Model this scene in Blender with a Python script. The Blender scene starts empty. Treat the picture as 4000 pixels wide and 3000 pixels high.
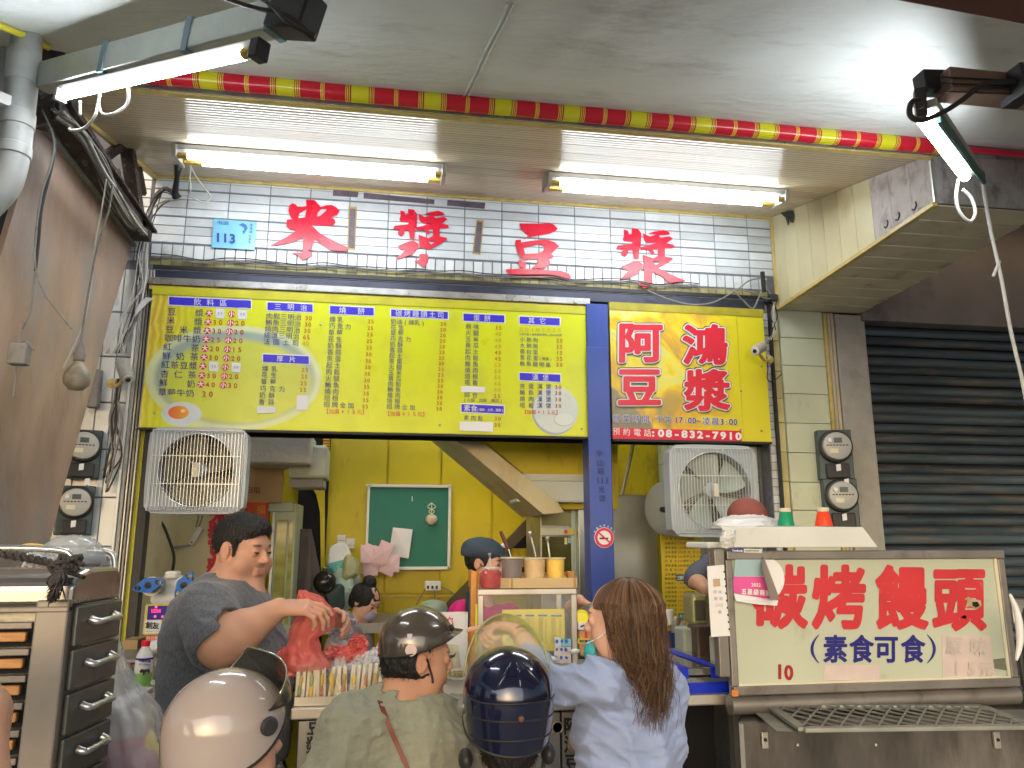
import bpy, math, random
import numpy as np
from mathutils import Vector, Matrix, geometry
random.seed(7); rnd = random.Random(11)
S = bpy.context.scene
C = S.collection
# ---------------------------------------------------------------- camera
PIT = math.radians(11.38); YAW = math.radians(9.07); CH = 1.68; FPX = 3000.
cyw, syw, cpt, spt = math.cos(YAW), math.sin(YAW), math.cos(PIT), math.sin(PIT)
cr = (cyw, -syw, 0.); cf = (syw*cpt, cyw*cpt, spt); cu = (-syw*spt, -cyw*spt, cpt)
cam_data = bpy.data.cameras.new('camera'); cam = bpy.data.objects.new('camera', cam_data); C.objects.link(cam)
cam_data.lens = 27.0; cam_data.sensor_width = 36.0; cam_data.clip_start = .05; cam_data.clip_end = 500
cam.matrix_world = Matrix(((cr[0], cu[0], -cf[0], 0), (cr[1], cu[1], -cf[1], 0), (cr[2], cu[2], -cf[2], CH), (0, 0, 0, 1)))
S.camera = cam
# ---------------------------------------------------------------- world, sun, exposure (night: a very weak sky)
W = bpy.data.worlds.new('World'); S.world = W; W.use_nodes = True
wn = W.node_tree.nodes; wl = W.node_tree.links
sky = wn.new('ShaderNodeTexSky'); sky.sky_type = 'NISHITA'; sky.sun_disc = False
SUN_EL, SUN_ROT = math.radians(12), math.radians(196)
sky.sun_elevation = SUN_EL; sky.sun_rotation = SUN_ROT; sky.dust_density = 3; sky.air_density = 1
wl.new(sky.outputs[0], wn['Background'].inputs[0]); wn['Background'].inputs[1].default_value = 0.075
sun_data = bpy.data.lights.new('sun', 'SUN'); sun = bpy.data.objects.new('sun', sun_data); C.objects.link(sun)
sun_data.energy = 1.1; sun_data.angle = math.radians(85); sun_data.color = (1, .985, .96)
sdir = Vector((math.sin(SUN_ROT)*math.cos(SUN_EL), math.cos(SUN_ROT)*math.cos(SUN_EL), math.sin(SUN_EL)))
sun.rotation_euler = sdir.to_track_quat('Z', 'Y').to_euler(); sun.location = (0, -3, 5)
S.view_settings.view_transform = 'Standard'; S.view_settings.look = 'None'
S.view_settings.exposure = 1.15; S.view_settings.gamma = 1.0
S.render.engine = 'CYCLES'; S.cycles.max_bounces = 8; S.cycles.transparent_max_bounces = 16
S.cycles.diffuse_bounces = 4; S.cycles.glossy_bounces = 3; S.cycles.caustics_reflective = False; S.cycles.caustics_refractive = False
S.cycles.sample_clamp_indirect = 4.0
S.cycles.use_denoising = True

# ---------------------------------------------------------------- where a sight line of the photograph meets a plane of the place
def ray(x, y):
    a = (x-2000)/FPX; b = (1500-y)/FPX
    return [cf[i]+a*cr[i]+b*cu[i] for i in range(3)]
def onY(x, y, Y):
    d = ray(x, y); t = Y/d[1]; return Vector((d[0]*t, Y, CH+d[2]*t))
def onX(x, y, X):
    d = ray(x, y); t = X/d[0]; return Vector((X, d[1]*t, CH+d[2]*t))
def onZ(x, y, Z):
    d = ray(x, y); t = (Z-CH)/d[2]; return Vector((d[0]*t, d[1]*t, Z))
def onP(x, y, P0, N):
    d = Vector(ray(x, y)); o = Vector((0, 0, CH)); N = Vector(N); t = (Vector(P0)-o).dot(N)/d.dot(N); return o+d*t
def rX(x0, y0, x1, y1, Y):
    xm, ym = (x0+x1)/2, (y0+y1)/2
    return onY(x0, ym, Y).x, onY(x1, ym, Y).x, onY(xm, y1, Y).z, onY(xm, y0, Y).z   # X0 X1 Z0 Z1

# ---------------------------------------------------------------- materials
def nn(nt, t, **k):
    n = nt.nodes.new(t)
    for a, v in k.items(): setattr(n, a, v)
    return n
_mats = {}
def M(name, col, rough=.5, metal=0., var=.12, scale=6., bump=0., bscale=80., dirt=None, coat=0., trans=0., alpha=1., emit=None, es=1., sheen=0., spec=.5, stretch=(1, 1, 1), rvar=.1, rnd_obj=0., aniso=None, ior=1.45, sss=0., attr=None):
    if name in _mats: return _mats[name]
    m = bpy.data.materials.new(name); _mats[name] = m; m.use_nodes = True
    nt = m.node_tree; L = nt.links; b = nt.nodes['Principled BSDF']
    c = tuple(col)+(1,)
    tc = nn(nt, 'ShaderNodeTexCoord'); oi = nn(nt, 'ShaderNodeObjectInfo')
    off = nn(nt, 'ShaderNodeVectorMath', operation='MULTIPLY_ADD'); off.inputs[1].default_value = (1, 1, 1)
    sc_ = nn(nt, 'ShaderNodeVectorMath', operation='SCALE'); sc_.inputs[0].default_value = (7, 13, 5); L.new(oi.outputs['Random'], sc_.inputs['Scale'])
    L.new(tc.outputs['Object'], off.inputs[0]); L.new(sc_.outputs[0], off.inputs[2])
    mp = nn(nt, 'ShaderNodeMapping'); mp.inputs['Scale'].default_value = stretch; L.new(off.outputs[0], mp.inputs[0])
    n1 = nn(nt, 'ShaderNodeTexNoise'); n1.inputs['Scale'].default_value = scale; n1.inputs['Detail'].default_value = 5; L.new(mp.outputs[0], n1.inputs['Vector'])
    mr = nn(nt, 'ShaderNodeMapRange'); mr.inputs[1].default_value = .3; mr.inputs[2].default_value = .7; mr.inputs[3].default_value = 1-var; mr.inputs[4].default_value = 1+var*.6
    L.new(n1.outputs[0], mr.inputs[0])
    out = mr.outputs[0]
    if rnd_obj:
        r2 = nn(nt, 'ShaderNodeMapRange'); r2.inputs[3].default_value = 1-rnd_obj; r2.inputs[4].default_value = 1+rnd_obj*.5; L.new(oi.outputs['Random'], r2.inputs[0])
        mu = nn(nt, 'ShaderNodeMath', operation='MULTIPLY'); L.new(out, mu.inputs[0]); L.new(r2.outputs[0], mu.inputs[1]); out = mu.outputs[0]
    sv = nn(nt, 'ShaderNodeVectorMath', operation='SCALE'); sv.inputs[0].default_value = c[:3]; L.new(out, sv.inputs['Scale'])
    if attr:
        at = nn(nt, 'ShaderNodeAttribute'); at.attribute_name = attr; L.new(at.outputs['Color'], sv.inputs[0])
    col_out = sv.outputs[0]
    rough_out = None
    if dirt:
        dcol, amt, dsc, dst = dirt
        m2 = nn(nt, 'ShaderNodeMapping'); m2.inputs['Scale'].default_value = dst; L.new(off.outputs[0], m2.inputs[0])
        n2 = nn(nt, 'ShaderNodeTexNoise'); n2.inputs['Scale'].default_value = dsc; n2.inputs['Detail'].default_value = 8; n2.inputs['Roughness'].default_value = .65; L.new(m2.outputs[0], n2.inputs['Vector'])
        r = nn(nt, 'ShaderNodeMapRange'); r.inputs[1].default_value = .68-.33*amt; r.inputs[2].default_value = .86-.3*amt; r.inputs[3].default_value = 0; r.inputs[4].default_value = min(1, .55+amt*.4); L.new(n2.outputs[0], r.inputs[0])
        mx = nn(nt, 'ShaderNodeMix', data_type='RGBA'); L.new(r.outputs[0], mx.inputs[0]); L.new(col_out, mx.inputs[6]); mx.inputs[7].default_value = tuple(dcol)+(1,)
        col_out = mx.outputs[2]
    L.new(col_out, b.inputs['Base Color'])
    rr = nn(nt, 'ShaderNodeMapRange'); rr.inputs[3].default_value = max(0, rough-rvar); rr.inputs[4].default_value = min(1, rough+rvar); L.new(n1.outputs[0], rr.inputs[0]); L.new(rr.outputs[0], b.inputs['Roughness'])
    b.inputs['Metallic'].default_value = metal; b.inputs['Coat Weight'].default_value = coat; b.inputs['Coat Roughness'].default_value = .06
    b.inputs['Transmission Weight'].default_value = trans; b.inputs['Alpha'].default_value = alpha; b.inputs['IOR'].default_value = ior
    b.inputs['Specular IOR Level'].default_value = spec
    if sss: b.inputs['Subsurface Weight'].default_value = sss; b.inputs['Subsurface Radius'].default_value = (.012, .005, .003); b.inputs['Subsurface Scale'].default_value = 1
    if sheen: b.inputs['Sheen Weight'].default_value = sheen
    if emit: b.inputs['Emission Color'].default_value = tuple(emit)+(1,); b.inputs['Emission Strength'].default_value = es
    if bump:
        nb = nn(nt, 'ShaderNodeTexNoise'); nb.inputs['Scale'].default_value = bscale; nb.inputs['Detail'].default_value = 4; L.new(mp.outputs[0], nb.inputs['Vector'])
        bu = nn(nt, 'ShaderNodeBump'); bu.inputs['Strength'].default_value = bump; bu.inputs['Distance'].default_value = .01; L.new(nb.outputs[0], bu.inputs['Height']); L.new(bu.outputs[0], b.inputs['Normal'])
    return m

# ---------------------------------------------------------------- objects
def mesh_from(name, V, Fc, smooth=False):
    me = bpy.data.meshes.new(name)
    V = np.asarray(V, dtype=np.float32)
    if isinstance(Fc, np.ndarray):
        me.vertices.add(len(V)); me.vertices.foreach_set('co', V.ravel())
        n, k = Fc.shape; me.loops.add(n*k); me.polygons.add(n)
        me.loops.foreach_set('vertex_index', Fc.ravel().astype(np.int32)); me.polygons.foreach_set('loop_start', np.arange(0, n*k, k, dtype=np.int32))
        me.update(calc_edges=True)
    else:
        me.from_pydata([tuple(map(float, v)) for v in V], [], Fc); me.update()
    if smooth and len(me.polygons): me.polygons.foreach_set('use_smooth', [True]*len(me.polygons))
    return me
def link(name, me, mat, parent=None):
    o = bpy.data.objects.new(name, me); C.objects.link(o)
    if mat: me.materials.append(mat)
    if parent is not None: o.parent = parent
    return o
def tag(o, label=None, cat=None, group=None, kind=None):
    if label: o['label'] = label
    if cat: o['category'] = cat
    if group: o['group'] = group
    if kind: o['kind'] = kind
    return o
THINGS = []
def thing(name, label, cat, group=None):
    o = bpy.data.objects.new(name, None); o.empty_display_size = .05; C.objects.link(o); THINGS.append(o)
    return tag(o, label, cat, group)
def copy_tree(o, parent=None, label=None, d=(0, 0, 0)):
    c = o.copy(); C.objects.link(c)
    if parent is None:
        c.location = Vector(o.location)+Vector(d)
        if label: c['label'] = label
        THINGS.append(c)
    else: c.parent = parent
    for ch in list(o.children): copy_tree(ch, c)
    return c

class MB:
    def __init__(s): s.v = []; s.f = []
    def add(s, V, Fc):
        n = len(s.v); s.v += [tuple(p) for p in V]; s.f += [tuple(i+n for i in q) for q in Fc]; return s
    def hexa(s, p):   # p: 8 points, bottom ring then top ring (ccw seen from outside top)
        return s.add(p, [(3, 2, 1, 0), (4, 5, 6, 7), (0, 1, 5, 4), (1, 2, 6, 5), (2, 3, 7, 6), (3, 0, 4, 7)])
    def box(s, x0, x1, y0, y1, z0, z1):
        if x0 > x1: x0, x1 = x1, x0
        if y0 > y1: y0, y1 = y1, y0
        if z0 > z1: z0, z1 = z1, z0
        return s.hexa([(x0, y0, z0), (x1, y0, z0), (x1, y1, z0), (x0, y1, z0), (x0, y0, z1), (x1, y0, z1), (x1, y1, z1), (x0, y1, z1)])
    def pbox(s, x0, y0, x1, y1, Y, d):   # a box whose front face stands at depth Y and covers this part of the picture
        a, b, c, e = rX(x0, y0, x1, y1, Y); return s.box(a, b, Y, Y+d, c, e)
    def quadslab(s, q, nrm, t):   # quad (4 pts) with thickness t along -nrm
        n = Vector(nrm)*t; q = [Vector(p) for p in q]
        return s.hexa([p-n for p in q]+q)
    def beam(s, a, b, w, h, up=(0, 0, 1)):
        a = Vector(a); b = Vector(b); d = (b-a).normalized(); r = d.cross(Vector(up))
        if r.length < 1e-4: r = d.cross(Vector((1, 0, 0)))
        r.normalize(); u = r.cross(d); r *= w/2; u *= h/2
        return s.hexa([a-r-u, a+r-u, a+r+u, a-r+u][::-1]+[b-r-u, b+r-u, b+r+u, b-r+u][::-1])
    def tube(s, pts, r, n=8, caps=True):
        pts = [Vector(p) for p in pts]; rs = r if isinstance(r, (list, tuple)) else [r]*len(pts)
        prev = None; rings = []
        for i, p in enumerate(pts):
            t = (pts[min(i+1, len(pts)-1)]-pts[max(i-1, 0)]); t = t.normalized() if t.length > 1e-9 else Vector((0, 0, 1))
            if prev is None: a = t.orthogonal().normalized()
            else:
                a = prev-t*prev.dot(t); a = a.normalized() if a.length > 1e-6 else t.orthogonal().normalized()
            prev = a; b = t.cross(a)
            rings.append([p+(a*math.cos(2*math.pi*k/n)+b*math.sin(2*math.pi*k/n))*rs[i] for k in range(n)])
        V = [q for rg in rings for q in rg]; Fc = []
        for i in range(len(rings)-1):
            for k in range(n): Fc.append((i*n+k, i*n+(k+1) % n, (i+1)*n+(k+1) % n, (i+1)*n+k))
        if caps: Fc.append(tuple(range(n))[::-1]); Fc.append(tuple((len(rings)-1)*n+k for k in range(n)))
        return s.add(V, Fc)
    def lathe(s, prof, c, ax=(0, 0, 1), n=24, caps=True, a0=0, a1=2*math.pi):   # prof: (radius, height)
        ax = Vector(ax).normalized(); e = ax.orthogonal().normalized(); g = ax.cross(e); c = Vector(c); V = []; Fc = []
        full = abs(a1-a0-2*math.pi) < 1e-6; m = n if full else n+1
        for r, h in prof:
            for k in range(m):
                t = a0+(a1-a0)*k/n; V.append(c+ax*h+(e*math.cos(t)+g*math.sin(t))*r)
        for i in range(len(prof)-1):
            for k in range(n):
                k2 = (k+1) % m; Fc.append((i*m+k, i*m+k2, (i+1)*m+k2, (i+1)*m+k))
        if caps and full:
            if prof[0][0] > 1e-5: Fc.append(tuple(range(m))[::-1])
            if prof[-1][0] > 1e-5: Fc.append(tuple((len(prof)-1)*m+k for k in range(m)))
        return s.add(V, Fc)
    def ball(s, c, r, n=14, m=10, fn=None):
        c = Vector(c); r = (r, r, r) if isinstance(r, (int, float)) else r; V = []; Fc = []
        for i in range(m+1):
            th = math.pi*i/m
            for k in range(n):
                ph = 2*math.pi*k/n; d = Vector((math.sin(th)*math.cos(ph), math.sin(th)*math.sin(ph), math.cos(th)))
                q = fn(d) if fn else 1.; V.append(c+Vector((d.x*r[0], d.y*r[1], d.z*r[2]))*q)
        for i in range(m):
            for k in range(n): Fc.append((i*n+k, (i+1)*n+k, (i+1)*n+(k+1) % n, i*n+(k+1) % n))
        return s.add(V, Fc)
    def poly(s, rings, fn, t, ex):   # flat shape (outer ring, holes) given in 2-D, fn maps to 3-D, thickness t along ex
        rings = [[(float(a), float(b)) for a, b in r] for r in rings]
        tri = geometry.tessellate_polygon([[Vector((a, b, 0)) for a, b in r] for r in rings])
        pts = [fn(a, b) for r in rings for a, b in r]; n = len(pts); ex = Vector(ex)*t
        Fc = [tuple(q) for q in tri]; V = list(pts)
        if t:
            V += [Vector(p)-ex for p in pts]; Fc += [tuple(i+n for i in q[::-1]) for q in tri]; o = 0
            for r in rings:
                k = len(r)
                for i in range(k): Fc.append((o+i, o+(i+1) % k, o+(i+1) % k+n, o+i+n))
                o += k
        return s.add(V, Fc)
    def build(s, name, mat, parent=None, smooth=False, bev=0, sub=0, **tg):
        me = mesh_from(name, s.v, s.f, smooth); o = link(name, me, mat, parent)
        if smooth == 'auto':
            me.polygons.foreach_set('use_smooth', [True]*len(me.polygons))
            if hasattr(me, 'set_sharp_from_angle'): me.set_sharp_from_angle(angle=math.radians(40))
        if bev:
            b = o.modifiers.new('bevel', 'BEVEL'); b.width = bev; b.segments = 2; b.limit_method = 'ANGLE'; b.harden_normals = False
        if sub:
            u = o.modifiers.new('subdivision', 'SUBSURF'); u.levels = sub; u.render_levels = sub
        if tg: tag(o, **tg)
        return o
def grid(fn, nu, nv):   # fn(u,v) -> point, u,v in 0..1
    V = [fn(i/nu, j/nv) for j in range(nv+1) for i in range(nu+1)]
    Fc = [(j*(nu+1)+i, j*(nu+1)+i+1, (j+1)*(nu+1)+i+1, (j+1)*(nu+1)+i) for j in range(nv) for i in range(nu)]
    return MB().add(V, Fc)
def bez(a, b, c, d, n=10):
    a, b, c, d = map(Vector, (a, b, c, d)); return [a*(1-t)**3+b*3*t*(1-t)**2+c*3*t*t*(1-t)+d*t**3 for t in [i/n for i in range(n+1)]]
def smoothpath(P, n=5):
    P = [Vector(p) for p in P]; out = []
    for i in range(len(P)-1):
        p0 = P[max(i-1, 0)]; p1 = P[i]; p2 = P[i+1]; p3 = P[min(i+2, len(P)-1)]
        for k in range(n):
            t = k/n; out.append(.5*((2*p1)+(-p0+p2)*t+(2*p0-5*p1+4*p2-p3)*t*t+(-p0+3*p1-3*p2+p3)*t**3))
    out.append(P[-1]); return out
def pcable(pts, Y, r, n=6):   # cable through picture points at depth(s) Y
    P = [onY(p[0], p[1], p[2] if len(p) > 2 else Y) for p in pts]
    return smoothpath(P, 5), r, n

# ---------------------------------------------------------------- writing
_gl = {}
_tc = bpy.data.curves.new('lettering_source', 'FONT'); _to = bpy.data.objects.new('lettering_source', _tc); _tc.resolution_u = 3
def glyph(ch, bold=0.):
    k = (ch, bold)
    if k not in _gl:
        _tc.offset = 0; _tc.body = ch; me = bpy.data.meshes.new_from_object(_to)
        v = [(p.co.x, p.co.y, 0.) for p in me.vertices]; f = [tuple(p.vertices) for p in me.polygons]
        if bold:   # heavier strokes with round corners: a band along every outline edge
            cnt = {}
            for q in f:
                for i in range(len(q)):
                    e = tuple(sorted((q[i], q[(i+1) % len(q)]))); cnt[e] = cnt.get(e, 0)+1
            nv = len(v); V0 = list(v); j = 0
            for (p, q), n_ in cnt.items():
                if n_ != 1: continue
                A = Vector(V0[p][:2]); B = Vector(V0[q][:2]); d = B-A
                if d.length < 1e-6: continue
                d.normalize(); nx = Vector((-d.y, d.x))*bold; j += 1; zz = 1e-5*(1+j % 40); pts = [A+nx]; o = len(v)
                ang = math.atan2(nx.y, nx.x)
                ring = [A+Vector((math.cos(ang+t_), math.sin(ang+t_)))*bold for t_ in (0, .785, 1.57, 2.356, 3.1416)]+[B+Vector((math.cos(ang+t_), math.sin(ang+t_)))*bold for t_ in (3.1416, 3.927, 4.712, 5.498, 6.283)]
                v += [(r_.x, r_.y, zz) for r_ in ring]; f.append(tuple(range(o, o+10)))
        bpy.data.meshes.remove(me)
        if v: xs = [p[0] for p in v]; ys = [p[1] for p in v]; bb = (min(xs), max(xs), min(ys), max(ys))
        else: bb = (0, .3, 0, .3)
        _gl[k] = (v, f, bb)
    return _gl[k]
def write(mb, s, fn, pl, pr, h, bold=0., lift=.002, toward=(0, -1, 0), vertical=False, sx=1., shear=0., asc=.86):
    """chars of s spread evenly between picture points pl and pr (centres of the first and last char), h = height in picture px"""
    A = fn(*pl); B = fn(*pr); up = (fn(pl[0], pl[1]-8)-fn(pl[0], pl[1]+8)); size = up.length/16*h
    if vertical or len(s) == 1 or (B-A).length < 1e-6: rt = (fn(pl[0]+8, pl[1])-fn(pl[0]-8, pl[1])).normalized()
    else: rt = (B-A).normalized()
    up.normalize(); T = Vector(toward)*lift; TU = Vector(toward)
    n = len(s)
    for i, ch in enumerate(s):
        if ch == ' ': continue
        c = A.lerp(B, i/(n-1)) if n > 1 else A.lerp(B, .5)
        v, f, bb = glyph(ch, bold if bold >= .03 else (.012 if bold >= .02 and ord(ch) < 0x2e80 else 0.)); wide = ord(ch) > 0x2e80
        if wide: cx, cy, k = .5, .38, size/.93
        else: cx, cy, k = (bb[0]+bb[1])/2, .35, size*asc/.71
        mb.add([c+rt*((x-cx)*k*sx+(y-cy)*k*shear)+up*((y-cy)*k)+T+TU*zz for x, y, zz in v], f)
    return mb

# ---------------------------------------------------------------- bodies: signed distance field -> one continuous mesh
class Field:
    def __init__(s, lo, hi, h):
        s.lo = np.array(lo, np.float32); s.h = h; s.n = np.ceil((np.array(hi)-s.lo)/h).astype(int)+1
        s.v = np.full(s.n, .2, np.float32)
    def _sub(s, lo, hi, m):
        a = np.maximum(np.floor((np.array(lo)-m-s.lo)/s.h).astype(int), 0); b = np.minimum(np.ceil((np.array(hi)+m-s.lo)/s.h).astype(int)+1, s.n)
        if np.any(b <= a): return None
        ax = [s.lo[i]+s.h*np.arange(a[i], b[i], dtype=np.float32) for i in range(3)]
        return tuple(slice(a[i], b[i]) for i in range(3)), ax[0][:, None, None], ax[1][None, :, None], ax[2][None, None, :]
    def _mix(s, sl, d, k, sub):
        v = s.v[sl]
        if sub: d = -d; v2 = -v; h = np.clip(.5+.5*(v2-(-(-d)))/k, 0, 1) if False else None
        if sub:
            # v = max(v, d) smooth
            h = np.clip(.5-.5*(v-d)/k, 0, 1); s.v[sl] = v*(1-h)+d*h+k*h*(1-h)
        else:
            h = np.clip(.5+.5*(v-d)/k, 0, 1); s.v[sl] = v*(1-h)+d*h-k*h*(1-h)
    def cap(s, a, b, ra, rb=None, k=.01, sub=False):
        rb = ra if rb is None else rb; a = np.array(a, np.float32); b = np.array(b, np.float32); R = max(ra, rb)
        q = s._sub(np.minimum(a, b)-R, np.maximum(a, b)+R, k+.012)
        if q is None: return s
        sl, X, Y, Z = q; d = b-a; L2 = float(d@d)+1e-12
        t = np.clip(((X-a[0])*d[0]+(Y-a[1])*d[1]+(Z-a[2])*d[2])/L2, 0, 1)
        D = np.sqrt((X-a[0]-d[0]*t)**2+(Y-a[1]-d[1]*t)**2+(Z-a[2]-d[2]*t)**2)-(ra+(rb-ra)*t)
        s._mix(sl, D, k, sub); return s
    def ell(s, c, r, ax=None, k=.01, sub=False):
        c = np.array(c, np.float32); r = np.array(r if hasattr(r, '__len__') else (r, r, r), np.float32); R = r.max()
        q = s._sub(c-R, c+R, k+.012)
        if q is None: return s
        sl, X, Y, Z = q; X = X-c[0]; Y = Y-c[1]; Z = Z-c[2]
        if ax is not None:
            A = [np.array(a, np.float32) for a in ax]; P = [X*A[i][0]+Y*A[i][1]+Z*A[i][2] for i in range(3)]
        else: P = [X, Y, Z]
        k0 = np.sqrt((P[0]/r[0])**2+(P[1]/r[1])**2+(P[2]/r[2])**2); k1 = np.sqrt((P[0]/r[0]**2)**2+(P[1]/r[1]**2)**2+(P[2]/r[2]**2)**2)+1e-9
        s._mix(sl, np.where(k0 < .02, -r.min(), k0*(k0-1)/k1), k, sub); return s
    def plane(s, p, n, k=.004):   # cut away the side the normal points to
        p = np.array(p); n = np.array(Vector(n).normalized()); ax = [s.lo[i]+s.h*np.arange(s.n[i], dtype=np.float32) for i in range(3)]
        D = (ax[0][:, None, None]-p[0])*n[0]+(ax[1][None, :, None]-p[1])*n[1]+(ax[2][None, None, :]-p[2])*n[2]
        s.v = np.maximum(s.v, D.astype(np.float32)); return s
    def wrinkle(s, amp, sc, dirn=(1, 1, 1), seed=0, warp=1.):
        r = np.random.RandomState(seed); ax = [s.lo[i]+s.h*np.arange(s.n[i], dtype=np.float32) for i in range(3)]
        X, Y, Z = ax[0][:, None, None], ax[1][None, :, None], ax[2][None, None, :]; m = np.abs(s.v) < .03; idx = np.nonzero(m)
        x = ax[0][idx[0]]; y = ax[1][idx[1]]; z = ax[2][idx[2]]; tot = np.zeros_like(x)
        wx = np.sin(9*y+7*z+seed)*.04*warp; wz = np.sin(11*x+6*y+seed*2)*.04*warp
        for i in range(5):
            d = r.randn(3)*np.array(dirn); d /= np.linalg.norm(d)+1e-9; f = sc*(1+.8*r.rand()); tot += np.abs(np.sin(f*((x+wx)*d[0]+y*d[1]+(z+wz)*d[2])+r.rand()*6))**.7-.5
        s.v[idx] += (amp*tot/2.2).astype(np.float32); return s
    def mesh(s):
        v = s.v; v[0], v[-1] = .1, .1; v[:, 0], v[:, -1] = .1, .1; v[:, :, 0], v[:, :, -1] = .1, .1
        ins = v < 0; n = s.n
        cnt = np.zeros(n-1, np.int8)
        for a in (0, 1):
            for b in (0, 1):
                for c in (0, 1): cnt += ins[a:n[0]-1+a, b:n[1]-1+b, c:n[2]-1+c]
        mix = (cnt > 0) & (cnt < 8); I = np.argwhere(mix); ids = np.full(n-1, -1, np.int32); ids[mix] = np.arange(len(I))
        P = np.zeros((len(I), 3), np.float64); N = np.zeros(len(I))
        for ax in range(3):
            o = [0, 0, 0]; o[ax] = 1; oth = [i for i in range(3) if i != ax]
            for p in (0, 1):
                for q in (0, 1):
                    e = np.zeros(3, int); e[oth[0]] = p; e[oth[1]] = q; a = I+e; b = a+np.array(o)
                    va = v[a[:, 0], a[:, 1], a[:, 2]]; vb = v[b[:, 0], b[:, 1], b[:, 2]]; cr_ = (va < 0) != (vb < 0)
                    t = np.where(cr_, va/(va-vb+1e-12), 0); pt = a.astype(float); pt[:, ax] += t
                    P += pt*cr_[:, None]; N += cr_
        P = P/N[:, None]*s.h+s.lo; Fs = []
        for ax in range(3):
            b, c = [(1, 2), (2, 0), (0, 1)][ax]
            lo = [slice(0, n[i]) for i in range(3)]; hi = list(lo); lo[ax] = slice(0, n[ax]-1); hi[ax] = slice(1, n[ax])
            ch = ins[tuple(lo)] != ins[tuple(hi)]; E = np.argwhere(ch); E = E[(E[:, b] > 0) & (E[:, c] > 0) & (E[:, b] < n[b]-1) & (E[:, c] < n[c]-1)]
            fl = ins[E[:, 0], E[:, 1], E[:, 2]]; db = np.zeros(3, int); db[b] = 1; dc = np.zeros(3, int); dc[c] = 1
            g = lambda q: ids[q[:, 0], q[:, 1], q[:, 2]]
            q = np.stack([g(E-db-dc), g(E-dc), g(E), g(E-db)], 1); q[~fl] = q[~fl][:, ::-1]; Fs.append(q)
        return P, np.concatenate(Fs)
    def build(s, name, mat, parent=None, smooth_it=0, paint=None, base=None):
        P, Q = s.mesh(); me = mesh_from(name, P, Q, True); o = link(name, me, mat, parent)
        if base is not None:
            col = np.ones((len(P), 4), np.float32); col[:, :3] = base
            ns = (np.sin(P@np.array([61, 37, 53.]))+np.sin(P@np.array([-43, 71, 29.])+1)+np.sin(P@np.array([97, -83, 111.]))*.7)/2.7
            col[:, :3] *= 1+.07*ns[:, None]; col[:, 1:3] *= 1-.05*np.abs(np.sin(P@np.array([23, 31, 17.])))[:, None]
            for fn_ in (paint or []): fn_(P, col)
            at = me.color_attributes.new('paint', 'FLOAT_COLOR', 'POINT'); at.data.foreach_set('color', col.ravel())
        if smooth_it:
            m = o.modifiers.new('smooth', 'SMOOTH'); m.factor = .5; m.iterations = smooth_it
        return o
def fuzz(par, o, n, ln, r, mat, down=(0, 0, -.4), seed=1, cond=None):   # short loose hairs standing off a hair shape
    R = random.Random(seed); me = o.data; V = me.vertices; b = MB()
    for _ in range(n):
        v = V[R.randrange(len(V))]; p = v.co.copy(); nr = v.normal
        if cond and not cond(p): continue
        d = (nr*.8+Vector(down)+Vector((R.gauss(0, .35), R.gauss(0, .35), R.gauss(0, .35)))).normalized(); q = p-nr*.002
        s_ = d.orthogonal().normalized()*r; e = q+d*ln*R.uniform(.5, 1.1)+Vector(down)*ln*.3; s2 = d.cross(s_).normalized()*r; k = len(b.v)
        b.v += [q+s_, q-s_*.5+s2, q-s_*.5-s2, e]; b.f += [(k, k+1, k+3), (k+1, k+2, k+3), (k+2, k, k+3)]
    return tag(b.build('loose_hairs', mat, par, smooth=True), kind='stuff')
def bag_noise(seed):
    r = np.random.RandomState(seed); D = r.randn(26, 3); D /= np.linalg.norm(D, axis=1)[:, None]; s_ = .82+.5*r.rand(26)
    return lambda d: min(1.2, 1/max(.8, max(float(D[i][0]*d.x+D[i][1]*d.y+D[i][2]*d.z)*s_[i] for i in range(26))))*.95
# ================================================================ materials
DK = (.05, .045, .035)
m_tile = M('glazed_tile', (.68, .73, .77), .18, var=.09, scale=9, rnd_obj=.20, dirt=((.30, .27, .19), .18, 9, (1, 1, 1)), rvar=.06)
m_tile2 = M('glazed_tile_dirty', (.70, .74, .76), .25, var=.06, scale=5, rnd_obj=.14, dirt=((.25, .21, .12), .35, 14, (1, 1, .6)))
m_grout = M('grout', (.17, .18, .21), .9, var=.2, scale=30)
m_ceil = M('ceiling_strip', (.58, .49, .36), .22, var=.10, scale=1.2, rnd_obj=.06, stretch=(.4, 3, 1), dirt=((.30, .19, .08), .28, 1.6, (.8, 1, 1)), rvar=.05, spec=.6)
m_ctrim = M('yellow_trim', (.60, .46, .16), .4, var=.25, scale=20, dirt=(DK, .3, 20, (1, 1, 1)))
m_tarp = M('awning_tarpaulin', (.74, .79, .78), .6, var=.08, scale=2.2, stretch=(1, 2.2, 1), bump=.7, bscale=14, dirt=((.36, .38, .33), .36, 3.2, (.8, 2.6, 1)), rvar=.12)
m_tarp2 = M('awning_tarpaulin_olive', (.34, .35, .28), .55, var=.14, scale=3, bump=.2, bscale=20, dirt=((.12, .12, .08), .45, 4, (1, 1, 1)))
m_alu = M('weathered_aluminium', (.50, .52, .48), .38, .7, var=.12, scale=12, dirt=((.2, .19, .15), .25, 10, (1, 1, 1)))
m_alu2 = M('bright_aluminium', (.62, .64, .66), .3, .85, var=.14, scale=14, dirt=((.16, .14, .11), .35, 12, (1, 1, 3)))
m_black = M('black_plastic', (.025, .026, .028), .5, var=.3, scale=20)
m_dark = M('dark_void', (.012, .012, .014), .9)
m_rust = M('rusty_steel', (.060, .045, .040), .75, .2, var=.4, scale=25, bump=.5, bscale=60, dirt=((.33, .33, .31), .35, 30, (1, 1, 1)))
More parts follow.
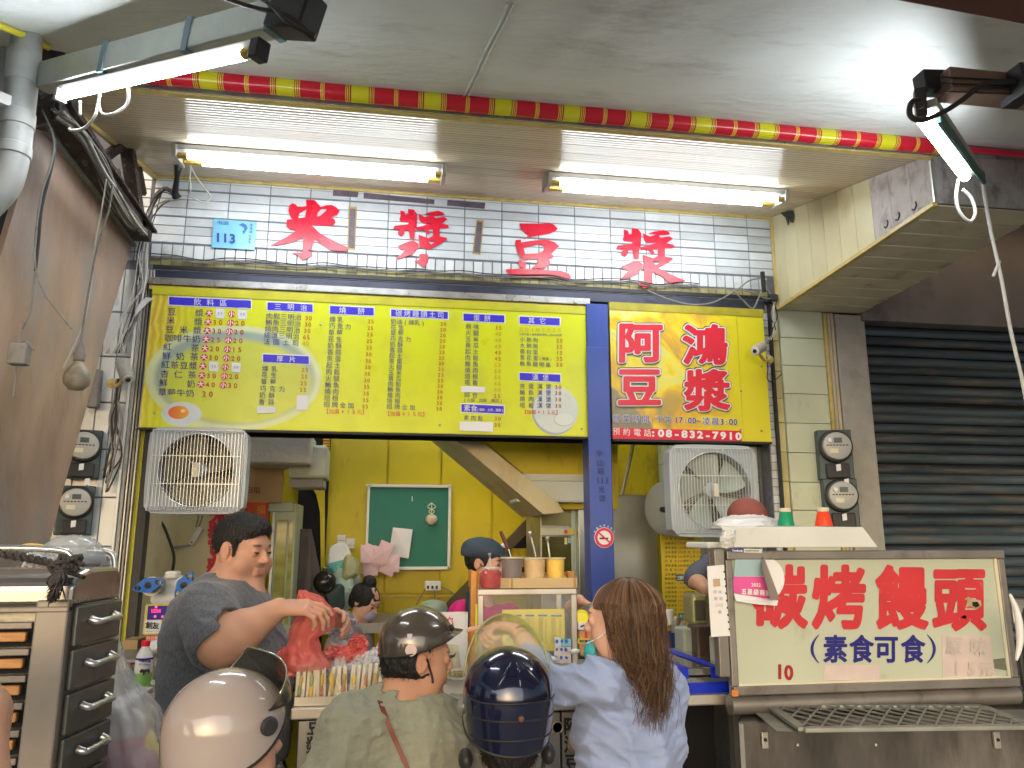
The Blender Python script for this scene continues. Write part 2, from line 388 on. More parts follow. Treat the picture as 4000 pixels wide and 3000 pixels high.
m_ply = M('brown_partition_sheet', (.44, .31, .235), .5, var=.42, scale=2.2, stretch=(1, 1.5, .7), bump=.6, bscale=22, dirt=((.34, .33, .335), .64, 2.6, (1, 1.3, .7)))
m_pvc = M('grey_pipe', (.42, .44, .43), .45, var=.12, scale=8, dirt=((.14, .12, .09), .35, 7, (1, 1, .6)))
m_cream = M('cream_siding', (.62, .58, .36), .4, var=.08, scale=4, rnd_obj=.05, dirt=((.38, .27, .10), .22, 5, (1, 1, .5)))
m_creamg = M('pale_green_siding', (.60, .64, .47), .38, var=.07, scale=4, rnd_obj=.05, dirt=((.22, .20, .12), .22, 7, (1, 1, .5)))
m_peel = M('peeling_siding', (.50, .47, .45), .6, var=.2, scale=12, bump=.5, bscale=40, dirt=((.17, .15, .15), .55, 18, (1, 1, .5)))
m_soff = M('dark_siding', (.62, .57, .42), .5, var=.15, scale=5, dirt=((.12, .09, .05), .35, 6, (1, 1, 1)))
m_conc = M('concrete', (.40, .39, .36), .8, var=.12, scale=12, bump=.3, bscale=90, dirt=((.2, .18, .15), .3, 8, (1, 1, .5)))
m_brownw = M('brown_wall', (.24, .205, .195), .6, var=.2, scale=3, dirt=((.05, .04, .035), .4, 3, (1, 1, 1)))
m_shut = M('shutter_paint', (.068, .098, .120), .42, .25, var=.5, scale=3, stretch=(.5, 1, 6), rnd_obj=.4, dirt=((.19, .145, .10), .55, 4, (.6, 1, 5)), bump=.1, bscale=40)
m_road = M('asphalt', (.05, .05, .05), .85, var=.2, scale=20, bump=.4, bscale=150)
m_floor = M('floor_tile', (.18, .16, .14), .4, var=.2, scale=3)
m_yel = M('yellow_wall_paint', (.64, .50, .012), .45, var=.16, scale=2.2, dirt=((.24, .15, .03), .36, 7, (1, 1, .35)), bump=.06, bscale=60)
m_creamw = M('cream_wall_paint', (.66, .59, .36), .55, var=.12, scale=3, dirt=((.40, .25, .09), .36, 3.5, (1, 1, .5)))
m_greenw = M('pale_green_wall_tile', (.52, .58, .46), .3, var=.06, scale=3, rnd_obj=.08, dirt=((.3, .27, .15), .2, 8, (1, 1, 1)))
m_blue = M('blue_column_paint', (.045, .085, .36), .35, .1, var=.12, scale=6, stretch=(1, 1, .3), dirt=((.10, .10, .14), .3, 14, (1, 1, .4)), bump=.1, bscale=50)
m_steel = M('stainless_steel', (.60, .57, .51), .34, .7, var=.12, scale=5, stretch=(1, 1, .2), dirt=((.25, .2, .14), .22, 7, (1, 1, 1)), bump=.03, bscale=120)
m_steeld = M('tarnished_steel', (.42, .41, .385), .38, .7, var=.22, scale=5, dirt=((.10, .08, .055), .42, 6, (1, 1, 1)), bump=.05, bscale=100)
m_wire_w = M('white_cable', (.62, .62, .58), .5, var=.1, scale=20, dirt=((.25, .22, .17), .3, 30, (1, 1, 1)))
m_wire_g = M('grey_cable', (.26, .25, .24), .6, var=.2, scale=20, dirt=((.08, .07, .06), .4, 30, (1, 1, 1)))
m_wire_k = M('black_cable', (.03, .028, .028), .5, var=.2, scale=20)
m_white = M('white_plastic', (.78, .79, .78), .35, var=.04, scale=8)
m_cream_p = M('cream_plastic', (.70, .66, .50), .4, var=.06, scale=8)
m_paper = M('white_paper', (.80, .81, .84), .7, var=.03, scale=8, bump=.15, bscale=25)
m_red = M('red_vinyl', (.80, .018, .055), .35, var=.06, scale=8)
m_navy = M('navy_print', (.035, .025, .26), .5, var=.02)
m_tube = M('lit_tube', (.9, .9, .9), .4, emit=(.93, .97, 1.), es=17)
m_tube2 = M('lit_arm_tube', (.9, .9, .9), .4, emit=(.93, .97, 1.), es=27)
m_amber = M('tube_end_cap', (.55, .38, .08), .35, .7, var=.1)

# ================================================================ ground, building mass
g = MB().box(-60, 60, -60, 4.0, -.02, 0); g.build('road', m_road, kind='structure')
MB().box(-7, 8, -3.5, 4.0, 0, .006).build('bounce_paving', M('pale_bounce_paving', (.34, .33, .31), .6, var=.15, scale=3), kind='structure')  # hidden pale paving added to bounce light up onto the awning
MB().box(-1.6, 5, 4.0, 8, 0, .05).build('floor', m_floor, kind='structure')
MB().box(-6, 9, 4.12, 8.5, 3.6, 7.).build('sky_light_block', m_brownw, kind='structure')  # unseen mass added over the shop to block light from the sky
MB().box(-6, -1.72, 4.03, 4.3, 0, 3.6).build('neighbour_wall', m_dark, kind='structure')

# ---------------------------------------------------------------- tiled fascia above the signs
XL, XR = -1.262, 2.2
ZT = 3.553; ZB = 3.035
fas = tag(MB().box(XL, XR, 4.006, 4.12, ZB+.002, 3.7).build('fascia_wall', m_grout), kind='structure')
xa = onY(1058, 735, 4).x; xp = (onY(2244, 815, 4).x-xa)/8
zr0 = onY(1000, 763, 4).z; zrp = (zr0-onY(1000, 970, 4).z)/6
zband = zr0-6*zrp
tcache = {}
def tile(w, h, mat, x, z, par, y=4.0, d=.008):
    k = (round(w, 4), round(h, 4), mat.name)
    if k not in tcache:
        b = MB(); e = .0016
        b.hexa([(0, d, 0), (w, d, 0), (w, d+.001, 0), (0, d+.001, 0), (0, d, h), (w, d, h), (w, d+.001, h), (0, d+.001, h)])
        b = MB().add([(0, d, 0), (w, d, 0), (w, d, h), (0, d, h), (e, 0, e), (w-e, 0, e), (w-e, 0, h-e), (e, 0, h-e)], [(4, 5, 6, 7), (0, 1, 5, 4), (1, 2, 6, 5), (2, 3, 7, 6), (3, 0, 4, 7)])
        me = mesh_from('tile', b.v, b.f); me.materials.append(mat); tcache[k] = me
    o = bpy.data.objects.new('tile', tcache[k]); C.objects.link(o); o.location = (x, y, z); o.parent = par; o.rotation_euler = (rnd.gauss(0, .004), 0, 0); return o
rowz = [zband+i*zrp for i in range(0, 9)]
ztop_row = ZT
gaps = set()
for r in range(8):
    z0 = zband+r*zrp; thick = .0062 if r % 3 == 0 else .003
    z1 = z0+zrp
    if z0 > ZT-.012: break
    h = min(z1, ZT)-z0-thick
    for i in range(-3, 15):
        x0 = xa+i*xp; x1 = x0+xp
        x0c, x1c = max(x0, XL), min(x1, XR)
        if x1c-x0c < .01: continue
        tile(x1c-x0c-.003, h, m_tile, x0c+.0015, z0+thick/2+(thick/2 if r % 3 == 0 else 0), fas)
zb0 = onY(1000, 1027, 4).z
bw = xp/4
n = int((XR-XL)/bw)
for i in range(-12, 60):
    x0 = xa+i*bw
    if x0 < XL-.002 or x0+bw > XR+.002: continue
    tile(bw-.0045, zband-zb0-.006, m_tile2, x0+.002, zb0+.002, fas)
# underside lip of thin tiles, yellowed by grease
lip = onY(1000, 1050, 4).z
m_lip = M('greasy_tile_edge', (.34, .30, .11), .45, var=.35, scale=10, rnd_obj=.3, dirt=((.04, .04, .05), .5, 16, (1, 1, 1)))
for i in range(-12, 60):
    x0 = xa+i*bw
    if x0 < XL-.002 or x0+bw > XR+.002: continue
    tile(bw-.004, .03, m_lip, x0+.002, zb0-.036, fas, y=4.004)
# marks where older lettering was taken off
def mark(q, lab, mat, parent=None):
    b = MB().poly([[(x, y) for x, y in q]], lambda a, c: onY(a, c, 3.9955), .003, (0, -1, 0)); return b.build('glue_mark', mat, fas)
m_glue = M('old_glue', (.13, .10, .13), .6, var=.3, scale=20, dirt=((.30, .18, .04), .25, 30, (1, 1, 1)))
m_glueb = M('old_glue_edge', (.45, .33, .10), .6, var=.35, scale=30, dirt=((.15, .08, .04), .4, 30, (1, 1, 1)))
for q in ([(1362, 806), (1394, 808), (1388, 978), (1355, 974)], [(1862, 858), (1890, 861), (1876, 994), (1846, 990)]):
    mark(q, '', m_glueb)
    cx = sum(p[0] for p in q)/4; cy_ = sum(p[1] for p in q)/4
    b = MB().poly([[(cx+(x-cx)*.72, cy_+(y-cy_)*.9) for x, y in q]], lambda a, c: onY(a, c, 3.9935), .0018, (0, -1, 0)); b.build('glue_mark', m_glue, fas)
for q in ([(1302, 740), (1400, 750), (1397, 770), (1300, 764)], [(1421, 752), (1698, 780), (1696, 797), (1420, 774)], [(1748, 781), (1896, 792), (1893, 815), (1746, 802)]):
    mark(q, '', m_glue)

# big red characters
def c1(a, b): return (1000+a/2.765, 720+b/2.765)
def c2(a, b): return (1900+a/2.602, 780+b/2.602)
fm = lambda x, y: onY(x, y, 3.990)
fm2 = lambda x, y: onY(x, y, 3.9925)
m_redc = M('red_acrylic_letter', (.66, .006, .035), .3, var=.10, scale=5, dirt=((.85, .25, .33), .15, 5, (1, 1, 2)))
m_redw = M('white_glue_rim', (.80, .80, .80), .5, var=.08)
def char(parts, lab, f=None):
    t = thing('sign_character', lab, 'sign character', 'large red characters on the tiled fascia')
    b = MB(); e = MB()
    for rings in parts:
        b.poly(rings, fm, .004, (0, -1, 0))
        r0 = rings[0]; cx = sum(p[0] for p in r0)/len(r0); cy_ = sum(p[1] for p in r0)/len(r0)
        N_ = len(r0); out = []
        A = sum(r0[i][0]*r0[(i+1) % N_][1]-r0[(i+1) % N_][0]*r0[i][1] for i in range(N_)); sg = 1 if A > 0 else -1
        for i in range(N_):
            p, q, r = r0[i-1], r0[i], r0[(i+1) % N_]
            d1 = Vector((q[0]-p[0], q[1]-p[1])).normalized(); d2 = Vector((r[0]-q[0], r[1]-q[1])).normalized()
            nrm = Vector(((d1.y+d2.y), -(d1.x+d2.x)))
            if nrm.length > .3: nrm.normalize()
            out.append((q[0]+nrm.x*3.2*sg, q[1]+nrm.y*3.2*sg))
        e.poly([out], fm2, .002, (0, -1, 0))
    b.build('letter_face', m_redc, t); return t
mi = [[c1(*p) for p in [(540, 165), (635, 170), (700, 245), (760, 225), (820, 222), (870, 250), (900, 290), (880, 325), (810, 355), (850, 380), (860, 415), (830, 440), (760, 445), (600, 440), (700, 535), (850, 615), (990, 680), (1000, 715), (900, 720), (810, 710), (700, 640), (640, 590), (615, 640), (605, 690), (560, 720), (610, 740), (610, 770), (500, 822), (450, 765), (380, 742), (500, 735), (508, 575), (400, 620), (300, 645), (150, 665), (200, 635), (330, 570), (440, 495), (370, 485), (330, 455), (332, 380), (395, 378), (365, 340), (350, 280), (360, 225), (395, 203), (430, 215), (450, 245), (500, 240), (545, 235)]],
      [c1(*p) for p in [(470, 310), (545, 265), (530, 355), (455, 365)]], [c1(*p) for p in [(650, 355), (670, 300), (700, 265), (765, 255), (760, 280), (700, 335)]]]
char([mi], 'first red brush character from the left, rice, with its bottom tip torn, on white tiles')
JL = [(1480, 288), (1540, 295), (1575, 340), (1570, 480), (1555, 500), (1548, 600), (1500, 598), (1488, 510), (1440, 515), (1440, 545), (1410, 578), (1375, 560), (1372, 530), (1400, 505), (1320, 500), (1335, 465), (1480, 450), (1488, 425), (1400, 420), (1388, 395), (1400, 370), (1398, 305), (1440, 315), (1450, 352), (1480, 345)]
JR = [(1590, 340), (1640, 365), (1665, 375), (1735, 350), (1650, 345), (1700, 325), (1800, 308), (1850, 325), (1868, 350), (1830, 355), (1750, 362), (1770, 385), (1860, 372), (1898, 395), (1850, 430), (1830, 440), (1900, 455), (1915, 480), (1890, 492), (1815, 490), (1815, 580), (1890, 590), (1895, 605), (1830, 650), (1745, 695), (1900, 770), (2025, 822), (1900, 858), (1850, 840), (1790, 780), (1690, 735), (1685, 850), (1650, 890), (1600, 900), (1545, 850), (1605, 840), (1605, 680), (1590, 560), (1650, 580), (1700, 595), (1745, 570), (1745, 500), (1690, 505), (1710, 545), (1690, 558), (1650, 510), (1570, 505), (1560, 485), (1660, 460), (1740, 435), (1640, 440), (1605, 410)]
JH = [(1690, 625), (1775, 628), (1725, 665)]
JB = [(1375, 675), (1500, 625), (1540, 620), (1590, 655), (1590, 690), (1530, 760), (1450, 790), (1345, 822), (1400, 770), (1450, 715), (1385, 705)]
char([[list(map(lambda p: c2(*p), JL))], [list(map(lambda p: c2(*p), JR)), list(map(lambda p: c2(*p), JH))], [list(map(lambda p: c2(*p), JB))]], 'last red brush character of four, at the right end of the white tiled fascia')
JR1 = JR[:24]+[(1745, 695), (1700, 720), (1640, 690), (1605, 700)]+JR[37:]
tr = lambda p: (1535+(c2(*p)[0]-2407)*.955, 816+(c2(*p)[1]-891)*.97)
char([[list(map(tr, JL))], [list(map(tr, JR1)), list(map(tr, JH))], [list(map(tr, JB))], [[tr(p) for p in [(1600, 760), (1690, 765), (1688, 850), (1640, 900), (1590, 860), (1545, 835), (1600, 820)]]]], 'second red brush character from the left, with its lower right stroke missing')
char([[[c2(*p) for p in [(338, 240), (560, 243), (640, 235), (690, 255), (725, 295), (700, 320), (640, 345), (520, 365), (440, 380), (380, 402), (435, 365), (400, 340), (355, 300)]]],
      [[c2(*p) for p in [(300, 410), (350, 405), (352, 435), (500, 412), (620, 405), (700, 435), (738, 475), (700, 510), (660, 550), (680, 570), (675, 592), (630, 600), (650, 630), (640, 660), (590, 700), (460, 695), (520, 640), (520, 600), (430, 605), (405, 615), (350, 590), (320, 530), (296, 450)]], [c2(*p) for p in [(378, 490), (530, 450), (600, 470), (580, 520), (530, 545), (392, 550)]]],
      [[c2(*p) for p in [(335, 605), (370, 620), (405, 650), (400, 690), (350, 690), (325, 650)]]],
      [[c2(*p) for p in [(195, 708), (350, 700), (560, 712), (760, 722), (840, 750), (865, 790), (800, 822), (720, 795), (560, 790), (400, 780), (250, 788)]]]], 'third red brush character, bean, with a wide bottom stroke low on the tiles')

# house number plate
np_ = thing('house_number_plate', 'light blue house number plate 113 with a small fish at the left of the fascia', 'sign')
q = [(835, 855), (1003, 868), (994, 976), (826, 966)]
MB().poly([q], lambda a, b: onY(a, b, 3.986), .003, (0, -1, 0)).build('plate', M('light_blue_enamel', (.22, .55, .80), .3, var=.05), np_)
f = lambda x, y: onY(x, y, 3.983); b = MB()
write(b, '中山路', f, (858, 869), (886, 872), 15, .012); write(b, '113', f, (852, 928), (908, 932), 40, .03)
for i, ch in enumerate('東港鎮'): write(b, ch, f, (982-i*1, 880+i*13), (982-i*1, 880+i*13), 11, .01)
for i, ch in enumerate('船頭里'): write(b, ch, f, (977-i*1, 923+i*12), (977-i*1, 923+i*12), 9, .0)
b.build('lettering', M('plate_blue_print', (.02, .08, .35), .5), np_)
b = MB().poly([[(933, 878), (948, 871), (962, 878), (967, 892), (958, 905), (952, 915), (946, 905), (954, 898), (952, 888), (942, 882)]], lambda a, c: onY(a, c, 3.9835), .001, (0, -1, 0)); b.build('fish_emblem', M('fish_blue', (.03, .15, .45), .4), np_)

# ---------------------------------------------------------------- ceiling of strips, sloping down to the street
YF, ZF = 2.66, 3.262
def cz(y): return ZF+(y-YF)*(ZT+.006-ZF)/(4.0-YF)
cl = tag(MB().hexa([(XL, YF, ZF+.012), (XR, YF, ZF+.012), (XR, 4.1, cz(4.1)+.012), (XL, 4.1, cz(4.1)+.012), (XL, YF, ZF+.1), (XR, YF, ZF+.1), (XR, 4.1, cz(4.1)+.1), (XL, 4.1, cz(4.1)+.1)]).build('ceiling', m_dark), kind='structure')
NS = 11; sw = (4.0-YF)/NS; sl = (cz(4)-cz(YF))/(4-YF)
def strip_fn(L):   # a plastic ceiling strip with shallow ribs, one object each
    V = []; Fc = []; prof = []
    k = 8
    for i in range(k+1):
        t = i/k; prof.append((t*(sw-.004), (.0022*abs(math.sin(t*math.pi*4)))))
    prof = [(0, -.010)]+[(a, -b) for a, b in prof]+[(sw-.004, -.010)]
    prof[0] = (0, .010); prof[-1] = (sw-.004, .010)
    for x in (0, L):
        for a, b in prof: V.append((x, a, b+a*sl))
    m = len(prof)
    for i in range(m-1): Fc.append((i, i+1, m+i+1, m+i)[::-1])
    return V, Fc
V, Fc = strip_fn(XR-XL-.004); sme = mesh_from('ceiling_strip', V, Fc); sme.materials.append(m_ceil)
for i in range(NS):
    o = bpy.data.objects.new('ceiling_strip', sme); C.objects.link(o); o.parent = cl; o.location = (XL+.002, YF+i*sw+.002, cz(YF+i*sw))
# gold trims
tr_ = MB()
tr_.box(XL, XR, 3.985, 4.006, ZT-.012, ZT+.0); tr_.box(XL, XR, 3.972, 3.99, ZT-.002, ZT+.004)
tr_.build('cornice_trim', m_ctrim, cl, bev=.002)
MB().beam((XL-.004, YF, ZF-.008), (XL-.004, 4.0, cz(4)-.012), .02, .02).build('edge_trim', m_ctrim, cl)
fb = MB().box(XL-.02, XR, YF-.03, YF-.002, ZF-.03, ZF+.07); fb.build('front_trim', m_ctrim, cl, bev=.003)
MB().box(XL-.02, XR+.02, YF-.038, YF-.032, ZF-.026, ZF-.006).build('front_trim', m_alu2, cl)
# ---------------------------------------------------------------- striped roller of the awning
ya = YF-.065
ra, rb = onY(330, 248, ya), onY(3700, 610, ya)
ra = Vector((-1.95, ya, onY(700, 292, ya).z+.012)); za = onY(2400, 455, ya).z
rl = Vector((onY(3660, 580, ya).x, ya, onY(3600, 568, ya).z)); zl = onY(900, 322, ya).z; xl_ = onY(900, 322, ya).x; slp = (rl.z-zl)/(rl.x-xl_)
P0 = Vector((-1.95, ya, zl+(-1.95-xl_)*slp)); P1 = Vector((2.24, ya, zl+(2.24-xl_)*slp))
t = thing('awning_roller', 'red and yellow striped awning roller running the width of the stall', 'awning')
m_str = bpy.data.materials.new('striped_vinyl'); m_str.use_nodes = True; nt = m_str.node_tree
tc = nn(nt, 'ShaderNodeTexCoord'); sp = nn(nt, 'ShaderNodeSeparateXYZ'); nt.links.new(tc.outputs['Object'], sp.inputs[0])
xy = onY(1370+40, 385, ya).x; per = (onY(2700+60-40, 520, ya).x-xy)/5*1.0
md = nn(nt, 'ShaderNodeMath', operation='MULTIPLY_ADD'); md.inputs[1].default_value = 1/.262; md.inputs[2].default_value = -xy/.262+20.13-.0; nt.links.new(sp.outputs[0], md.inputs[0])
fr = nn(nt, 'ShaderNodeMath', operation='FRACT'); nt.links.new(md.outputs[0], fr.inputs[0])
rp = nn(nt, 'ShaderNodeValToRGB'); rp.color_ramp.interpolation = 'CONSTANT'; nt.links.new(fr.outputs[0], rp.inputs[0])
Yl = (.68, .62, .02, 1); Rd = (.60, .012, .03, 1); Yp = (.78, .56, .07, 1); Dr = (.35, .02, .02, 1)
def lines(s, w, A, B): return [(s+w*i/7, A if i % 2 == 0 else B) for i in range(7)]
st = [(0, Yl), (.235, Dr), (.25, Yp), (.263, Dr), (.275, Yp), (.288, Dr), (.30, Yp), (.312, Rd), (.585, Yp), (.598, Rd), (.606, Yp), (.619, Rd), (.627, Yp), (.640, Rd), (.92, Yp), (.932, Dr), (.944, Yp), (.956, Dr), (.968, Yp), (.98, Dr)]
el = rp.color_ramp.elements
while len(el) > 1: el.remove(el[-1])
el[0].position = 0; el[0].color = st[0][1]
for p_, c_ in st[1:]: e_ = el.new(p_); e_.color = c_
nt.links.new(rp.outputs[0], nt.nodes['Principled BSDF'].inputs['Base Color']); nt.nodes['Principled BSDF'].inputs['Roughness'].default_value = .25
MB().tube([P1, P1+Vector((1.6, 0, slp*1.6))], .012, 8).build('red_hem', m_red, t, smooth='auto')
pts = [P0.lerp(P1, i/30)+Vector((0, rnd.gauss(0, .0006), rnd.gauss(0, .0008))) for i in range(31)]
MB().tube(pts, .031, 28).build('rolled_fabric', m_str, t, smooth='auto')
# ---------------------------------------------------------------- awning tarpaulin overhead
def zt(x, y):
    d = (ya-y); z = (P0.z+(x-P0.x)*slp)+.026-.105*d
    z += -.05*math.sin(min(1, d/1.2)*math.pi)*(1+.35*math.sin(x*1.7+1))
    z += .006*math.sin(x*5+2*math.sin(y*1.3))*min(1, d*2)+.003*math.sin(x*17+y*3)*min(1, d*2)
    fold = .85+.15*(d)   # tuck near the seam
    z -= .014*math.exp(-((x-.33+.30*d*-1.0)/.05)**2)*min(1, d*4)
    if x < -.7: z -= .10*min(1, (-.7-x)/.5)*math.sin(min(1, d/1.0)*math.pi*.5)
    return z
aw = thing('awning', 'grey white stained tarpaulin awning stretched over the customers', 'awning')
b = grid(lambda u, v: (-3.4+8.4*u, ya+.01-3.4*v, zt(-3.4+8.4*u, ya+.01-3.4*v)), 260, 110); b.build('tarpaulin', m_tarp, aw, smooth=True)
b = grid(lambda u, v: (-3.4+8.4*u, ya+.03-3.4*v, zt(-3.4+8.4*u, ya+.01-3.4*v)+.14), 10, 6); b.build('backing_sheet', m_tarp2, aw, smooth=True)
# seams: raised double threads across the cloth
def seam(pts, w=.004, mat=m_tarp, name='seam'):
    P = []
    for x, y in pts: P.append((x, y, zt(x, y)-.003))
    MB().tube(smoothpath(P, 8), w, 6).build(name, mat, aw, smooth=True)
def tx(px, py, Z=3.1):   # picture point on the tarpaulin
    p = onZ(px, py, Z)
    for _ in range(6): p = onZ(px, py, zt(p.x, p.y))
    return (p.x, p.y)
seam([tx(1813, 372), tx(1850, 300), tx(1905, 180), tx(1962, 70), tx(1985, 10)])
seam([tx(1829, 372), tx(1866, 300), tx(1921, 180), tx(1978, 70), tx(2003, 10)])
# olive overlapping sheet
pa, pb, pc, pd = tx(1975, 20), tx(2740, 172), tx(3300, 285), tx(3900, 330)
line = [pa, pb, pc, pd]
def ol(u, v):
    k = u*3; i = min(2, int(k)); f_ = k-i; x = line[i][0]*(1-f_)+line[i+1][0]*f_; y = line[i][1]*(1-f_)+line[i+1][1]*f_
    x2 = x*(1)+.25*v; y2 = y-1.5*v; return (x2, y2, zt(x2, y2)-.012)
_e = [ol(i/60*.40, 0) for i in range(61)]
# yellow hem strip at the far left
MB().tube(smoothpath([(q[0], q[1], zt(*q)-.012) for q in (tx(-60, 62), tx(60, 110), tx(130, 140), tx(190, 172))], 6), .011, 8).build('hem', M('yellow_hem', (.75, .68, .06), .4), aw, smooth=True)
# dark red-brown edge beam at the top right
_p, _q = onY(3000, -215, 1.05), onY(4300, 40, 1.05); MB().beam(_p+(_p-_q)*1.5, _q+(_q-_p)*3, .08, .05).build('edge_beam', M('maroon_beam_paint', (.14, .05, .04), .5, var=.2), aw, bev=.004)

# ---------------------------------------------------------------- light fixtures
def ceiling_fix(x0, x1, y, label, skew=0):
    t = thing('tube_light', label, 'ceiling light', 'twin tube lights under the strip ceiling')
    z = cz(y)-.004
    m_h = M('fixture_housing', (.42, .44, .44), .35, var=.08, scale=10, dirt=((.2, .15, .06), .25, 25, (1, 1, 1)))
    MB().hexa([(x0, y-.07, cz(y-.07)-.03), (x1, y-.07, cz(y-.07)-.03), (x1, y+.07, cz(y+.07)-.03), (x0, y+.07, cz(y+.07)-.03), (x0, y-.08, cz(y-.08)-.006), (x1, y-.08, cz(y-.08)-.006), (x1, y+.08, cz(y+.08)-.006), (x0, y+.08, cz(y+.08)-.006)]).build('housing', m_h, t, bev=.003)
    for s in (x0-.002, x1-.018):
        MB().hexa([(s, y-.075, cz(y)-.085), (s+.02, y-.075, cz(y)-.085), (s+.02, y+.075, cz(y)-.065), (s, y+.075, cz(y)-.065), (s, y-.09, cz(y-.09)-.008), (s+.02, y-.09, cz(y-.09)-.008), (s+.02, y+.09, cz(y+.09)-.008), (s, y+.09, cz(y+.09)-.008)]).build('end_bracket', m_steeld, t, bev=.003)
    for dy, e0, e1 in ((-.052, .06, .05), (.052, .10, .08)):
        zz = cz(y+dy)-.055
        b = MB().tube([(x0+.02, y+dy, zz), (x0+e0, y+dy, zz)], .0135, 12).tube([(x1-.02, y+dy, zz), (x1-e1, y+dy, zz)], .0135, 12); b.build('tube_cap', m_amber, t, smooth='auto')
        MB().tube([(x0+e0, y+dy, zz), (x1-e1, y+dy, zz)], .0145, 14).build('tube', m_tube, t, smooth='auto')
    return t
PWR = 26
Yx = 3.42
ceiling_fix(onY(700, 520, Yx).x, onY(1738, 650, Yx).x, Yx, 'left twin tube light fixed under the strip ceiling above the menu board')
ceiling_fix(onY(2130, 660, Yx).x, onY(3048, 760, Yx).x, Yx, 'right twin tube light under the strip ceiling above the column')

# left awning arm lamp
t = thing('awning_arm_lamp', 'aluminium awning arm at upper left with one bright tube strapped beneath', 'awning arm')
A, B = onY(195, 300, 2.35), onY(1140, 55, 1.72)
d = (B-A).normalized()
MB().beam(A-d*.03, B, .05, .085).build('arm', m_alu, t, bev=.004)
for k in (-.026, -.004, .018, .036):
    MB().beam(A+Vector((0, -.026, k)), B+Vector((0, -.026, k)), .004, .003).build('groove', m_steeld, t)
A2, B2 = onY(245, 372, 2.28), onY(975, 206, 1.76)
dd = (B2-A2).normalized()
MB().beam(A2-dd*.015+Vector((0, .008, .022)), B2+dd*.05+Vector((0, .008, .022)), .03, .02).build('housing', m_white, t, bev=.003)
MB().tube([A2, B2-dd*.02], .0150, 14).build('tube', m_tube2, t, smooth='auto')
MB().tube([B2-dd*.02, B2+dd*.02], .0145, 12).build('tube_cap', m_amber, t, smooth='auto')
MB().beam(B2+dd*.018, B2+dd*.05, .04, .05).build('end_bracket', m_black, t, bev=.004)
MB().beam(A2-dd*.02, A2-dd*.002, .036, .04).build('end_bracket', m_alu, t, bev=.004)
for px in (.30, .655, .955):
    c0 = A.lerp(B, px); MB().beam(c0-d*.012, c0+d*.012, .058, .10).build('strap', M('blue_grey_strap', (.16, .24, .28), .5), t, bev=.002)
MB().beam(onY(1085, 55, 1.74), onY(1225, 60, 1.68), .07, .10).build('joint_plate', m_black, t, bev=.006)
for q in ([(870, -10, 1.7), (990, 30, 1.68), (1120, 60, 1.66), (1230, 145, 1.64)], [(1000, -20, 1.7), (1070, 30, 1.66), (1130, 90, 1.64), (1230, 140, 1.63)]):
    P, r, n = pcable(q, 1.7, .006); MB().tube(P, r, 6).build('cable', m_wire_k, t, smooth=True)
for q in ([(390, 365, 2.15), (385, 410, 2.15), (400, 445, 2.15), (440, 445, 2.13), (490, 415, 2.12), (503, 380, 2.1), (500, 340, 2.08)], [(385, 400, 2.2), (372, 450, 2.2), (330, 500, 2.25), (280, 510, 2.3), (270, 500, 2.3)], [(312, 395, 2.2), (312, 450, 2.2)]):
    P, r, n = pcable(q, 2.2, .0045); MB().tube(P, r, 8).build('flex', m_wire_w, t, smooth=True)

# right awning arm lamp
t = thing('awning_arm_lamp', 'awning arm at upper right with one bright tube angled down in a green metal channel', 'awning arm')
A2, B2 = onY(3595, 452, 1.78), onY(3770, 690, 2.30)
dd = (B2-A2).normalized()
MB().tube([A2, B2], .0175, 14).build('tube', m_tube2, t, smooth='auto')
MB().beam(A2-dd*.05+Vector((.045, .01, .03)), B2+dd*.01+Vector((.05, .01, .03)), .05, .025).build('housing', m_alu, t, bev=.004)
MB().beam(A2-dd*.02+Vector((.085, .03, .02)), B2+dd*.02+Vector((.10, .03, .02)), .014, .045).build('channel', M('green_channel_paint', (.05, .16, .13), .45, var=.2), t, bev=.003)
MB().tube([A2-dd*.05+Vector((.01, 0, .02)), A2], .017, 12).build('tube_cap', m_alu2, t, smooth='auto')
MB().beam(onY(3590, 325, 1.75), onY(3700, 328, 1.75), .05, .06).build('joint_plate', m_black, t, bev=.004)
MB().beam(onY(3590, 350, 1.75), onY(3600, 460, 1.76), .03, .04).build('joint_plate', m_black, t, bev=.004)
MB().beam(onY(3680, 330, 1.72), onY(4150, 350, 1.72)+Vector((1.2, 0, -.02)), .07, .07).build('arm', M('brown_aluminium', (.30, .20, .16), .4, .5, var=.15), t, bev=.004)
for dz in (-.02, 0.004, .022): MB().beam(onY(3680, 330, 1.68)+Vector((0, 0, dz)), onY(4150, 350, 1.68)+Vector((0, 0, dz)), .004, .003).build('groove', m_black, t)
MB().beam(onY(3945, 335, 1.68), onY(4010, 337, 1.68), .09, .09).build('clamp', m_black, t, bev=.004)
P, r, n = pcable([(3590, 390, 1.7), (3560, 400, 1.68), (3555, 450, 1.68), (3600, 470, 1.68), (3680, 440, 1.68), (3760, 390, 1.68), (3850, 325, 1.66), (3980, 320, 1.66)], 1.7, .0075); MB().tube(P, r, 6).build('cable', m_wire_k, t, smooth=True)
P, r, n = pcable([(3745, 700, 2.2), (3735, 770, 2.2), (3750, 830, 2.2), (3790, 865, 2.2), (3810, 830, 2.2), (3795, 775, 2.2), (3760, 740, 2.2)], 2.2, .006); MB().tube(P, r, 6).build('flex', m_wire_w, t, smooth=True)
t = thing('pull_rope', 'pale rope hanging down past the dark shutter at right', 'rope')
P, r, n = pcable([(3838, 715), (3870, 900), (3910, 1080), (3950, 1300), (4000, 1520), (4040, 1800), (4060, 2300)], 2.5, .0075); MB().tube(P, r, 6).build('cord', m_wire_w, t, smooth=True)
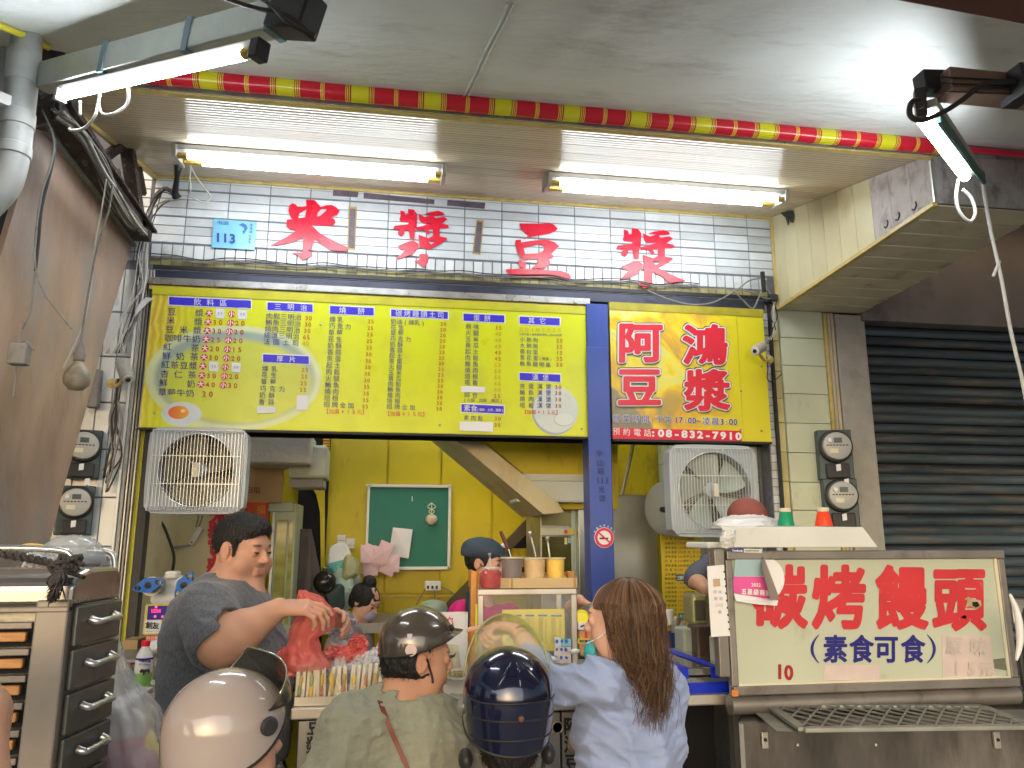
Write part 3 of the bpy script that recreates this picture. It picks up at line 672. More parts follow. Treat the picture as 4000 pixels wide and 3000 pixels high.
P, r, n = pcable([(3905, 1020), (3888, 1060), (3880, 1080)], 2.5, .006); MB().tube(P, r, 6).build('frayed_end', m_wire_w, t, smooth=True)
# junction boxes beyond the right lamp
t = thing('switch_box', 'dark electrical housing behind the right awning lamp', 'electrical box')
MB().pbox(3790, 600, 3900, 730, 2.9, .2).build('body', m_black, t, bev=.01)
MB().pbox(3925, 670, 4080, 735, 2.8, .1).build('cover', m_creamg, t, bev=.006)
# ================================================================ right soffit beam, right pier, shutter
bm = thing('beam_box', 'cream panelled beam box sloping out over the right pier with peeling end', 'beam')
xq = XR
pt, pb_ = onX(3630, 610, xq), onX(3630, 812, xq); Yo = pt.y
zb_in, zb_out = 2.985, 3.04; Xo = 2.72
MB().hexa([(xq+.006, Yo, zb_out+.006), (Xo, Yo, zb_out+.006), (Xo, 3.998, zb_in+.006), (xq+.006, 3.998, zb_in+.006), (xq+.006, Yo, pt.z), (Xo, Yo, pt.z+.02), (Xo, 3.998, ZT+.05), (xq+.006, 3.998, ZT+.05)]).build('core', m_peel, bm)
N_ = 10
for i in range(N_):
    y0 = 3.996-(3.996-Yo)*i/N_; y1 = 3.996-(3.996-Yo)*(i+1)/N_+.002
    zb = lambda y: zb_in+(zb_out-zb_in)*(3.998-y)/(3.998-Yo); zt_ = lambda y: min(cz(y), 3.56)-.004
    o = MB().hexa([(xq, y1, zb(y1)), (xq+.005, y1, zb(y1)), (xq+.005, y0, zb(y0)), (xq, y0, zb(y0)), (xq, y1, zt_(y1)), (xq+.005, y1, zt_(y1)), (xq+.005, y0, zt_(y0)), (xq, y0, zt_(y0))]).build('side_panel', m_peel if i >= N_-3 else m_cream, bm)
    o = MB().box(xq+.02, Xo, y1, y0, zb(y0)-.001, zb(y0)+.005).build('soffit_panel', m_soff, bm)
MB().beam((xq-.006, Yo-.01, zb_out-.004), (xq-.006, 3.99, zb_in-.004), .022, .018).build('corner_trim', m_ctrim, bm)
MB().box(xq-.012, xq+.010, 3.975, 3.992, zb_in, ZT-.012).build('corner_trim', m_ctrim, bm)
MB().box(xq-.008, xq+.006, Yo-.012, Yo-.002, zb_out, pt.z).build('corner_trim', m_alu, bm)
hk = MB()
for px, py in ((3465, 880), (3510, 850), (3575, 810)):
    c = onX(px, py, xq-.015); hk = MB().tube(smoothpath([c+Vector((0, .02, .0)), c+Vector((-.005, 0, -.012)), c+Vector((-.01, -.02, 0)), c+Vector((-.01, -.018, .016))], 5), .0035, 6)
    hk.build('hook', m_black, bm, smooth=True)
t = thing('torn_bracket', 'black torn clamp hanging at the inner corner of ceiling and beam', 'bracket')
MB().poly([[(3050, 832), (3095, 822), (3100, 840), (3098, 870), (3090, 868), (3085, 845), (3080, 880), (3070, 850)]], lambda a, b: onX(a, b, xq-.01), .004, (1, 0, 0)).build('plate', m_black, t)

# right pier: tile edge, yellowed strip, siding boards, trim, concrete edge
XS = 2.089
pier = tag(MB().box(2.235, 2.72, 4.03, 4.4, 0, 2.98).build('pier_wall', m_conc), kind='structure')
x0, x1 = onY(3062, 1500, 4).x, onY(3232, 1500, 4).x
zs = [2.984]; yy = 1320
zrows = [onY(3150, y, 4).z for y in (1322, 1430, 1540, 1655, 1770, 1885, 1995, 2110, 2225, 2340)]
prev = 2.984
for z in zrows+[.9, .5, .05]:
    MB().box(x0, x1, 4.0, 4.028, z+.003, prev).build('siding_board', m_creamg, pier, bev=.002); prev = z
for k in (0, .022, .044):
    MB().box(x1+.004+k, x1+.022+k, 3.99-.0*k, 4.028, .0, 2.978).build('trim_strip', M('wood_grain_trim', (.55, .47, .33), .45, var=.25, scale=14, stretch=(4, 1, .3)) if k else m_ctrim, pier, bev=.002)
MB().box(x1+.074, 2.74, 3.985, 4.03, 0, 2.972).build('concrete_edge', m_conc, pier, bev=.003)
# yellowed narrow strip and tile column between sign and pier
xs0 = onY(3030, 1500, 4).x; 
prev = 3.02
for i, z in enumerate([onY(3040, y, 4).z for y in (1330, 1450, 1555, 1650, 1765, 1880, 2000, 2110, 2230)]+[1.1, .5, .05]):
    MB().box(xs0+.004, x0-.006, 4.01, 4.03, z+.003, prev).build('edge_tile', M('yellowed_tile', (.55, .48, .22), .35, var=.15, scale=8, rnd_obj=.1, dirt=((.22, .14, .05), .3, 10, (1, 1, .4))), pier, bev=.001); prev = z
jam = tag(MB().box(XS+.03, xs0+.003, 4.045, 4.4, 0, 3.03).build('jamb_wall', m_grout), kind='structure')
z = 3.02
while z > .9:
    MB().box(XS+.034, xs0-.004, 4.036, 4.046, z-.042, z).build('tile', m_tile2, jam); z -= .046
MB().box(xs0-.012, xs0+.003, 4.0, 4.02, .0, 3.02).build('corner_bead', m_black, jam)

# shutter next door
sh = thing('roller_shutter', 'dark blue grey roller shutter closed beside the right pier', 'shutter')
z = 2.93; xs = 2.742
prof = [(0, 0), (-.010, .006), (-.014, .02), (-.012, .042), (-.004, .050), (0, .052), (.004, .055)]
V = []; 
for x in (xs, 6.2):
    for a, b in prof: V.append((x, a, b))
me = mesh_from('slat', V, [(i, i+1, 7+i+1, 7+i)[::-1] for i in range(6)], True); me.materials.append(m_shut)
ps = .0585
for i in range(50):
    o = bpy.data.objects.new('slat', me); C.objects.link(o); o.location = (0, 4.06, z-ps*(i+1)); o.parent = sh; o.rotation_euler = (rnd.gauss(0, .045), rnd.gauss(0, .0012), 0)
    if z-ps*(i+1) < .02: break
MB().box(xs, 6.2, 4.075, 4.09, 0, z).build('backing', m_dark, sh)
MB().box(xs-.02, xs+.02, 4.03, 4.05, 0, z).build('guide_rail', m_steeld, sh)
for z_ in (1.62, 1.72, 1.86):
    MB().tube([onY(3700+rnd.random()*200, 2000, 4.04)+Vector((0, 0, 0))]*1+[onY(3760, 2010, 4.03)], .004, 5)
tag(MB().box(2.72, 6.3, 3.96, 4.2, 2.935, 3.62).build('shutter_box_wall', m_brownw, bev=.004), kind='structure')
tag(MB().box(2.70, 6.3, 2.4, 4.2, 3.60, 3.7).build('neighbour_ceiling', m_brownw), kind='structure')

# ================================================================ left side: tiled pier, partition, pipe, truss
pl = tag(MB().box(-1.74, XL-.03, 4.008, 4.4, 0, 3.9).build('left_pier', m_grout), kind='structure')
MB().box(XL-.03, XL, 4.008, 4.12, 3.04, 3.9).build('pier_edge', m_grout, pl)
X_l = -1.642; tw = .066
cols = [X_l+i*(tw+.004) for i in range(5)]
zz = [0.95+.232*i for i in range(9)]
for cx in cols[:5]:
    for z0 in zz: tile(tw, .226, m_tile2, cx, z0, pl)
# upper left corner: small tiles
for i in range(2):
    for r in range(10):
        tile(.052, .046, m_tile, -1.385+i*.056+.0, 3.08+r*.05, pl)
for i, (a, b, mt) in enumerate(((-1.288, -1.276, m_white), (-1.273, -1.258, m_conc), (-1.255, -1.246, m_steeld), (-1.243, -1.234, m_conc), (-1.231, -1.222, m_steeld))):
    MB().box(a, b, 3.97+.008*i, 4.02+.008*i, 0, 3.035).build('frame_strip', mt, pl, bev=.002)
MB().box(-1.226, -1.205, 4.03, 4.1, 0, 2.22).build('yellow_strip', M('yellow_strip_paint', (.68, .62, .05), .4, dirt=(DK, .3, 9, (1, 1, .3))), pl)
MB().box(-1.202, -1.165, 4.03, 4.1, 0, 2.24).build('frame_strip', m_black, pl)

Xp = -1.345
pn = thing('partition', 'stained brown sheet partition leaning beside the left drain pipe', 'partition')
pc = [(118, 470), (165, 480), (340, 690), (520, 945), (430, 1240), (330, 1620), (250, 1900), (165, 2235), (-350, 2235), (-350, 1700), (-150, 1300), (0, 1010), (66, 785)]
P3 = [onX(x, y, Xp) for x, y in pc]
b = MB().add(P3+[p+Vector((-.02, 0, 0)) for p in P3], [tuple(range(13))[::-1], tuple(range(13, 26))]+[(i, (i+1) % 13, (i+1) % 13+13, i+13) for i in range(13)]); b.build('sheet', m_ply, pn)
MB().tube(smoothpath([onX(x, y, Xp+.006) for x, y in ((165, 480), (250, 585), (340, 695), (430, 810), (520, 945))], 3), .034, 4).build('top_rail', M('grey_green_rail', (.30, .33, .31), .6, var=.25, scale=15, dirt=((.1, .09, .08), .4, 20, (1, 1, 1))), pn)
for x in ():
    MB().tube([onX(x+120, 900, Xp+.004), onX(x-20, 1600, Xp+.004), onX(x-110, 2200, Xp+.004)], .003, 5).build('ridge', m_ply, pn)
t = thing('dark_recess_wall', 'dark wall behind the brown partition at the left edge', 'wall')
MB().box(-3.4, -1.76, 3.6, 3.7, 0, 3.9).build('surface', m_dark, t)

dp = thing('drain_pipe', 'fat grey drain pipe with an elbow at the far left', 'pipe')
Yp_ = 2.35
pp = [(108, 130), (94, 250), (80, 380), (66, 500), (52, 610), (20, 720), (-50, 800), (-120, 850)]
P, r, n = pcable(pp, Yp_, .045); rr = .044
MB().tube(P, rr, 20).build('pipe_run', m_pvc, dp, smooth='auto')
def ring(px, py, px2, py2, r): MB().tube([onY(px, py, Yp_), onY(px2, py2, Yp_)], r, 20).build('coupling', m_pvc, dp, smooth='auto', bev=.003)
ring(96, 205, 84, 330, .047); ring(72, 440, 66, 500, .048); ring(56, 570, 50, 612, .049)
MB().tube([onY(-20, 400, Yp_), onY(-25, 440, Yp_)], .08, 18).build('clamp', m_white, dp, smooth='auto')
t = thing('small_pipe', 'thin grey pipe behind the fat drain pipe at the left edge', 'pipe')
MB().tube([onY(10, 130, 2.5), onY(-5, 300, 2.5), onY(-5, 620, 2.5)], .03, 12).build('pipe_run', m_pvc, t, smooth='auto')
t = thing('corner_post', 'dark corner post beside the top of the drain pipe', 'post')
MB().beam(onY(195, 170, 2.5), onY(130, 480, 2.7), .09, .09).build('shaft', m_rust, t, bev=.004)

tr2 = thing('steel_truss', 'rusty steel angle truss with cables slanting along the partition', 'truss')
def xb(a, b, w, X, name='angle_bar', mat=m_rust, h=None):
    p, q = onX(a[0], a[1], X), onX(b[0], b[1], X); MB().beam(p, q, w, h or w, up=(1, 0, 0)).build(name, mat, tr2, bev=.003)
xb((205, 380), (560, 915), .085, -1.26); xb((245, 400), (590, 905), .014, -1.225, h=.06)
xb((497, 575), (545, 900), .055, -1.245); xb((372, 640), (478, 565), .035, -1.26); xb((540, 655), (560, 760), .03, -1.27)
xb((205, 250), (215, 470), .05, -1.22)
MB().poly([[(345, 560), (385, 600), (380, 650), (345, 640)]], lambda a, b: onX(a, b, -1.29), .01, (1, 0, 0)).build('plate', m_white, tr2)
MB().poly([[(390, 650), (470, 660), (480, 750), (440, 790), (380, 720)]], lambda a, b: onX(a, b, -1.30), .01, (1, 0, 0)).build('plate', m_alu, tr2)

def cable(label, q, Y, r, mat, name='cable', group=None):
    t = thing(name, label, 'cable', group); P, r, n = pcable(q, Y, r); MB().tube(P, r, 6).build('strand', mat, t, smooth=True); return t
cs = thing('cable_bundle', 'tangled bundle of old cables hanging over the rusty truss at left', 'cable')
for i in range(24):
    a = rnd.random(); off = rnd.uniform(-14, 14)
    off *= 2; q = [(225+off, 430+rnd.uniform(-10, 30), 2.62), (310+off, 520+rnd.uniform(-10, 20), 2.8), (385+off, 640+rnd.uniform(-20, 30), 3.0), (440+off, 760+rnd.uniform(-20, 20), 3.2), (505+off, 860+rnd.uniform(-20, 20), 3.45), (560+off*.6, 905+rnd.uniform(-14, 14), 3.75)]
    P, r, n = pcable(q, 3.4, rnd.choice((.003, .004, .005))); MB().tube(P, r, 5).build('strand', rnd.choice((m_wire_g, m_wire_g, m_wire_k, m_wire_w)), cs, smooth=True)
for i in range(10):
    q = [(700+rnd.uniform(-15, 12), 775+rnd.uniform(-8, 8), 3.9), (640, 770+rnd.uniform(-40, 30), 3.9), (590+rnd.uniform(-15, 15), 800+rnd.uniform(-20, 70), 3.92), (565+rnd.uniform(-8, 8), 905, 3.93)]
    P, r, n = pcable(q, 3.9, rnd.choice((.003, .0045))); MB().tube(P, r, 5).build('strand', rnd.choice((m_wire_g, m_wire_k)), cs, smooth=True)
for i in range(12):   # down the pier
    x = rnd.uniform(555, 590)
    q = [(x, 900, 3.94), (x-rnd.uniform(0, 30), 1000, 3.95), (x-rnd.uniform(10, 40), 1120, 3.94), (530-rnd.uniform(-10, 60), 1230, 3.94), (500-rnd.uniform(0, 90), 1380, 3.94)]
    P, r, n = pcable(q, 3.9, rnd.choice((.003, .004))); MB().tube(P, r, 5).build('strand', rnd.choice((m_wire_g, m_wire_k, m_wire_w)), cs, smooth=True)
for i in range(8):
    x = rnd.uniform(425, 455)
    q = [(470+rnd.uniform(-20, 20), 1480, 3.93), (x+15, 1560, 3.92), (x+rnd.uniform(-10, 40), 1640, 3.93), (x-10+rnd.uniform(-10, 50), 1780, 3.93), (x-30, 1880+rnd.uniform(-50, 50), 3.95)]
    P, r, n = pcable(q, 3.9, rnd.choice((.004, .006))); MB().tube(P, r, 5).build('strand', rnd.choice((m_wire_g, m_wire_k)), cs, smooth=True)
MB().add([onY(x, y, 3.9+z) for x, y, z in ((540, 1190, 0), (570, 1160, .02), (600, 1165, 0), (575, 1185, .03), (545, 1215, 0), (525, 1240, .02))], [(0, 1, 2, 3), (0, 3, 4, 5)]).build('plastic_wrap', m_paper, cs, smooth=True)
cable('white loose cable looping below the left edge of the strip ceiling', [(735, 605, 3.75), (745, 640, 3.75), (742, 700, 3.75), (745, 740, 3.75), (735, 765, 3.8)], 3.8, .004, m_wire_w)
cable('white cable dropping from the ceiling then curling right over the tiles', [(728, 610, 3.7), (765, 690, 3.8), (815, 755, 3.9), (820, 780, 3.9), (790, 790, 3.9), (735, 765, 3.9), (700, 760, 3.9)], 3.8, .005, m_wire_w)
t = thing('ceiling_plug', 'black plastic bag stub hanging where cables leave the ceiling', 'cable')
MB().tube([onY(697, 638, 3.75), onY(692, 690, 3.8), onY(684, 750, 3.88), onY(690, 770, 3.9)], [.02, .012, .016, .024], 8).build('wrap', m_black, t, smooth=True)
wl_ = thing('fascia_cable', 'thin wires tacked along the lower edge of the tiled fascia', 'cable')
zl0 = zb0
for k, (mt, dz) in enumerate(((m_wire_g, 0), (m_wire_k, .010), (m_wire_g, -.008))):
    P = [(XL+.02+i*(XR-XL-.5)/24, 3.985, zl0+.0+dz+.006*math.sin(i*1.9+k)-(.010 if i % 4 == 2 else 0)) for i in range(25)]
    MB().tube(smoothpath(P, 4), .003, 5).build('strand', mt, wl_, smooth=True)
for q in ([(2530, 1135), (2600, 1165), (2700, 1190), (2790, 1180), (2880, 1130), (2930, 1095), (2985, 1090), (3000, 1130), (3015, 1160)], [(2865, 1135), (2900, 1170), (2940, 1205), (2965, 1160), (2990, 1110)], [(2870, 1130), (2930, 1140), (2990, 1165), (3030, 1165)]):
    P, r, n = pcable(q, 3.96, .0045); MB().tube(P, r, 6).build('strand', m_wire_g, wl_, smooth=True)
t = thing('wire_anchor', 'small black anchor with wires at the right end of the fascia', 'bracket')
MB().beam(onY(2978, 1062, 3.95), onY(2985, 1140, 3.95), .016, .02).build('pin', m_black, t); MB().pbox(3010, 1148, 3040, 1172, 3.95, .04).build('clip', m_black, t, bev=.004)
cg = thing('pier_cable', 'loose wires running down the yellowed tile strip beside the camera', 'cable')
for i in range(6):
    q = [(3020+rnd.uniform(-8, 15), 1165, 3.97), (3015+rnd.uniform(-10, 25), 1230, 3.96), (3020+rnd.uniform(-8, 14), 1290, 3.96), (2995+rnd.uniform(-6, 22), 1330, 3.95)]
    P, r, n = pcable(q, 3.9, .003); MB().tube(P, r, 5).build('strand', rnd.choice((m_wire_g, m_wire_k, m_wire_w)), cg, smooth=True)
P, r, n = pcable([(2995, 1390), (3000, 1440), (2998, 1480), (3020, 1490), (3055, 1460)], 3.95, .003); MB().tube(P, r, 5).build('strand', m_wire_k, cg, smooth=True)

# hanging cables in front of the partition
def hang(label, q, Y, r, mat): return cable(label, q, Y, r, mat, 'hanging_cable')
hang('dark cable hanging in front of the partition beside the drain pipe', [(150, 420), (205, 510), (208, 620), (165, 800), (150, 950), (138, 1060)], 2.55, .005, m_wire_k)
hang('twisted twin cable hanging down the partition with a frayed end', [(165, 430), (210, 540), (200, 640), (160, 770), (135, 1000), (165, 1130), (230, 1220), (280, 1285)], 2.5, .0035, m_wire_g)
hang('grey flex running down to the dusty light bulb', [(440, 720), (425, 820), (385, 950), (370, 1010), (345, 1150), (325, 1270), (313, 1360)], 3.0, .004, m_wire_g)
hang('second thin flex beside the bulb flex', [(415, 700), (400, 800), (372, 950), (360, 1080), (330, 1250), (280, 1370), (245, 1440)], 3.02, .003, m_wire_w)
hang('flex running down to the grey socket box in front of the partition', [(138, 1060), (120, 1200), (85, 1290), (75, 1345)], 2.5, .004, m_wire_g)
t = thing('socket_box', 'grey plastic socket box hanging from a cable in front of the partition', 'electrical box')
c = onY(76, 1385, 2.5)
MB().box(c.x-.026, c.x+.026, c.y-.02, c.y+.02, c.z-.033, c.z+.033).build('body', m_wire_g, t, bev=.004)
P, r, n = pcable([(62, 1430), (60, 1480), (52, 1555)], 2.5, .003); MB().tube(P, r, 6).build('tail', m_wire_g, t, smooth=True)
P, r, n = pcable([(85, 1335), (105, 1335), (135, 1370)], 2.5, .003); MB().tube(P, r, 6).build('tail', m_wire_g, t, smooth=True)
t = thing('light_bulb', 'dusty unlit round light bulb hanging in front of the partition', 'light bulb')
c = onY(301, 1475, 3.0)
m_bulb = M('dusty_glass', (.36, .33, .26), .45, var=.35, scale=18, bump=.1, dirt=((.14, .12, .09), .5, 12, (1, 1, 1)))
MB().lathe([(.001, -.050), (.025, -.045), (.042, -.028), (.047, -.006), (.044, .014), (.034, .034), (.020, .050), (.017, .062)], c, n=24).build('glass_globe', m_bulb, t, smooth=True)
MB().lathe([(.018, .060), (.020, .070), (.018, .078), (.021, .086), (.017, .10), (.010, .125), (.006, .135)], c, n=16).build('socket', m_wire_g, t, smooth=True)

# ---------------------------------------------------------------- meters
m_mbox = M('meter_box_paint', (.055, .085, .095), .4, .2, var=.25, scale=8, dirt=((.12, .11, .09), .3, 10, (1, 1, 1)))
m_mface = M('meter_face', (.45, .46, .44), .35, var=.06)
def meter(px, py, w, label, Y=3.93, yaw=-.25):
    t = thing('electricity_meter', label, 'electricity meter', 'grey round electricity meters on dark boxes')
    c = onY(px, py, Y); k = (onY(px+w/2, py, Y).x-onY(px-w/2, py, Y).x); rt = Vector((math.cos(yaw), math.sin(yaw), 0)); fw = Vector((-rt.y, rt.x, 0)); 
    # box body behind and below
    p = lambda a, b, z: c+rt*a*k+fw*b*k+Vector((0, 0, z*k))
    MB().hexa([p(-.46, -.02, -.85), p(.46, -.02, -.85), p(.46, .32, -.85), p(-.46, .32, -.85), p(-.46, -.02, .52), p(.46, -.02, .52), p(.46, .32, .52), p(-.46, .32, .52)]).build('box', m_mbox, t, bev=.006)
    MB().hexa([p(-.30, -.13, -.82), p(.32, -.13, -.82), p(.32, -.03, -.82), p(-.30, -.03, -.82), p(-.30, -.10, -.42), p(.32, -.10, -.42), p(.32, -.03, -.42), p(-.30, -.03, -.42)]).build('terminal_cover', m_black, t, bev=.006)
    MB().lathe([(.44*k, 0), (.46*k, .05*k), (.44*k, .12*k), (.40*k, .14*k)], p(0, -.02, .05), -fw, n=28).build('collar', m_black, t, smooth='auto')
    MB().lathe([(.39*k, .12*k), (.37*k, .22*k), (.34*k, .235*k), (.001, .24*k)], p(0, -.02, .05), -fw, n=28).build('dial_face', m_mface, t, smooth='auto')
    fn = lambda a, b, d: p(a, -.265-d, b+.05)
    MB().poly([[(-.10, .08), (.12, .08), (.12, .22), (-.10, .22)]], lambda a, b: fn(a, b, 0), .004*k/.1, -fw).build('display', M('lcd', (.06, .08, .08), .3), t)
    MB().poly([[(-.22, -.20), (0, -.20), (0, -.08), (-.22, -.08)]], lambda a, b: fn(a, b, 0), .004, -fw).build('label_sticker', m_cream_p, t)
    MB().lathe([(.06*k, 0), (.055*k, .01)], fn(-.22, .15, 0), -fw, n=14).build('knob', m_white, t, smooth='auto')
    b = MB()
    for i in range(7): b.poly([[(-.3+i*.085, .0), (-.24+i*.085, .0), (-.24+i*.085, .03), (-.3+i*.085, .03)]], lambda a, b_: fn(a, b_, 0), .002, -fw)
    b.build('scale_marks', m_black, t)
    for (a, z) in ((.0, -.52), (.18, -.92)):
        MB().hexa([p(a-.06, -.17, z-.12), p(a+.06, -.17, z-.10), p(a+.06, -.15, z-.10), p(a-.06, -.15, z-.12), p(a-.06, -.17, z+.06), p(a+.06, -.17, z+.08), p(a+.06, -.15, z+.08), p(a-.06, -.15, z+.06)]).build('seal_tag', m_paper, t)
    return t
meter(326, 1750, 150, 'upper electricity meter on the left pier under the cables', yaw=.35)
meter(295, 1970, 150, 'lower electricity meter on the left pier above the steamer cart', yaw=.35)
meter(3262, 1752, 130, 'upper electricity meter on the right pier beside the shutter')
meter(3285, 1943, 130, 'lower electricity meter on the right pier behind the orange bottle')
# ---------------------------------------------------------------- cameras
def cctv(px, py, Y, label, d, L, r, mount):
    t = thing('security_camera', label, 'security camera', 'small bullet cameras')
    c = onY(px, py, Y); d = Vector(d).normalized(); m_c = M('camera_housing', (.40, .39, .35), .5, var=.2, scale=30, dirt=((.2, .17, .12), .4, 30, (1, 1, 1)))
    MB().lathe([(r*.96, -L/2), (r, -L/2+.004), (r, L/2-.01), (r*.9, L/2)], c, d, n=20).build('housing', m_c, t, smooth='auto')
    MB().lathe([(r*.86, L/2), (r*.8, L/2+.003), (.001, L/2+.003)], c, d, n=20).build('lens_ring', m_white, t, smooth='auto')
    MB().lathe([(r*.4, L/2+.003), (r*.3, L/2+.010), (.001, L/2+.011)], c, d, n=14).build('lens', m_black, t, smooth='auto')
    MB().tube(smoothpath([c-Vector((0, 0, r)), c+Vector(mount)*.5-Vector((0, 0, r*1.3)), c+Vector(mount)], 5), .009, 8).build('bracket', m_ctrim, t, smooth=True)
    MB().lathe([(.024, 0), (.024, .006), (.010, .012)], c+Vector(mount), (0, -1, 0), n=16).build('mounting_disc', m_ctrim, t, smooth='auto')
cctv(2965, 1362, 3.86, 'grey bullet camera at the right edge of the red lettered sign', (-.75, -.5, -.42), .10, .029, (.11, .10, -.035))
cctv(488, 1448, 3.88, 'dusty box camera pointing down on the left tiled pier', (.45, -.45, -.8), .12, .033, (-.08, .08, -.05))
t = thing('cable_box', 'small grey cable box on the left pier between camera and meter', 'electrical box')
MB().pbox(340, 1440, 385, 1590, 3.93, .05).build('body', m_wire_g, t, bev=.006)

# ================================================================ sign boards
m_lime = M('lime_yellow_print', (.72, .74, .015), .32, var=.05, scale=2, rvar=.05)
XB0, XB1 = -1.21, 1.058; ZB0_, ZB1 = 2.212, 2.935; YB = 3.955
mb_ = thing('menu_board', 'long lime yellow menu board listing drinks, sandwiches and buns above the counter', 'sign')
# printed background made in the material: lime with soft white bowls, yellow noodle texture at left
def board_mat():
    m = bpy.data.materials.new('menu_print'); m.use_nodes = True; nt = m.node_tree; L = nt.links; bs = nt.nodes['Principled BSDF']
    tc = nn(nt, 'ShaderNodeTexCoord'); pos = nn(nt, 'ShaderNodeSeparateXYZ'); L.new(tc.outputs['Object'], pos.inputs[0])
    col = None
    def mix(a, b, fac):
        x = nn(nt, 'ShaderNodeMix', data_type='RGBA')
        if isinstance(fac, float): x.inputs[0].default_value = fac
        else: L.new(fac, x.inputs[0])
        for k, s_ in ((6, a), (7, b)):
            if isinstance(s_, tuple): x.inputs[k].default_value = s_
            else: L.new(s_, x.inputs[k])
        return x.outputs[2]
    def mth(op, a, b=None, c=None):
        n_ = nn(nt, 'ShaderNodeMath', operation=op)
        for i, v in enumerate((a, b, c)):
            if v is None: continue
            if isinstance(v, (int, float)): n_.inputs[i].default_value = v
            else: L.new(v, n_.inputs[i])
        return n_.outputs[0]
    def ellip(cx, cz_, rx, rz, e0, e1):   # 1 inside
        a = mth('POWER', mth('DIVIDE', mth('SUBTRACT', pos.outputs[0], cx), rx), 2.); b_ = mth('POWER', mth('DIVIDE', mth('SUBTRACT', pos.outputs[2], cz_), rz), 2.)
        a = nn(nt, 'ShaderNodeMath', operation='SQRT'); s2 = mth('ADD', mth('MULTIPLY', mth('DIVIDE', mth('SUBTRACT', pos.outputs[0], cx), rx), mth('DIVIDE', mth('SUBTRACT', pos.outputs[0], cx), rx)), mth('MULTIPLY', mth('DIVIDE', mth('SUBTRACT', pos.outputs[2], cz_), rz), mth('DIVIDE', mth('SUBTRACT', pos.outputs[2], cz_), rz))); L.new(s2, a.inputs[0])
        r = nn(nt, 'ShaderNodeMapRange'); L.new(a.outputs[0], r.inputs[0]); r.inputs[1].default_value = e0; r.inputs[2].default_value = e1; r.inputs[3].default_value = 1; r.inputs[4].default_value = 0; return r.outputs[0]
    nz = nn(nt, 'ShaderNodeTexNoise'); nz.inputs['Scale'].default_value = 2; nz.inputs['Detail'].default_value = 4; L.new(tc.outputs['Object'], nz.inputs[0])
    wv = nn(nt, 'ShaderNodeTexWave'); wv.inputs['Scale'].default_value = 9; wv.inputs['Distortion'].default_value = 6; wv.inputs['Detail'].default_value = 3; L.new(tc.outputs['Object'], wv.inputs[0])
    base = mix((.64, .71, .008, 1), (.69, .73, .02, 1), nz.outputs[0])
    # orange noodle texture in the left corner
    cl_ = mix((.60, .42, .03, 1), (.80, .66, .10, 1), wv.outputs[0])
    lm = nn(nt, 'ShaderNodeMapRange'); L.new(mth('ADD', pos.outputs[0], mth('MULTIPLY', mth('SUBTRACT', 2.95, pos.outputs[2]), .22)), lm.inputs[0]); lm.inputs[1].default_value = -1.14; lm.inputs[2].default_value = -.93; lm.inputs[3].default_value = 1; lm.inputs[4].default_value = 0
    base = mix(base, cl_, lm.outputs[0])
    # pale bowl ring at left, dark inside rim, green-yellow interior
    bcx, bcz = -.78, 2.475
    base = mix(base, (.66, .72, .40, 1), ellip(bcx, bcz, .43, .275, .97, 1.0))
    base = mix(base, (.32, .42, .38, 1), ellip(bcx+.005, bcz, .40, .250, .93, 1.0))
    base = mix(base, (.60, .66, .06, 1), ellip(bcx+.015, bcz-.02, .385, .232, .86, .99))
    # plate lower right
    base = mix(base, (.34, .40, .44, 1), ellip(.86, 2.345, .125, .13, .97, 1.0))
    base = mix(base, (.60, .66, .62, 1), ellip(.868, 2.355, .125, .128, .96, 1.0))
    base = mix(base, (.44, .50, .48, 1), ellip(.91, 2.30, .055, .035, .96, 1.0))
    base = mix(base, (.66, .72, .66, 1), ellip(.912, 2.303, .052, .033, .96, 1.0))
    # egg at lower left
    base = mix(base, (.62, .68, .72, 1), ellip(-1.02, 2.283, .098, .062, .93, 1.0))
    yk = mix((.72, .10, .02, 1), (.85, .45, .03, 1), mth('MULTIPLY_ADD', pos.outputs[0], 9., 9.7))
    base = mix(base, yk, ellip(-1.035, 2.29, .050, .034, .93, 1.0))
    base = mix(base, (.85, .60, .25, 1), ellip(-1.015, 2.298, .012, .010, .7, 1.0))
    n9 = nn(nt, 'ShaderNodeTexNoise'); n9.inputs['Scale'].default_value = 5; n9.inputs['Detail'].default_value = 8; L.new(tc.outputs['Object'], n9.inputs[0]); r9 = nn(nt, 'ShaderNodeMapRange'); L.new(n9.outputs[0], r9.inputs[0]); r9.inputs[1].default_value = .52; r9.inputs[2].default_value = .78; r9.inputs[4].default_value = .32
    base = mix(base, (.34, .33, .07, 1), r9.outputs[0])
    L.new(base, bs.inputs['Base Color']); L.new(mth('MULTIPLY_ADD', n9.outputs[0], .35, .15), bs.inputs['Roughness'])
    return m
MB().box(XB0, XB1, YB, YB+.03, ZB0_, ZB1).build('panel', board_mat(), mb_, bev=.002)
MB().box(XB0, XB1, YB-.004, YB-.001, ZB1-.045, ZB1-.002).build('top_strip', M('darker_lime', (.55, .53, .03), .4, var=.15, scale=10), mb_)
b = MB(); b.box(XB0-.01, XB1, YB-.004, YB+.034, ZB0_-.010, ZB0_-.001); b.build('bottom_edge', m_black, mb_)
fB = lambda x, y: onY(x, y, YB-.001)
m_hdr = M('blue_header_print', (.045, .030, .62), .4, var=.03); m_wh = M('white_print', (.82, .84, .85), .45); m_txt = M('dark_blue_print', (.035, .03, .22), .5); m_num = M('brown_red_print', (.50, .10, .02), .5); m_rd = M('red_print', (.70, .03, .08), .45); m_fade = M('faded_print', (.60, .42, .04), .5)
hdr = MB(); hb = MB(); wt = MB(); tx_ = MB(); nm = MB(); rc = MB(); fd = MB(); st_ = MB()
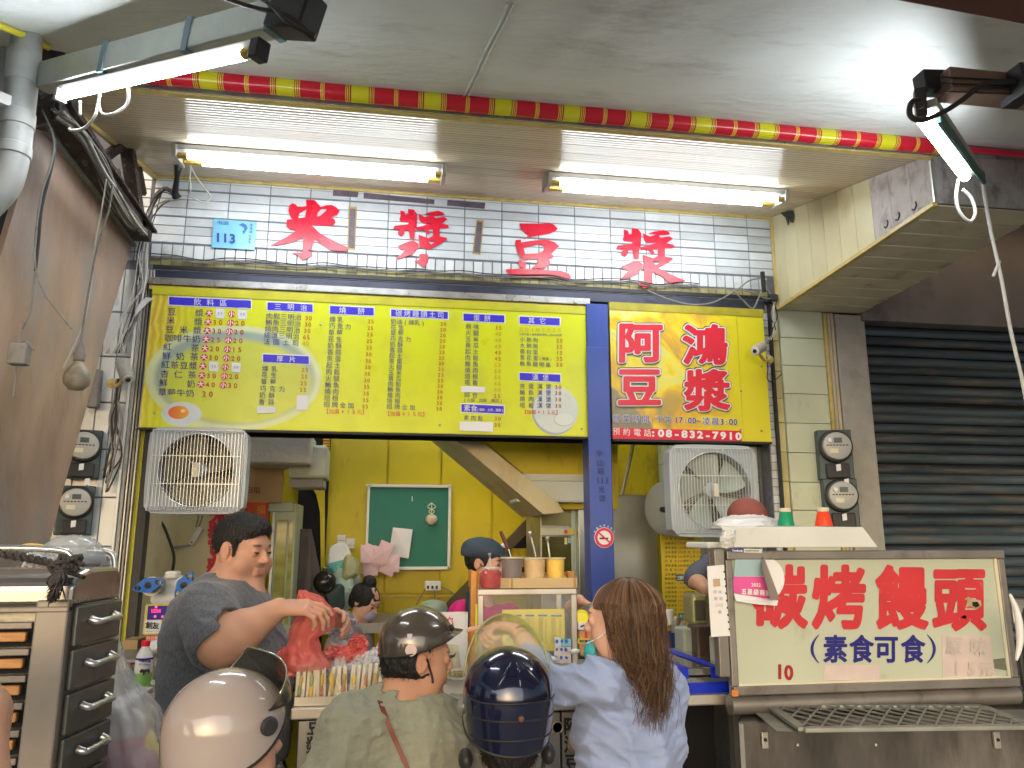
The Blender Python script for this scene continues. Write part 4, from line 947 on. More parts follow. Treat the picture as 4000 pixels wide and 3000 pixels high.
def header(x0, y0, x1, y1, h, s, a, c, hc=30):
    q = [(x0, y0), (x1, y0+(x1-x0)*.045), (x1, y0+(x1-x0)*.045+h), (x0, y0+h)]
    MB().poly([[(q[0][0]-4, q[0][1]-4), (q[1][0]+4, q[1][1]-4), (q[2][0]+4, q[2][1]+4), (q[3][0]-4, q[3][1]+4)]], lambda a_, b_: onY(a_, b_, YB-.0012), 0, (0, -1, 0)).build('header_border', m_wh, mb_)
    MB().poly([q], lambda a_, b_: onY(a_, b_, YB-.0022), 0, (0, -1, 0)).build('header_bar', m_hdr, mb_)
    write(wt, s, fB, (a, y0+h/2+(a-x0)*.045), (c, y0+h/2+(c-x0)*.045), hc, .02, lift=.0025)
def Z4(x, y): return (560+x/3.072, 1120+y/3.072)
def Z5(x, y): return (1200+x/3.072, 1120+y/3.072)
def Z6(x, y): return (1750+x/2.963, 1160+y/2.963)
header(*Z4(310, 122), *Z4(1290, 175), 30, '飲料區', Z4(650, 0)[0], Z4(960, 0)[0], 26)
header(*Z4(1490, 187), *Z4(2030, 215), 30, '三明治', Z4(1615, 0)[0], Z4(1925, 0)[0], 24)
header(*Z4(1437, 810), *Z4(1985, 832), 30, '厚片', Z4(1640, 0)[0], Z4(1790, 0)[0], 24)
header(*Z5(275, 230), *Z5(798, 258), 30, '燒餅', Z5(425, 0)[0], Z5(648, 0)[0], 26)
header(*Z5(1007, 272), *Z5(1687, 310), 27, '碳烤饅頭土司', Z5(1100, 0)[0], Z5(1600, 0)[0], 25)
header(*Z6(180, 192), *Z6(652, 215), 28, '蛋餅', Z6(330, 0)[0], Z6(455, 0)[0], 24)
header(*Z6(830, 226), *Z6(1292, 248), 28, '其它', Z6(965, 0)[0], Z6(1095, 0)[0], 24)
header(*Z6(830, 878), *Z6(1298, 898), 28, '漢堡', Z6(1010, 0)[0], Z6(1130, 0)[0], 24)
header(*Z6(157, 1240), *Z6(645, 1262), 30, '素食', Z6(220, 0)[0], Z6(300, 0)[0], 26)
write(wt, '(蛋餅.土司.漢堡)', fB, Z6(345, 1305), Z6(628, 1312), 11, .02, lift=.0025)
sl4 = .045
def ln(mb, Zf, s, xa_, xb_, y, h, bold=.012, s_=None, **k):   # y given at xa_, falls to the right
    p = Zf(xa_, y); q = Zf(xb_, y); write(mb, s, fB, p, (q[0], p[1]+(q[0]-p[0])*(.045 if s_ is None else s_)), h, bold, lift=.002, **k)
drinks = [('豆漿', [0, 3], 300), ('米漿', [0, 3], 405), ('豆米漿', [0, 1.5, 3], 510), ('咖啡牛奶', [0, 1, 2, 3], 614), ('紅茶', [0, 3], 722), ('鮮奶茶', [0, 1.5, 3], 828), ('紅茶豆漿', [0, 1, 2, 3], 935), ('杏仁茶', [0, 1.5, 3], 1045), ('鮮奶', [0, 3], 1152), ('草莓牛奶', [0, 1, 2, 3], 1265)]
price = [(None, None), ('30', '20'), ('30', '20'), ('25', '20'), ('20', '15'), ('30', '20'), (None, None), ('30', '20'), ('40', '30'), None]
for r, (s, cs_, y) in enumerate(drinks):
    x0 = 343-r*12.6; x3 = x0+332
    for ch, c_ in zip(s, cs_):
        x = x0+(x3-x0)*c_/3; p = Z4(x, y+(x-x0)*.04); write(tx_, ch, fB, p, p, 30, .014)
    pr = price[r]
    if pr is None:
        p = Z4(x3+205, y+22); write(nm, '20', fB, (p[0]-12, p[1]), (p[0]+14, p[1]+1), 25, .02); continue
    for k, (ch, xo) in enumerate((('大', 116), ('小', 384))):
        p = Z4(x3+xo, y+(xo+330)*.04); c = onY(p[0], p[1], YB-.0022)
        rc.lathe([(.0001, 0), (.0175, 0)], c, (0, -1, 0), n=20, caps=False); write(wt, ch, fB, p, p, 21, .03, lift=.003)
        if pr[k]:
            p2 = Z4(x3+xo+112, y+(xo+440)*.04); write(nm, pr[k], fB, (p2[0]-11, p2[1]), (p2[0]+12, p2[1]+1), 22, .02)
        else:
            p2 = Z4(x3+xo+130, y+(xo+420)*.04)
            MB().poly([[(p2[0]-18, p2[1]-19), (p2[0]+18, p2[1]-17), (p2[0]+17, p2[1]+20), (p2[0]-19, p2[1]+18)]], lambda a_, b_: onY(a_, b_, YB-.003), 0, (0, -1, 0)).build('correction_paper', m_paper, mb_); write(tx_, ('25', '20')[k], fB, (p2[0]-5, p2[1]), (p2[0]+6, p2[1]), 11, .0, lift=.005)
for i, (s, n_, mt) in enumerate((('肉鬆三明治', '30', nm), ('鮪魚三明治', '30', nm), ('燒肉三明治', '30', nm), ('總匯三明治', '65', nm), ('法國土司', '40', fd))):
    y = 352+i*76.5; x = 1515-i*8.5; ln(tx_, Z4, s, x, x+345, y, 24); ln(mt, Z4, n_, x+445, x+490, y+25, 19, .02)
for i, s in enumerate(('煉乳', '花生', '草莓', '巧克力', '奶酥', '香蒜')):
    y = 980+i*80; x = 1462-i*8; ln(tx_, Z4, s, x, x+(112 if len(s) == 2 else 224), y, 23); 
    if i < 4: ln(nm, Z4, '25', x+455, x+500, y+18, 18, .02)
def Zp(Zf, q): return [Zf(*p) for p in q]
for Zf, q in ((Z4, [(1362, 1430), (1588, 1440), (1592, 1510), (1365, 1520)]), (Z4, [(1845, 1300), (1985, 1305), (1975, 1480), (1835, 1475)]), (Z6, [(158, 1030), (430, 1042), (430, 1108), (155, 1100)]), (Z6, [(135, 1442), (522, 1448), (522, 1560), (135, 1545)]), (Z4, [(1150, 250), (1250, 252), (1250, 262), (1150, 262)])):
    MB().poly([Zp(Zf, q)], lambda a_, b_: onY(a_, b_, YB-.0035), 0, (0, -1, 0)).build('correction_paper', m_paper, mb_)
b5 = [('煉乳', '25'), ('巧克力', '25'), ('草莓', '25'), ('花生', '25'), ('奶酥', '25'), ('香蒜', '30'), ('夾蛋', '35'), ('起士', '30'), ('肉鬆', '35'), ('火腿', '30'), ('鮪魚', '35'), ('燒肉', '35'), ('培根', '35'), ('招牌全加', '55')]
for i, (s, n_) in enumerate(b5):
    y = 392+i*78.5; x = 303-i*5.2; ln(tx_, Z5, s, x, x+96*(len(s)-1), y, 23); ln(nm, Z5, n_, x+440, x+480, y+25-0, 17, .02)
ln(rc, Z5, '【加蛋+15元】', 225, 690, 1495, 19, .012, s_=.02)
b6 = [('奶油(煉乳)', '20'), ('花生', '20'), ('草莓', '20'), ('巧克力', '20'), ('奶酥', '20'), ('香蒜', '25'), ('起士', '25'), ('夾蛋', '30'), ('火腿', '25'), ('玉米', '25'), ('黃瓜', '25'), ('肉鬆', '30'), ('鮪魚', '30'), ('燒肉', '30'), ('培根', '30'), ('招牌全加', '50')]
for i, (s, n_) in enumerate(b6):
    y = 420+i*67.8; x = 1038-i*3.4; ln(tx_, Z5, s, x, x+(92*(len(s)-1) if i else 350), y, 21); ln(nm, Z5, n_, x+575, x+615, y+28, 16, .02)
ln(rc, Z5, '【加蛋+15元】', 960, 1415, 1522, 19, .012, s_=.02)
b7 = [('原味', '35'), ('火腿', '40'), ('玉米', '40'), ('黃瓜', '40'), ('起士', '45'), ('肉鬆', '45'), ('鮪魚', '50'), ('燒肉', '50'), ('培根', '50'), ('塔香', '40'), ('', '40'), ('綜合', '55')]
for i, (s, n_) in enumerate(b7):
    y = 342+i*72; x = 236-i*1.4
    if s: ln(tx_, Z6, s, x, x+90, y, 21)
    ln(nm if i in (0, 4, 5, 11) else fd, Z6, n_, x+325, x+368, y+14, 17, .02)
ln(tx_, Z6, '(火腿.肉鬆.黃瓜)', 195, 615, 1195, 15, .01, s_=.02); ln(tx_, Z6, '素肉鬆', 212, 375, 1398, 20); ln(nm, Z6, '30', 552, 595, 1408, 17, .02); ln(nm, Z6, '30', 550, 592, 1482, 17, .02)
ln(fd, Z6, '煎餃1粒5元50', 850, 1290, 380, 17, .01, s_=.01); ln(tx_, Z6, '不得代替(請用塑膠袋裝)請自助謝謝', 835, 1305, 432, 9, .0, s_=.02)
b8 = [('小熱狗', '20', 3), ('大熱狗', '25', 3), ('荷包蛋', '15', 3), ('蔥花蛋', '35', 3), ('鮪魚聰明蛋', '50', 5)]
for i, (s, n_, k) in enumerate(b8):
    y = 492+i*70; ln(tx_, Z6, s, 860, 860+74*(k-1)+4, y, 19); ln(nm, Z6, n_, 1268, 1310, y+14, 17, .02)
ln(tx_, Z6, '(雙蛋)', 1065, 1190, 712, 13)
for i, s in enumerate(('夾蛋漢堡', '鮪魚漢堡', '燒肉漢堡', '培根漢堡')):
    y = 1032+i*73.5; ln(tx_, Z6, s, 860, 1163, y, 21, s_=.015); ln(nm, Z6, '30', 1252, 1295, y+8, 17, .02)
ln(rc, Z6, '【加蛋+15元】', 880, 1275, 1330, 18, .012, s_=.02)
wt.build('white_lettering', m_wh, mb_); tx_.build('item_lettering', m_txt, mb_); nm.build('price_lettering', m_num, mb_); rc.build('red_lettering', m_rd, mb_); fd.build('faded_lettering', m_fade, mb_)
for px, py in ((603, 1613), (1253, 1267), (1718, 1660), (2272, 1674), (1868, 1168)):
    MB().lathe([(.006, 0), (.005, .003), (.001, .004)], onY(px, py, YB-.001), (0, -1, 0), n=12).build('screw', m_steeld, mb_, smooth='auto')

# header beam between fascia and board
t = thing('lintel_beam', 'dark metal and aluminium lintel along the top of the menu board', 'lintel')
zz0 = 2.94; zz1 = zb0-.038
MB().box(XL+.03, XS+.04, 4.01, 4.1, zz0+.045, zz1).build('dark_rail', M('dark_blue_rail', (.05, .055, .09), .4, .3, var=.3, scale=10), t)
MB().box(XL+.03, XB1+.01, 3.95, 4.02, zz0+.006, zz0+.042).build('bright_rail', m_alu2, t, bev=.003)
MB().box(XL+.03, XB1+.01, 3.962, 4.01, zz0-.02, zz0+.004).build('bright_rail', m_ctrim, t, bev=.003)
MB().box(XL+.03, XS+.04, 4.0, 4.012, zz1-.02, zz1).build('dark_rail', m_black, t)
MB().box(XL+.03, XS+.04, 4.13, 4.16, 2.2, 3.2).build('backing', m_dark, t)

# ---------------------------------------------------------------- right sign
SX0, SX1 = onY(2387, 1450, YB).x, XS; SZ0, SZ1 = 2.205, onY(2700, 1195, YB).z
rs = thing('shop_sign', 'yellow photo printed sign with four big red characters and a red phone number strip', 'sign')
def sign_mat():
    m = bpy.data.materials.new('food_photo_print'); m.use_nodes = True; nt = m.node_tree; L = nt.links; bs = nt.nodes['Principled BSDF']
    tc = nn(nt, 'ShaderNodeTexCoord'); n1 = nn(nt, 'ShaderNodeTexNoise'); n1.inputs['Scale'].default_value = 3.2; n1.inputs['Detail'].default_value = 5; n1.inputs['Distortion'].default_value = 1.5; L.new(tc.outputs['Object'], n1.inputs[0])
    r = nn(nt, 'ShaderNodeValToRGB'); L.new(n1.outputs[0], r.inputs[0]); e = r.color_ramp.elements
    e[0].position = .30; e[0].color = (.35, .30, .10, 1); e[1].position = .42; e[1].color = (.74, .42, .04, 1)
    for p_, c_ in ((.5, (.84, .62, .02, 1)), (.58, (.84, .74, .08, 1)), (.64, (.70, .68, .30, 1)), (.70, (.78, .62, .02, 1))): x = e.new(p_); x.color = c_
    sp = nn(nt, 'ShaderNodeSeparateXYZ'); L.new(tc.outputs['Object'], sp.inputs[0])
    mr = nn(nt, 'ShaderNodeMapRange'); L.new(sp.outputs[0], mr.inputs[0]); mr.inputs[1].default_value = 1.70; mr.inputs[2].default_value = 1.9
    mx = nn(nt, 'ShaderNodeMix', data_type='RGBA'); L.new(mr.outputs[0], mx.inputs[0]); L.new(r.outputs[0], mx.inputs[6]); mx.inputs[7].default_value = (.74, .66, .02, 1)
    # grey cloth area lower left
    ad = nn(nt, 'ShaderNodeMath', operation='ADD'); L.new(sp.outputs[0], ad.inputs[0]); L.new(sp.outputs[2], ad.inputs[1])
    n2 = nn(nt, 'ShaderNodeTexNoise'); n2.inputs['Scale'].default_value = 4; L.new(tc.outputs['Object'], n2.inputs[0])
    ad2 = nn(nt, 'ShaderNodeMath', operation='MULTIPLY_ADD'); L.new(n2.outputs[0], ad2.inputs[0]); ad2.inputs[1].default_value = .25; L.new(ad.outputs[0], ad2.inputs[2])
    m2 = nn(nt, 'ShaderNodeMapRange'); L.new(ad2.outputs[0], m2.inputs[0]); m2.inputs[1].default_value = 3.80; m2.inputs[2].default_value = 3.83; m2.inputs[3].default_value = .9; m2.inputs[4].default_value = 0
    mx2 = nn(nt, 'ShaderNodeMix', data_type='RGBA'); L.new(m2.outputs[0], mx2.inputs[0]); L.new(mx.outputs[2], mx2.inputs[6]); mx2.inputs[7].default_value = (.22, .20, .15, 1)
    L.new(mx2.outputs[2], bs.inputs['Base Color']); bs.inputs['Roughness'].default_value = .35; return m
sm_ = sign_mat(); xsp = onY(2890, 1450, YB).x
MB().box(SX0, xsp-.001, YB, YB+.03, SZ0, SZ1).build('panel', sm_, rs, bev=.001); MB().box(xsp+.001, SX1, YB+.003, YB+.03, SZ0, SZ1).build('side_panel', sm_, rs, bev=.001)
MB().box(SX0, SX1, YB-.003, YB-.001, SZ1-.045, SZ1).build('top_strip', M('olive_strip', (.42, .36, .03), .4, var=.2, scale=12), rs)
MB().box(SX0, SX1, YB-.004, YB+.03, SZ0-.012, SZ0-.001).build('bottom_edge', m_black, rs)
zr1 = onY(2640, 1677, YB).z; MB().box(SX0, onY(2896, 1700, YB).x, YB-.002, YB-.0005, SZ0, zr1).build('phone_strip', M('red_strip_print', (.72, .02, .06), .4, var=.04), rs)
f9 = lambda x, y: onY(x, y, YB)
def Z9(x, y): return (2380+x/2.861, 1180+y/2.861)
m_lo, m_rsp = M('dark_outline_print', (.06, .09, .08), .4), M('red_sign_print', (.72, .025, .05), .35, var=.05)
for ch, x, y, h, sx in (('阿', 340, 450, 150, 1.13), ('鴻', 1065, 475, 150, 1.13), ('豆', 335, 950, 145, 1.15), ('漿', 1090, 985, 155, 1.13)):
    p = Z9(x, y); l1, l2, l3 = MB(), MB(), MB()
    for dx, dy in ((0, 0), (-4, 2), (4, -2), (2, 5), (-2, -5)): write(l1, ch, f9, (p[0]+dx, p[1]+dy), (p[0]+dx, p[1]+dy), h, .055, lift=.003+.0001*(dx+5), sx=sx)
    for dx, dy in ((0, 0), (-2, 1), (2, -1)): write(l2, ch, f9, (p[0]+dx, p[1]+dy), (p[0]+dx, p[1]+dy), h, .055, lift=.005+.0001*(dx+5), sx=sx)
    write(l3, ch, f9, p, p, h, .034, lift=.0075, sx=sx)
    l1.build('letter_outline', m_lo, rs); l2.build('letter_border', m_wh, rs); l3.build('red_character', m_rsp, rs)
a, b = MB(), MB()
for s, x0, x1, y0, y1 in (('營業時間', 80, 400, 1300, 1310), ('下午', 560, 660, 1315, 1318), ('凌晨', 1080, 1180, 1330, 1335)):
    write(a, s, f9, Z9(x0, y0), Z9(x1, y1), 30, .05, lift=.003); write(b, s, f9, Z9(x0, y0), Z9(x1, y1), 30, .012, lift=.005)
for s, x0, x1, y0, y1 in ((':', 480, 480, 1315, 1315), ('17:00~', 745, 995, 1320, 1326), ('3:00', 1255, 1405, 1338, 1342)):
    write(a, s, f9, Z9(x0, y0), Z9(x1, y1), 27, .05, lift=.003); write(b, s, f9, Z9(x0, y0), Z9(x1, y1), 27, .02, lift=.005)
a.build('letter_border', m_wh, rs); b.build('hours_lettering', m_navy, rs)
a = MB(); write(a, '預約電話', f9, Z9(75, 1445), Z9(425, 1462), 29, .018, lift=.0045); write(a, ':08-832-7910', f9, Z9(487, 1462), Z9(1440, 1500), 32, .045, lift=.0045, sx=1.25); a.build('phone_lettering', m_wh, rs)
for px, py in ((2895, 1527), (2975, 1432), (2975, 1683), (2893, 1678)):
    MB().lathe([(.006, 0), (.005, .003), (.001, .004)], onY(px, py, YB-.001), (0, -1, 0), n=12).build('screw', m_steeld, rs, smooth='auto')

# ---------------------------------------------------------------- blue column
t = thing('blue_column', 'blue painted steel column between the two signs with a no smoking sticker', 'column')
cx0, cx1 = onY(2298, 1600, 3.94).x, onY(2385, 1600, 3.94).x
MB().box(cx0, cx1, 3.94, 4.08, 0, 2.95).build('shaft', m_blue, t, bev=.004)
MB().box(cx0-.004, cx1-.006, 3.932, 3.9385, 0, 2.70).build('cladding', m_blue, t, bev=.002)
a = MB(); fc = lambda x, y: onY(x, y, 3.929)
for ch, x, y in (('中', 2342, 1770), ('山', 2345, 1808), ('路', 2348, 1840), ('113', 2352, 1876), ('光', 2350, 1912), ('復', 2352, 1946)):
    if len(ch) == 3: write(a, ch, fc, (x-16, y), (x+18, y+1), 28, .0)
    else: write(a, ch, fc, (x, y), (x, y), 26, .0)
a.build('stencil_lettering', M('faint_stencil', (.022, .035, .14), .5), t)
s_ = thing('no_smoking_sticker', 'round red and white no smoking sticker on the blue column', 'sticker')
c = onY(2360, 2100, 3.929)
MB().lathe([(.0001, .001), (.052, .001), (.0525, 0)], c, (0, -1, 0), n=32).build('disc', m_wh, s_)
b = MB().lathe([(.036, .0022), (.050, .0022)], c, (0, -1, 0), n=32, caps=False); b.beam(c+Vector((-.028, -.0035, .024)), c+Vector((.028, -.0035, -.024)), .008, .001, up=(0, -1, 0)); b.build('ring_and_bar', m_rd, s_)
b = MB().box(c.x-.026, c.x+.020, c.y-.0035, c.y-.002, c.z-.008, c.z+.0); b.build('cigarette', m_black, s_)
a = MB()
for i, ch in enumerate('本場所禁止吸菸'):
    an = math.radians(150-i*20); write(a, ch, fc, (2360+47*math.cos(an)*.92, 2100-47*math.sin(an)), (2360+47*math.cos(an)*.92, 2100-47*math.sin(an)), 9, .0, lift=.003)
a.build('lettering', m_wh, s_)

# ================================================================ fans
def box_fan(x0, y0, x1, y1, Y, label, blade_tint, grill_rad=.9):
    t = thing('box_fan', label, 'fan', 'square grille fans under the signs')
    X0, X1, Z0, Z1 = rX(x0, y0, x1, y1, Y); cx, czz = (X0+X1)/2, (Z0+Z1)/2; w = X1-X0; h = Z1-Z0; R = min(w, h)*.42
    m_f = M('fan_housing', (.46, .52, .58), .35, var=.06, dirt=((.2, .18, .14), .15, 10, (1, 1, 1)))
    n = 40; V = []; inner = []; outer = []
    for k in range(n):
        an = 2*math.pi*(k+.5)/n; c_, s_ = math.cos(an), math.sin(an); m = max(abs(c_), abs(s_)); e = 1/m
        px = max(-1, min(1, c_*e)); pz = max(-1, min(1, s_*e)); cn = 1-.05*max(0, abs(px)+abs(pz)-1.5)
        outer.append((cx+px*w/2*cn, czz+pz*h/2*cn)); inner.append((cx+c_*R, czz+s_*R))
    V = [(a, Y, b) for a, b in outer]+[(a, Y+.0, b) for a, b in inner]+[(a, Y+.09, b) for a, b in outer]+[(a, Y+.10, b) for a, b in inner]
    Fc = []
    for k in range(n):
        j = (k+1) % n; Fc += [(k, j, n+j, n+k)[::-1], (n+k, n+j, 3*n+j, 3*n+k)[::-1], (k, 2*n+k, 2*n+j, j)[::-1]]
    MB().add(V, Fc).build('housing', m_f, t, smooth='auto')
    nb = 5; bl = M('fan_blade_'+blade_tint, dict(grey=(.26, .25, .20), clear=(.42, .50, .46))[blade_tint], .35, var=.1, dirt=((.3, .24, .12), .3, 8, (1, 1, 1)))
    for k in range(nb):
        a0 = 2*math.pi*k/nb+.3
        def fb_(u, v, a0=a0):
            r = R*(.16+.80*v); a_ = a0+(u-.5)*(.95-.15*v)*1.15+.3*v; return (cx+r*math.cos(a_), Y+.055+(u-.5)*.045, czz+r*math.sin(a_))
        grid(fb_, 8, 6).build('blade', bl, t, smooth=True)
    MB().lathe([(R*.22, 0), (R*.22, .03), (R*.17, .045), (.001, .05)], (cx, Y+.075, czz), (0, -1, 0), n=24).build('hub', m_f, t, smooth='auto')
    MB().lathe([(R*1.04, 0), (R*1.03, .01)], (cx, Y+.12, czz), (0, -1, 0), n=36).build('recess_shade_disc', M('fan_recess_shade', (.20, .18, .14), .6, var=.2), t)  # dark disc added behind the blades as the shade of the recess
    rm = MB()
    for k in range(60):
        a_ = math.pi*2*k/60; rm.tube([(cx+R*.25*math.cos(a_), Y+.095, czz+R*.25*math.sin(a_)), (cx+R*.98*math.cos(a_), Y+.095, czz+R*.98*math.sin(a_))], .0012, 3)
    tag(rm.build('rear_guard', m_steel, t), kind='stuff')
    nw = 27; wm = M('fan_wire', (.66, .70, .72), .35, .6, var=.1); gw = w*.88; wires = MB()
    for k in range(nw):
        x = cx-gw/2+gw*k/(nw-1); wires = MB().tube([(x, Y+.0, czz+h*.46), (x, Y-.016, czz+h*.42), (x, Y-.016, czz-h*.42), (x, Y+.0, czz-h*.46)], .0017, 4); wires.build('guard_wire', wm, t)
    for z in (-.16, .16): MB().tube([(cx-gw/2, Y-.013, czz+h*z), (cx+gw/2, Y-.013, czz+h*z)], .002, 4).build('guard_wire', wm, t)
    MB().tube([(cx+R*1.0*math.cos(a_), Y-.010, czz+R*1.0*math.sin(a_)) for a_ in [2*math.pi*k/40 for k in range(41)]], .003, 5).build('guard_ring', wm, t)
    MB().tube([(cx-w*.46, Y-.006, czz-h*.46), (cx+w*.46, Y-.006, czz-h*.46), (cx+w*.46, Y-.006, czz+h*.46), (cx-w*.46, Y-.006, czz+h*.46), (cx-w*.46, Y-.006, czz-h*.46)], .003, 5).build('guard_rim', wm, t)
    MB().box(cx-.013, cx+.013, Y-.022, Y-.018, czz-.035, czz+.035).build('badge', m_cream_p, t, bev=.002)
    return t
box_fan(570, 1668, 962, 2008, 3.90, 'white square box fan hung under the left end of the menu board', 'grey')
box_fan(2618, 1738, 2962, 2098, 3.88, 'square box fan with pale blades hung under the red lettered sign', 'clear')
t = thing('wall_fan', 'grey round fan body seen edge on between steel panel and box fan', 'fan')
c = onY(2612, 1985, 4.25)
MB().lathe([(.001, -.05), (.10, -.045), (.15, -.02), (.155, .02), (.12, .05), (.001, .06)], c, (-.8, -.55, 0), n=28).build('motor_cover', M('fan_grey', (.42, .46, .44), .4, var=.08), t, smooth='auto')
MB().lathe([(.017, 0), (.014, .03), (.001, .032)], c+Vector((-.04, -.045, -.01)), (-.8, -.55, 0), n=14).build('knob', m_black, t, smooth='auto')
# ================================================================ inside the shop
YW = 5.8
bw_ = tag(MB().box(-3, 3.2, YW+.02, YW+.2, 0, 3.2).build('back_wall', m_yel), kind='structure')
xs_ = [onY(x, 2000, YW).x for x in (1262, 1509, 1721, 1923, 2150, 2400)]
ze = onY(1600, 2322, YW).z
for i in range(5):
    for z0, z1 in ((.05, ze-.006), (ze+.006, 3.15)):
        MB().box(xs_[i]+.006, xs_[i+1]-.006, YW, YW+.018, z0, z1).build('wall_panel', m_yel, bw_, bev=.003)
MB().box(xs_[0], xs_[4], YW-.02, YW+.01, ze-.02, ze-.012).build('ledge', m_ctrim, bw_)
tag(MB().box(-3, 3.2, 4.2, 6.0, 3.05, 3.15).build('inner_ceiling', m_creamw), kind='structure')
sw_ = tag(MB().box(2.10, 2.2, 4.15, 6.0, 0, 3.1).build('right_inner_wall', m_grout), kind='structure')
for i in range(8):
    for j in range(9):
        MB().box(2.092, 2.1, 4.16+i*.205, 4.36+i*.205, 1.0+j*.25, 1.245+j*.25).build('wall_tile', m_greenw, sw_)
tag(MB().box(-1.34, -1.24, 4.12, 6.0, 0, 3.1).build('left_inner_wall', m_creamw), kind='structure')
YL = 4.95
lw = tag(MB().box(-1.25, onY(1045, 2000, YL).x, YL, YL+.1, 0, 3.05).build('cream_wall', m_creamw), kind='structure')
for i in range(2):   # lit ceiling tubes of the shop, above the sign
    y = 4.45+i*.8; x0 = -1.0+i*1.3
    t = thing('inner_tube_light', ('left', 'right')[i]+' tube light on the inner ceiling of the shop', 'ceiling light')
    MB().box(x0, x0+1.2, y-.06, y+.06, 3.0, 3.05).build('housing', m_white, t); MB().tube([(x0+.03, y, 2.975), (x0+1.17, y, 2.975)], .014, 10).build('tube', m_tube2, t, smooth='auto')
# dark doorway with hanging clothes
t = thing('doorway', 'dark arched doorway between the cream wall and the yellow wall', 'doorway')
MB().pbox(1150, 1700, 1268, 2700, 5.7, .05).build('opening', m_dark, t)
ft = MB().poly([[(1268, 1860), (1268, 2350), (1255, 2300), (1250, 2000), (1235, 1930), (1205, 1890), (1165, 1870), (1165, 1860)]], lambda a, b: onY(a, b, 5.66), .03, (0, -1, 0)); ft.build('arch_frame', m_yel, t)
t = thing('hanging_coat', 'grey brown coat hanging in the dark doorway', 'coat')
c = onY(1180, 2200, 5.3)
def coat(u, v):
    w = .04+.10*v; a = u*2*math.pi; f_ = 1+.25*math.sin(a*6+v*3); return (c.x+w*math.cos(a)*f_, c.y+.5*w*math.sin(a)*f_, c.z+.22-.5*v)
grid(coat, 36, 10).build('cloth', M('coat_cloth', (.11, .085, .08), .8, var=.2), t, smooth=True)
# concrete beam and block at the top left of the opening
t = thing('inner_beam', 'pale concrete beam with broken end behind the left fan', 'beam')
MB().pbox(955, 1690, 1212, 1812, 4.6, .35).build('beam_body', M('pale_plaster', (.50, .47, .40), .7, var=.1, scale=6, bump=.3, bscale=30), t, bev=.012)
MB().pbox(1128, 1738, 1275, 1868, 4.75, .3).build('corbel', M('pale_plaster_green', (.52, .53, .42), .7, var=.12, scale=8, bump=.4, bscale=30), t, bev=.015)
MB().pbox(1130, 1868, 1262, 1905, 4.8, .25).build('corbel_foot', m_conc, t, bev=.01)
t = thing('orange_vent', 'small orange louvre at the edge of the yellow wall', 'vent')
for k in range(7): MB().pbox(1262, 1712+k*11, 1288, 1720+k*11, 5.6, .02).build('slat', M('orange_louvre', (.75, .36, .02), .4), t)
# stair underside
t = thing('staircase', 'cream staircase underside slanting down to the right across the yellow wall', 'staircase')
f5 = lambda a, b: onY(a, b, 5.0)
MB().poly([[(1640, 1685), (1720, 1685), (2092, 1985), (2110, 2015), (2040, 2022)]], f5, -.7, (0, -1, 0)).build('soffit', m_creamw, t)
MB().poly([[(1720, 1685), (1775, 1685), (2105, 1962), (2092, 1985)]], lambda a, b: onY(a, b, 4.97), -.3, (0, -1, 0)).build('stringer', m_creamg, t)
MB().poly([[(1775, 1685), (2330, 1685), (2330, 2000), (2140, 2000)]], lambda a, b: onY(a, b, 5.1), -.5, (0, -1, 0)).build('stair_side', m_yel, t)
t = thing('handrail', 'dark brown slanting board below the stairs on the yellow wall', 'handrail')
MB().poly([[(2060, 2020), (2115, 2020), (2115, 2060), (2075, 2062), (1745, 2400), (1715, 2385)]], lambda a, b: onY(a, b, 5.6), -.06, (0, -1, 0)).build('board', M('dark_brown_board', (.10, .075, .045), .6, var=.3, scale=10), t)
t = thing('stair_cupboard', 'dark triangular gap under the stairs with a small yellow panel', 'cupboard')
MB().poly([[(2120, 2015), (2120, 2300), (1985, 2300), (1985, 2140)]], lambda a, b: onY(a, b, 5.68), .02, (0, -1, 0)).build('gap', m_dark, t)
MB().pbox(2000, 2142, 2072, 2215, 5.6, .04).build('panel', m_yel, t, bev=.005)
# green board
gb = thing('notice_board', 'green chalk board with white frame on the yellow wall', 'notice board')
MB().pbox(1438, 1903, 1752, 2216, 5.72, .03).build('surface', M('green_board', (.006, .16, .115), .5, var=.08, scale=4), gb)
for q in ((1430, 1893, 1760, 1904), (1430, 2214, 1760, 2226), (1430, 1893, 1440, 2226), (1750, 1893, 1761, 2226)): MB().pbox(*q, 5.705, .04).build('frame', m_white, gb, bev=.003)
a = MB(); write(a, '1', lambda x, y: onY(x, y, 5.718), (1610, 1948), (1610, 1948), 24, .0); a.build('hook', m_white, gb)
t = thing('paper_note', 'crumpled white paper bag pinned at the foot of the green board', 'paper')
MB().add([onY(x, y, 5.68+d) for x, y, d in ((1535, 2060, 0), (1612, 2068, .01), (1596, 2182, .0), (1518, 2168, .01), (1570, 2120, -.008))], [(0, 4, 1), (1, 4, 2), (2, 4, 3), (3, 4, 0)]).build('sheet', m_paper, t)
t = thing('hanging_gourd', 'knitted cream gourd ornament hanging on the green board', 'ornament')
c = onY(1685, 2030, 5.66); b = MB().ball(c, (.042, .03, .038), 20, 12, lambda d: 1+.07*math.cos(8*math.atan2(d.y, d.x))); b.build('pouch', M('knitted_cream', (.60, .55, .40), .9, var=.15, bump=.5), t, smooth=True)
b = MB()
for s in (-1, 0, 1): b = MB().tube(smoothpath([c+Vector((0, 0, .12)), c+Vector((.028*s, 0, .09)), c+Vector((-.02*s, 0, .06)), c+Vector((.012*s, 0, .03))], 4), .004, 5); b.build('cord', m_cream_p, t, smooth=True)
t = thing('pink_papers', 'bunch of pink order slips hanging left of the green board', 'paper')
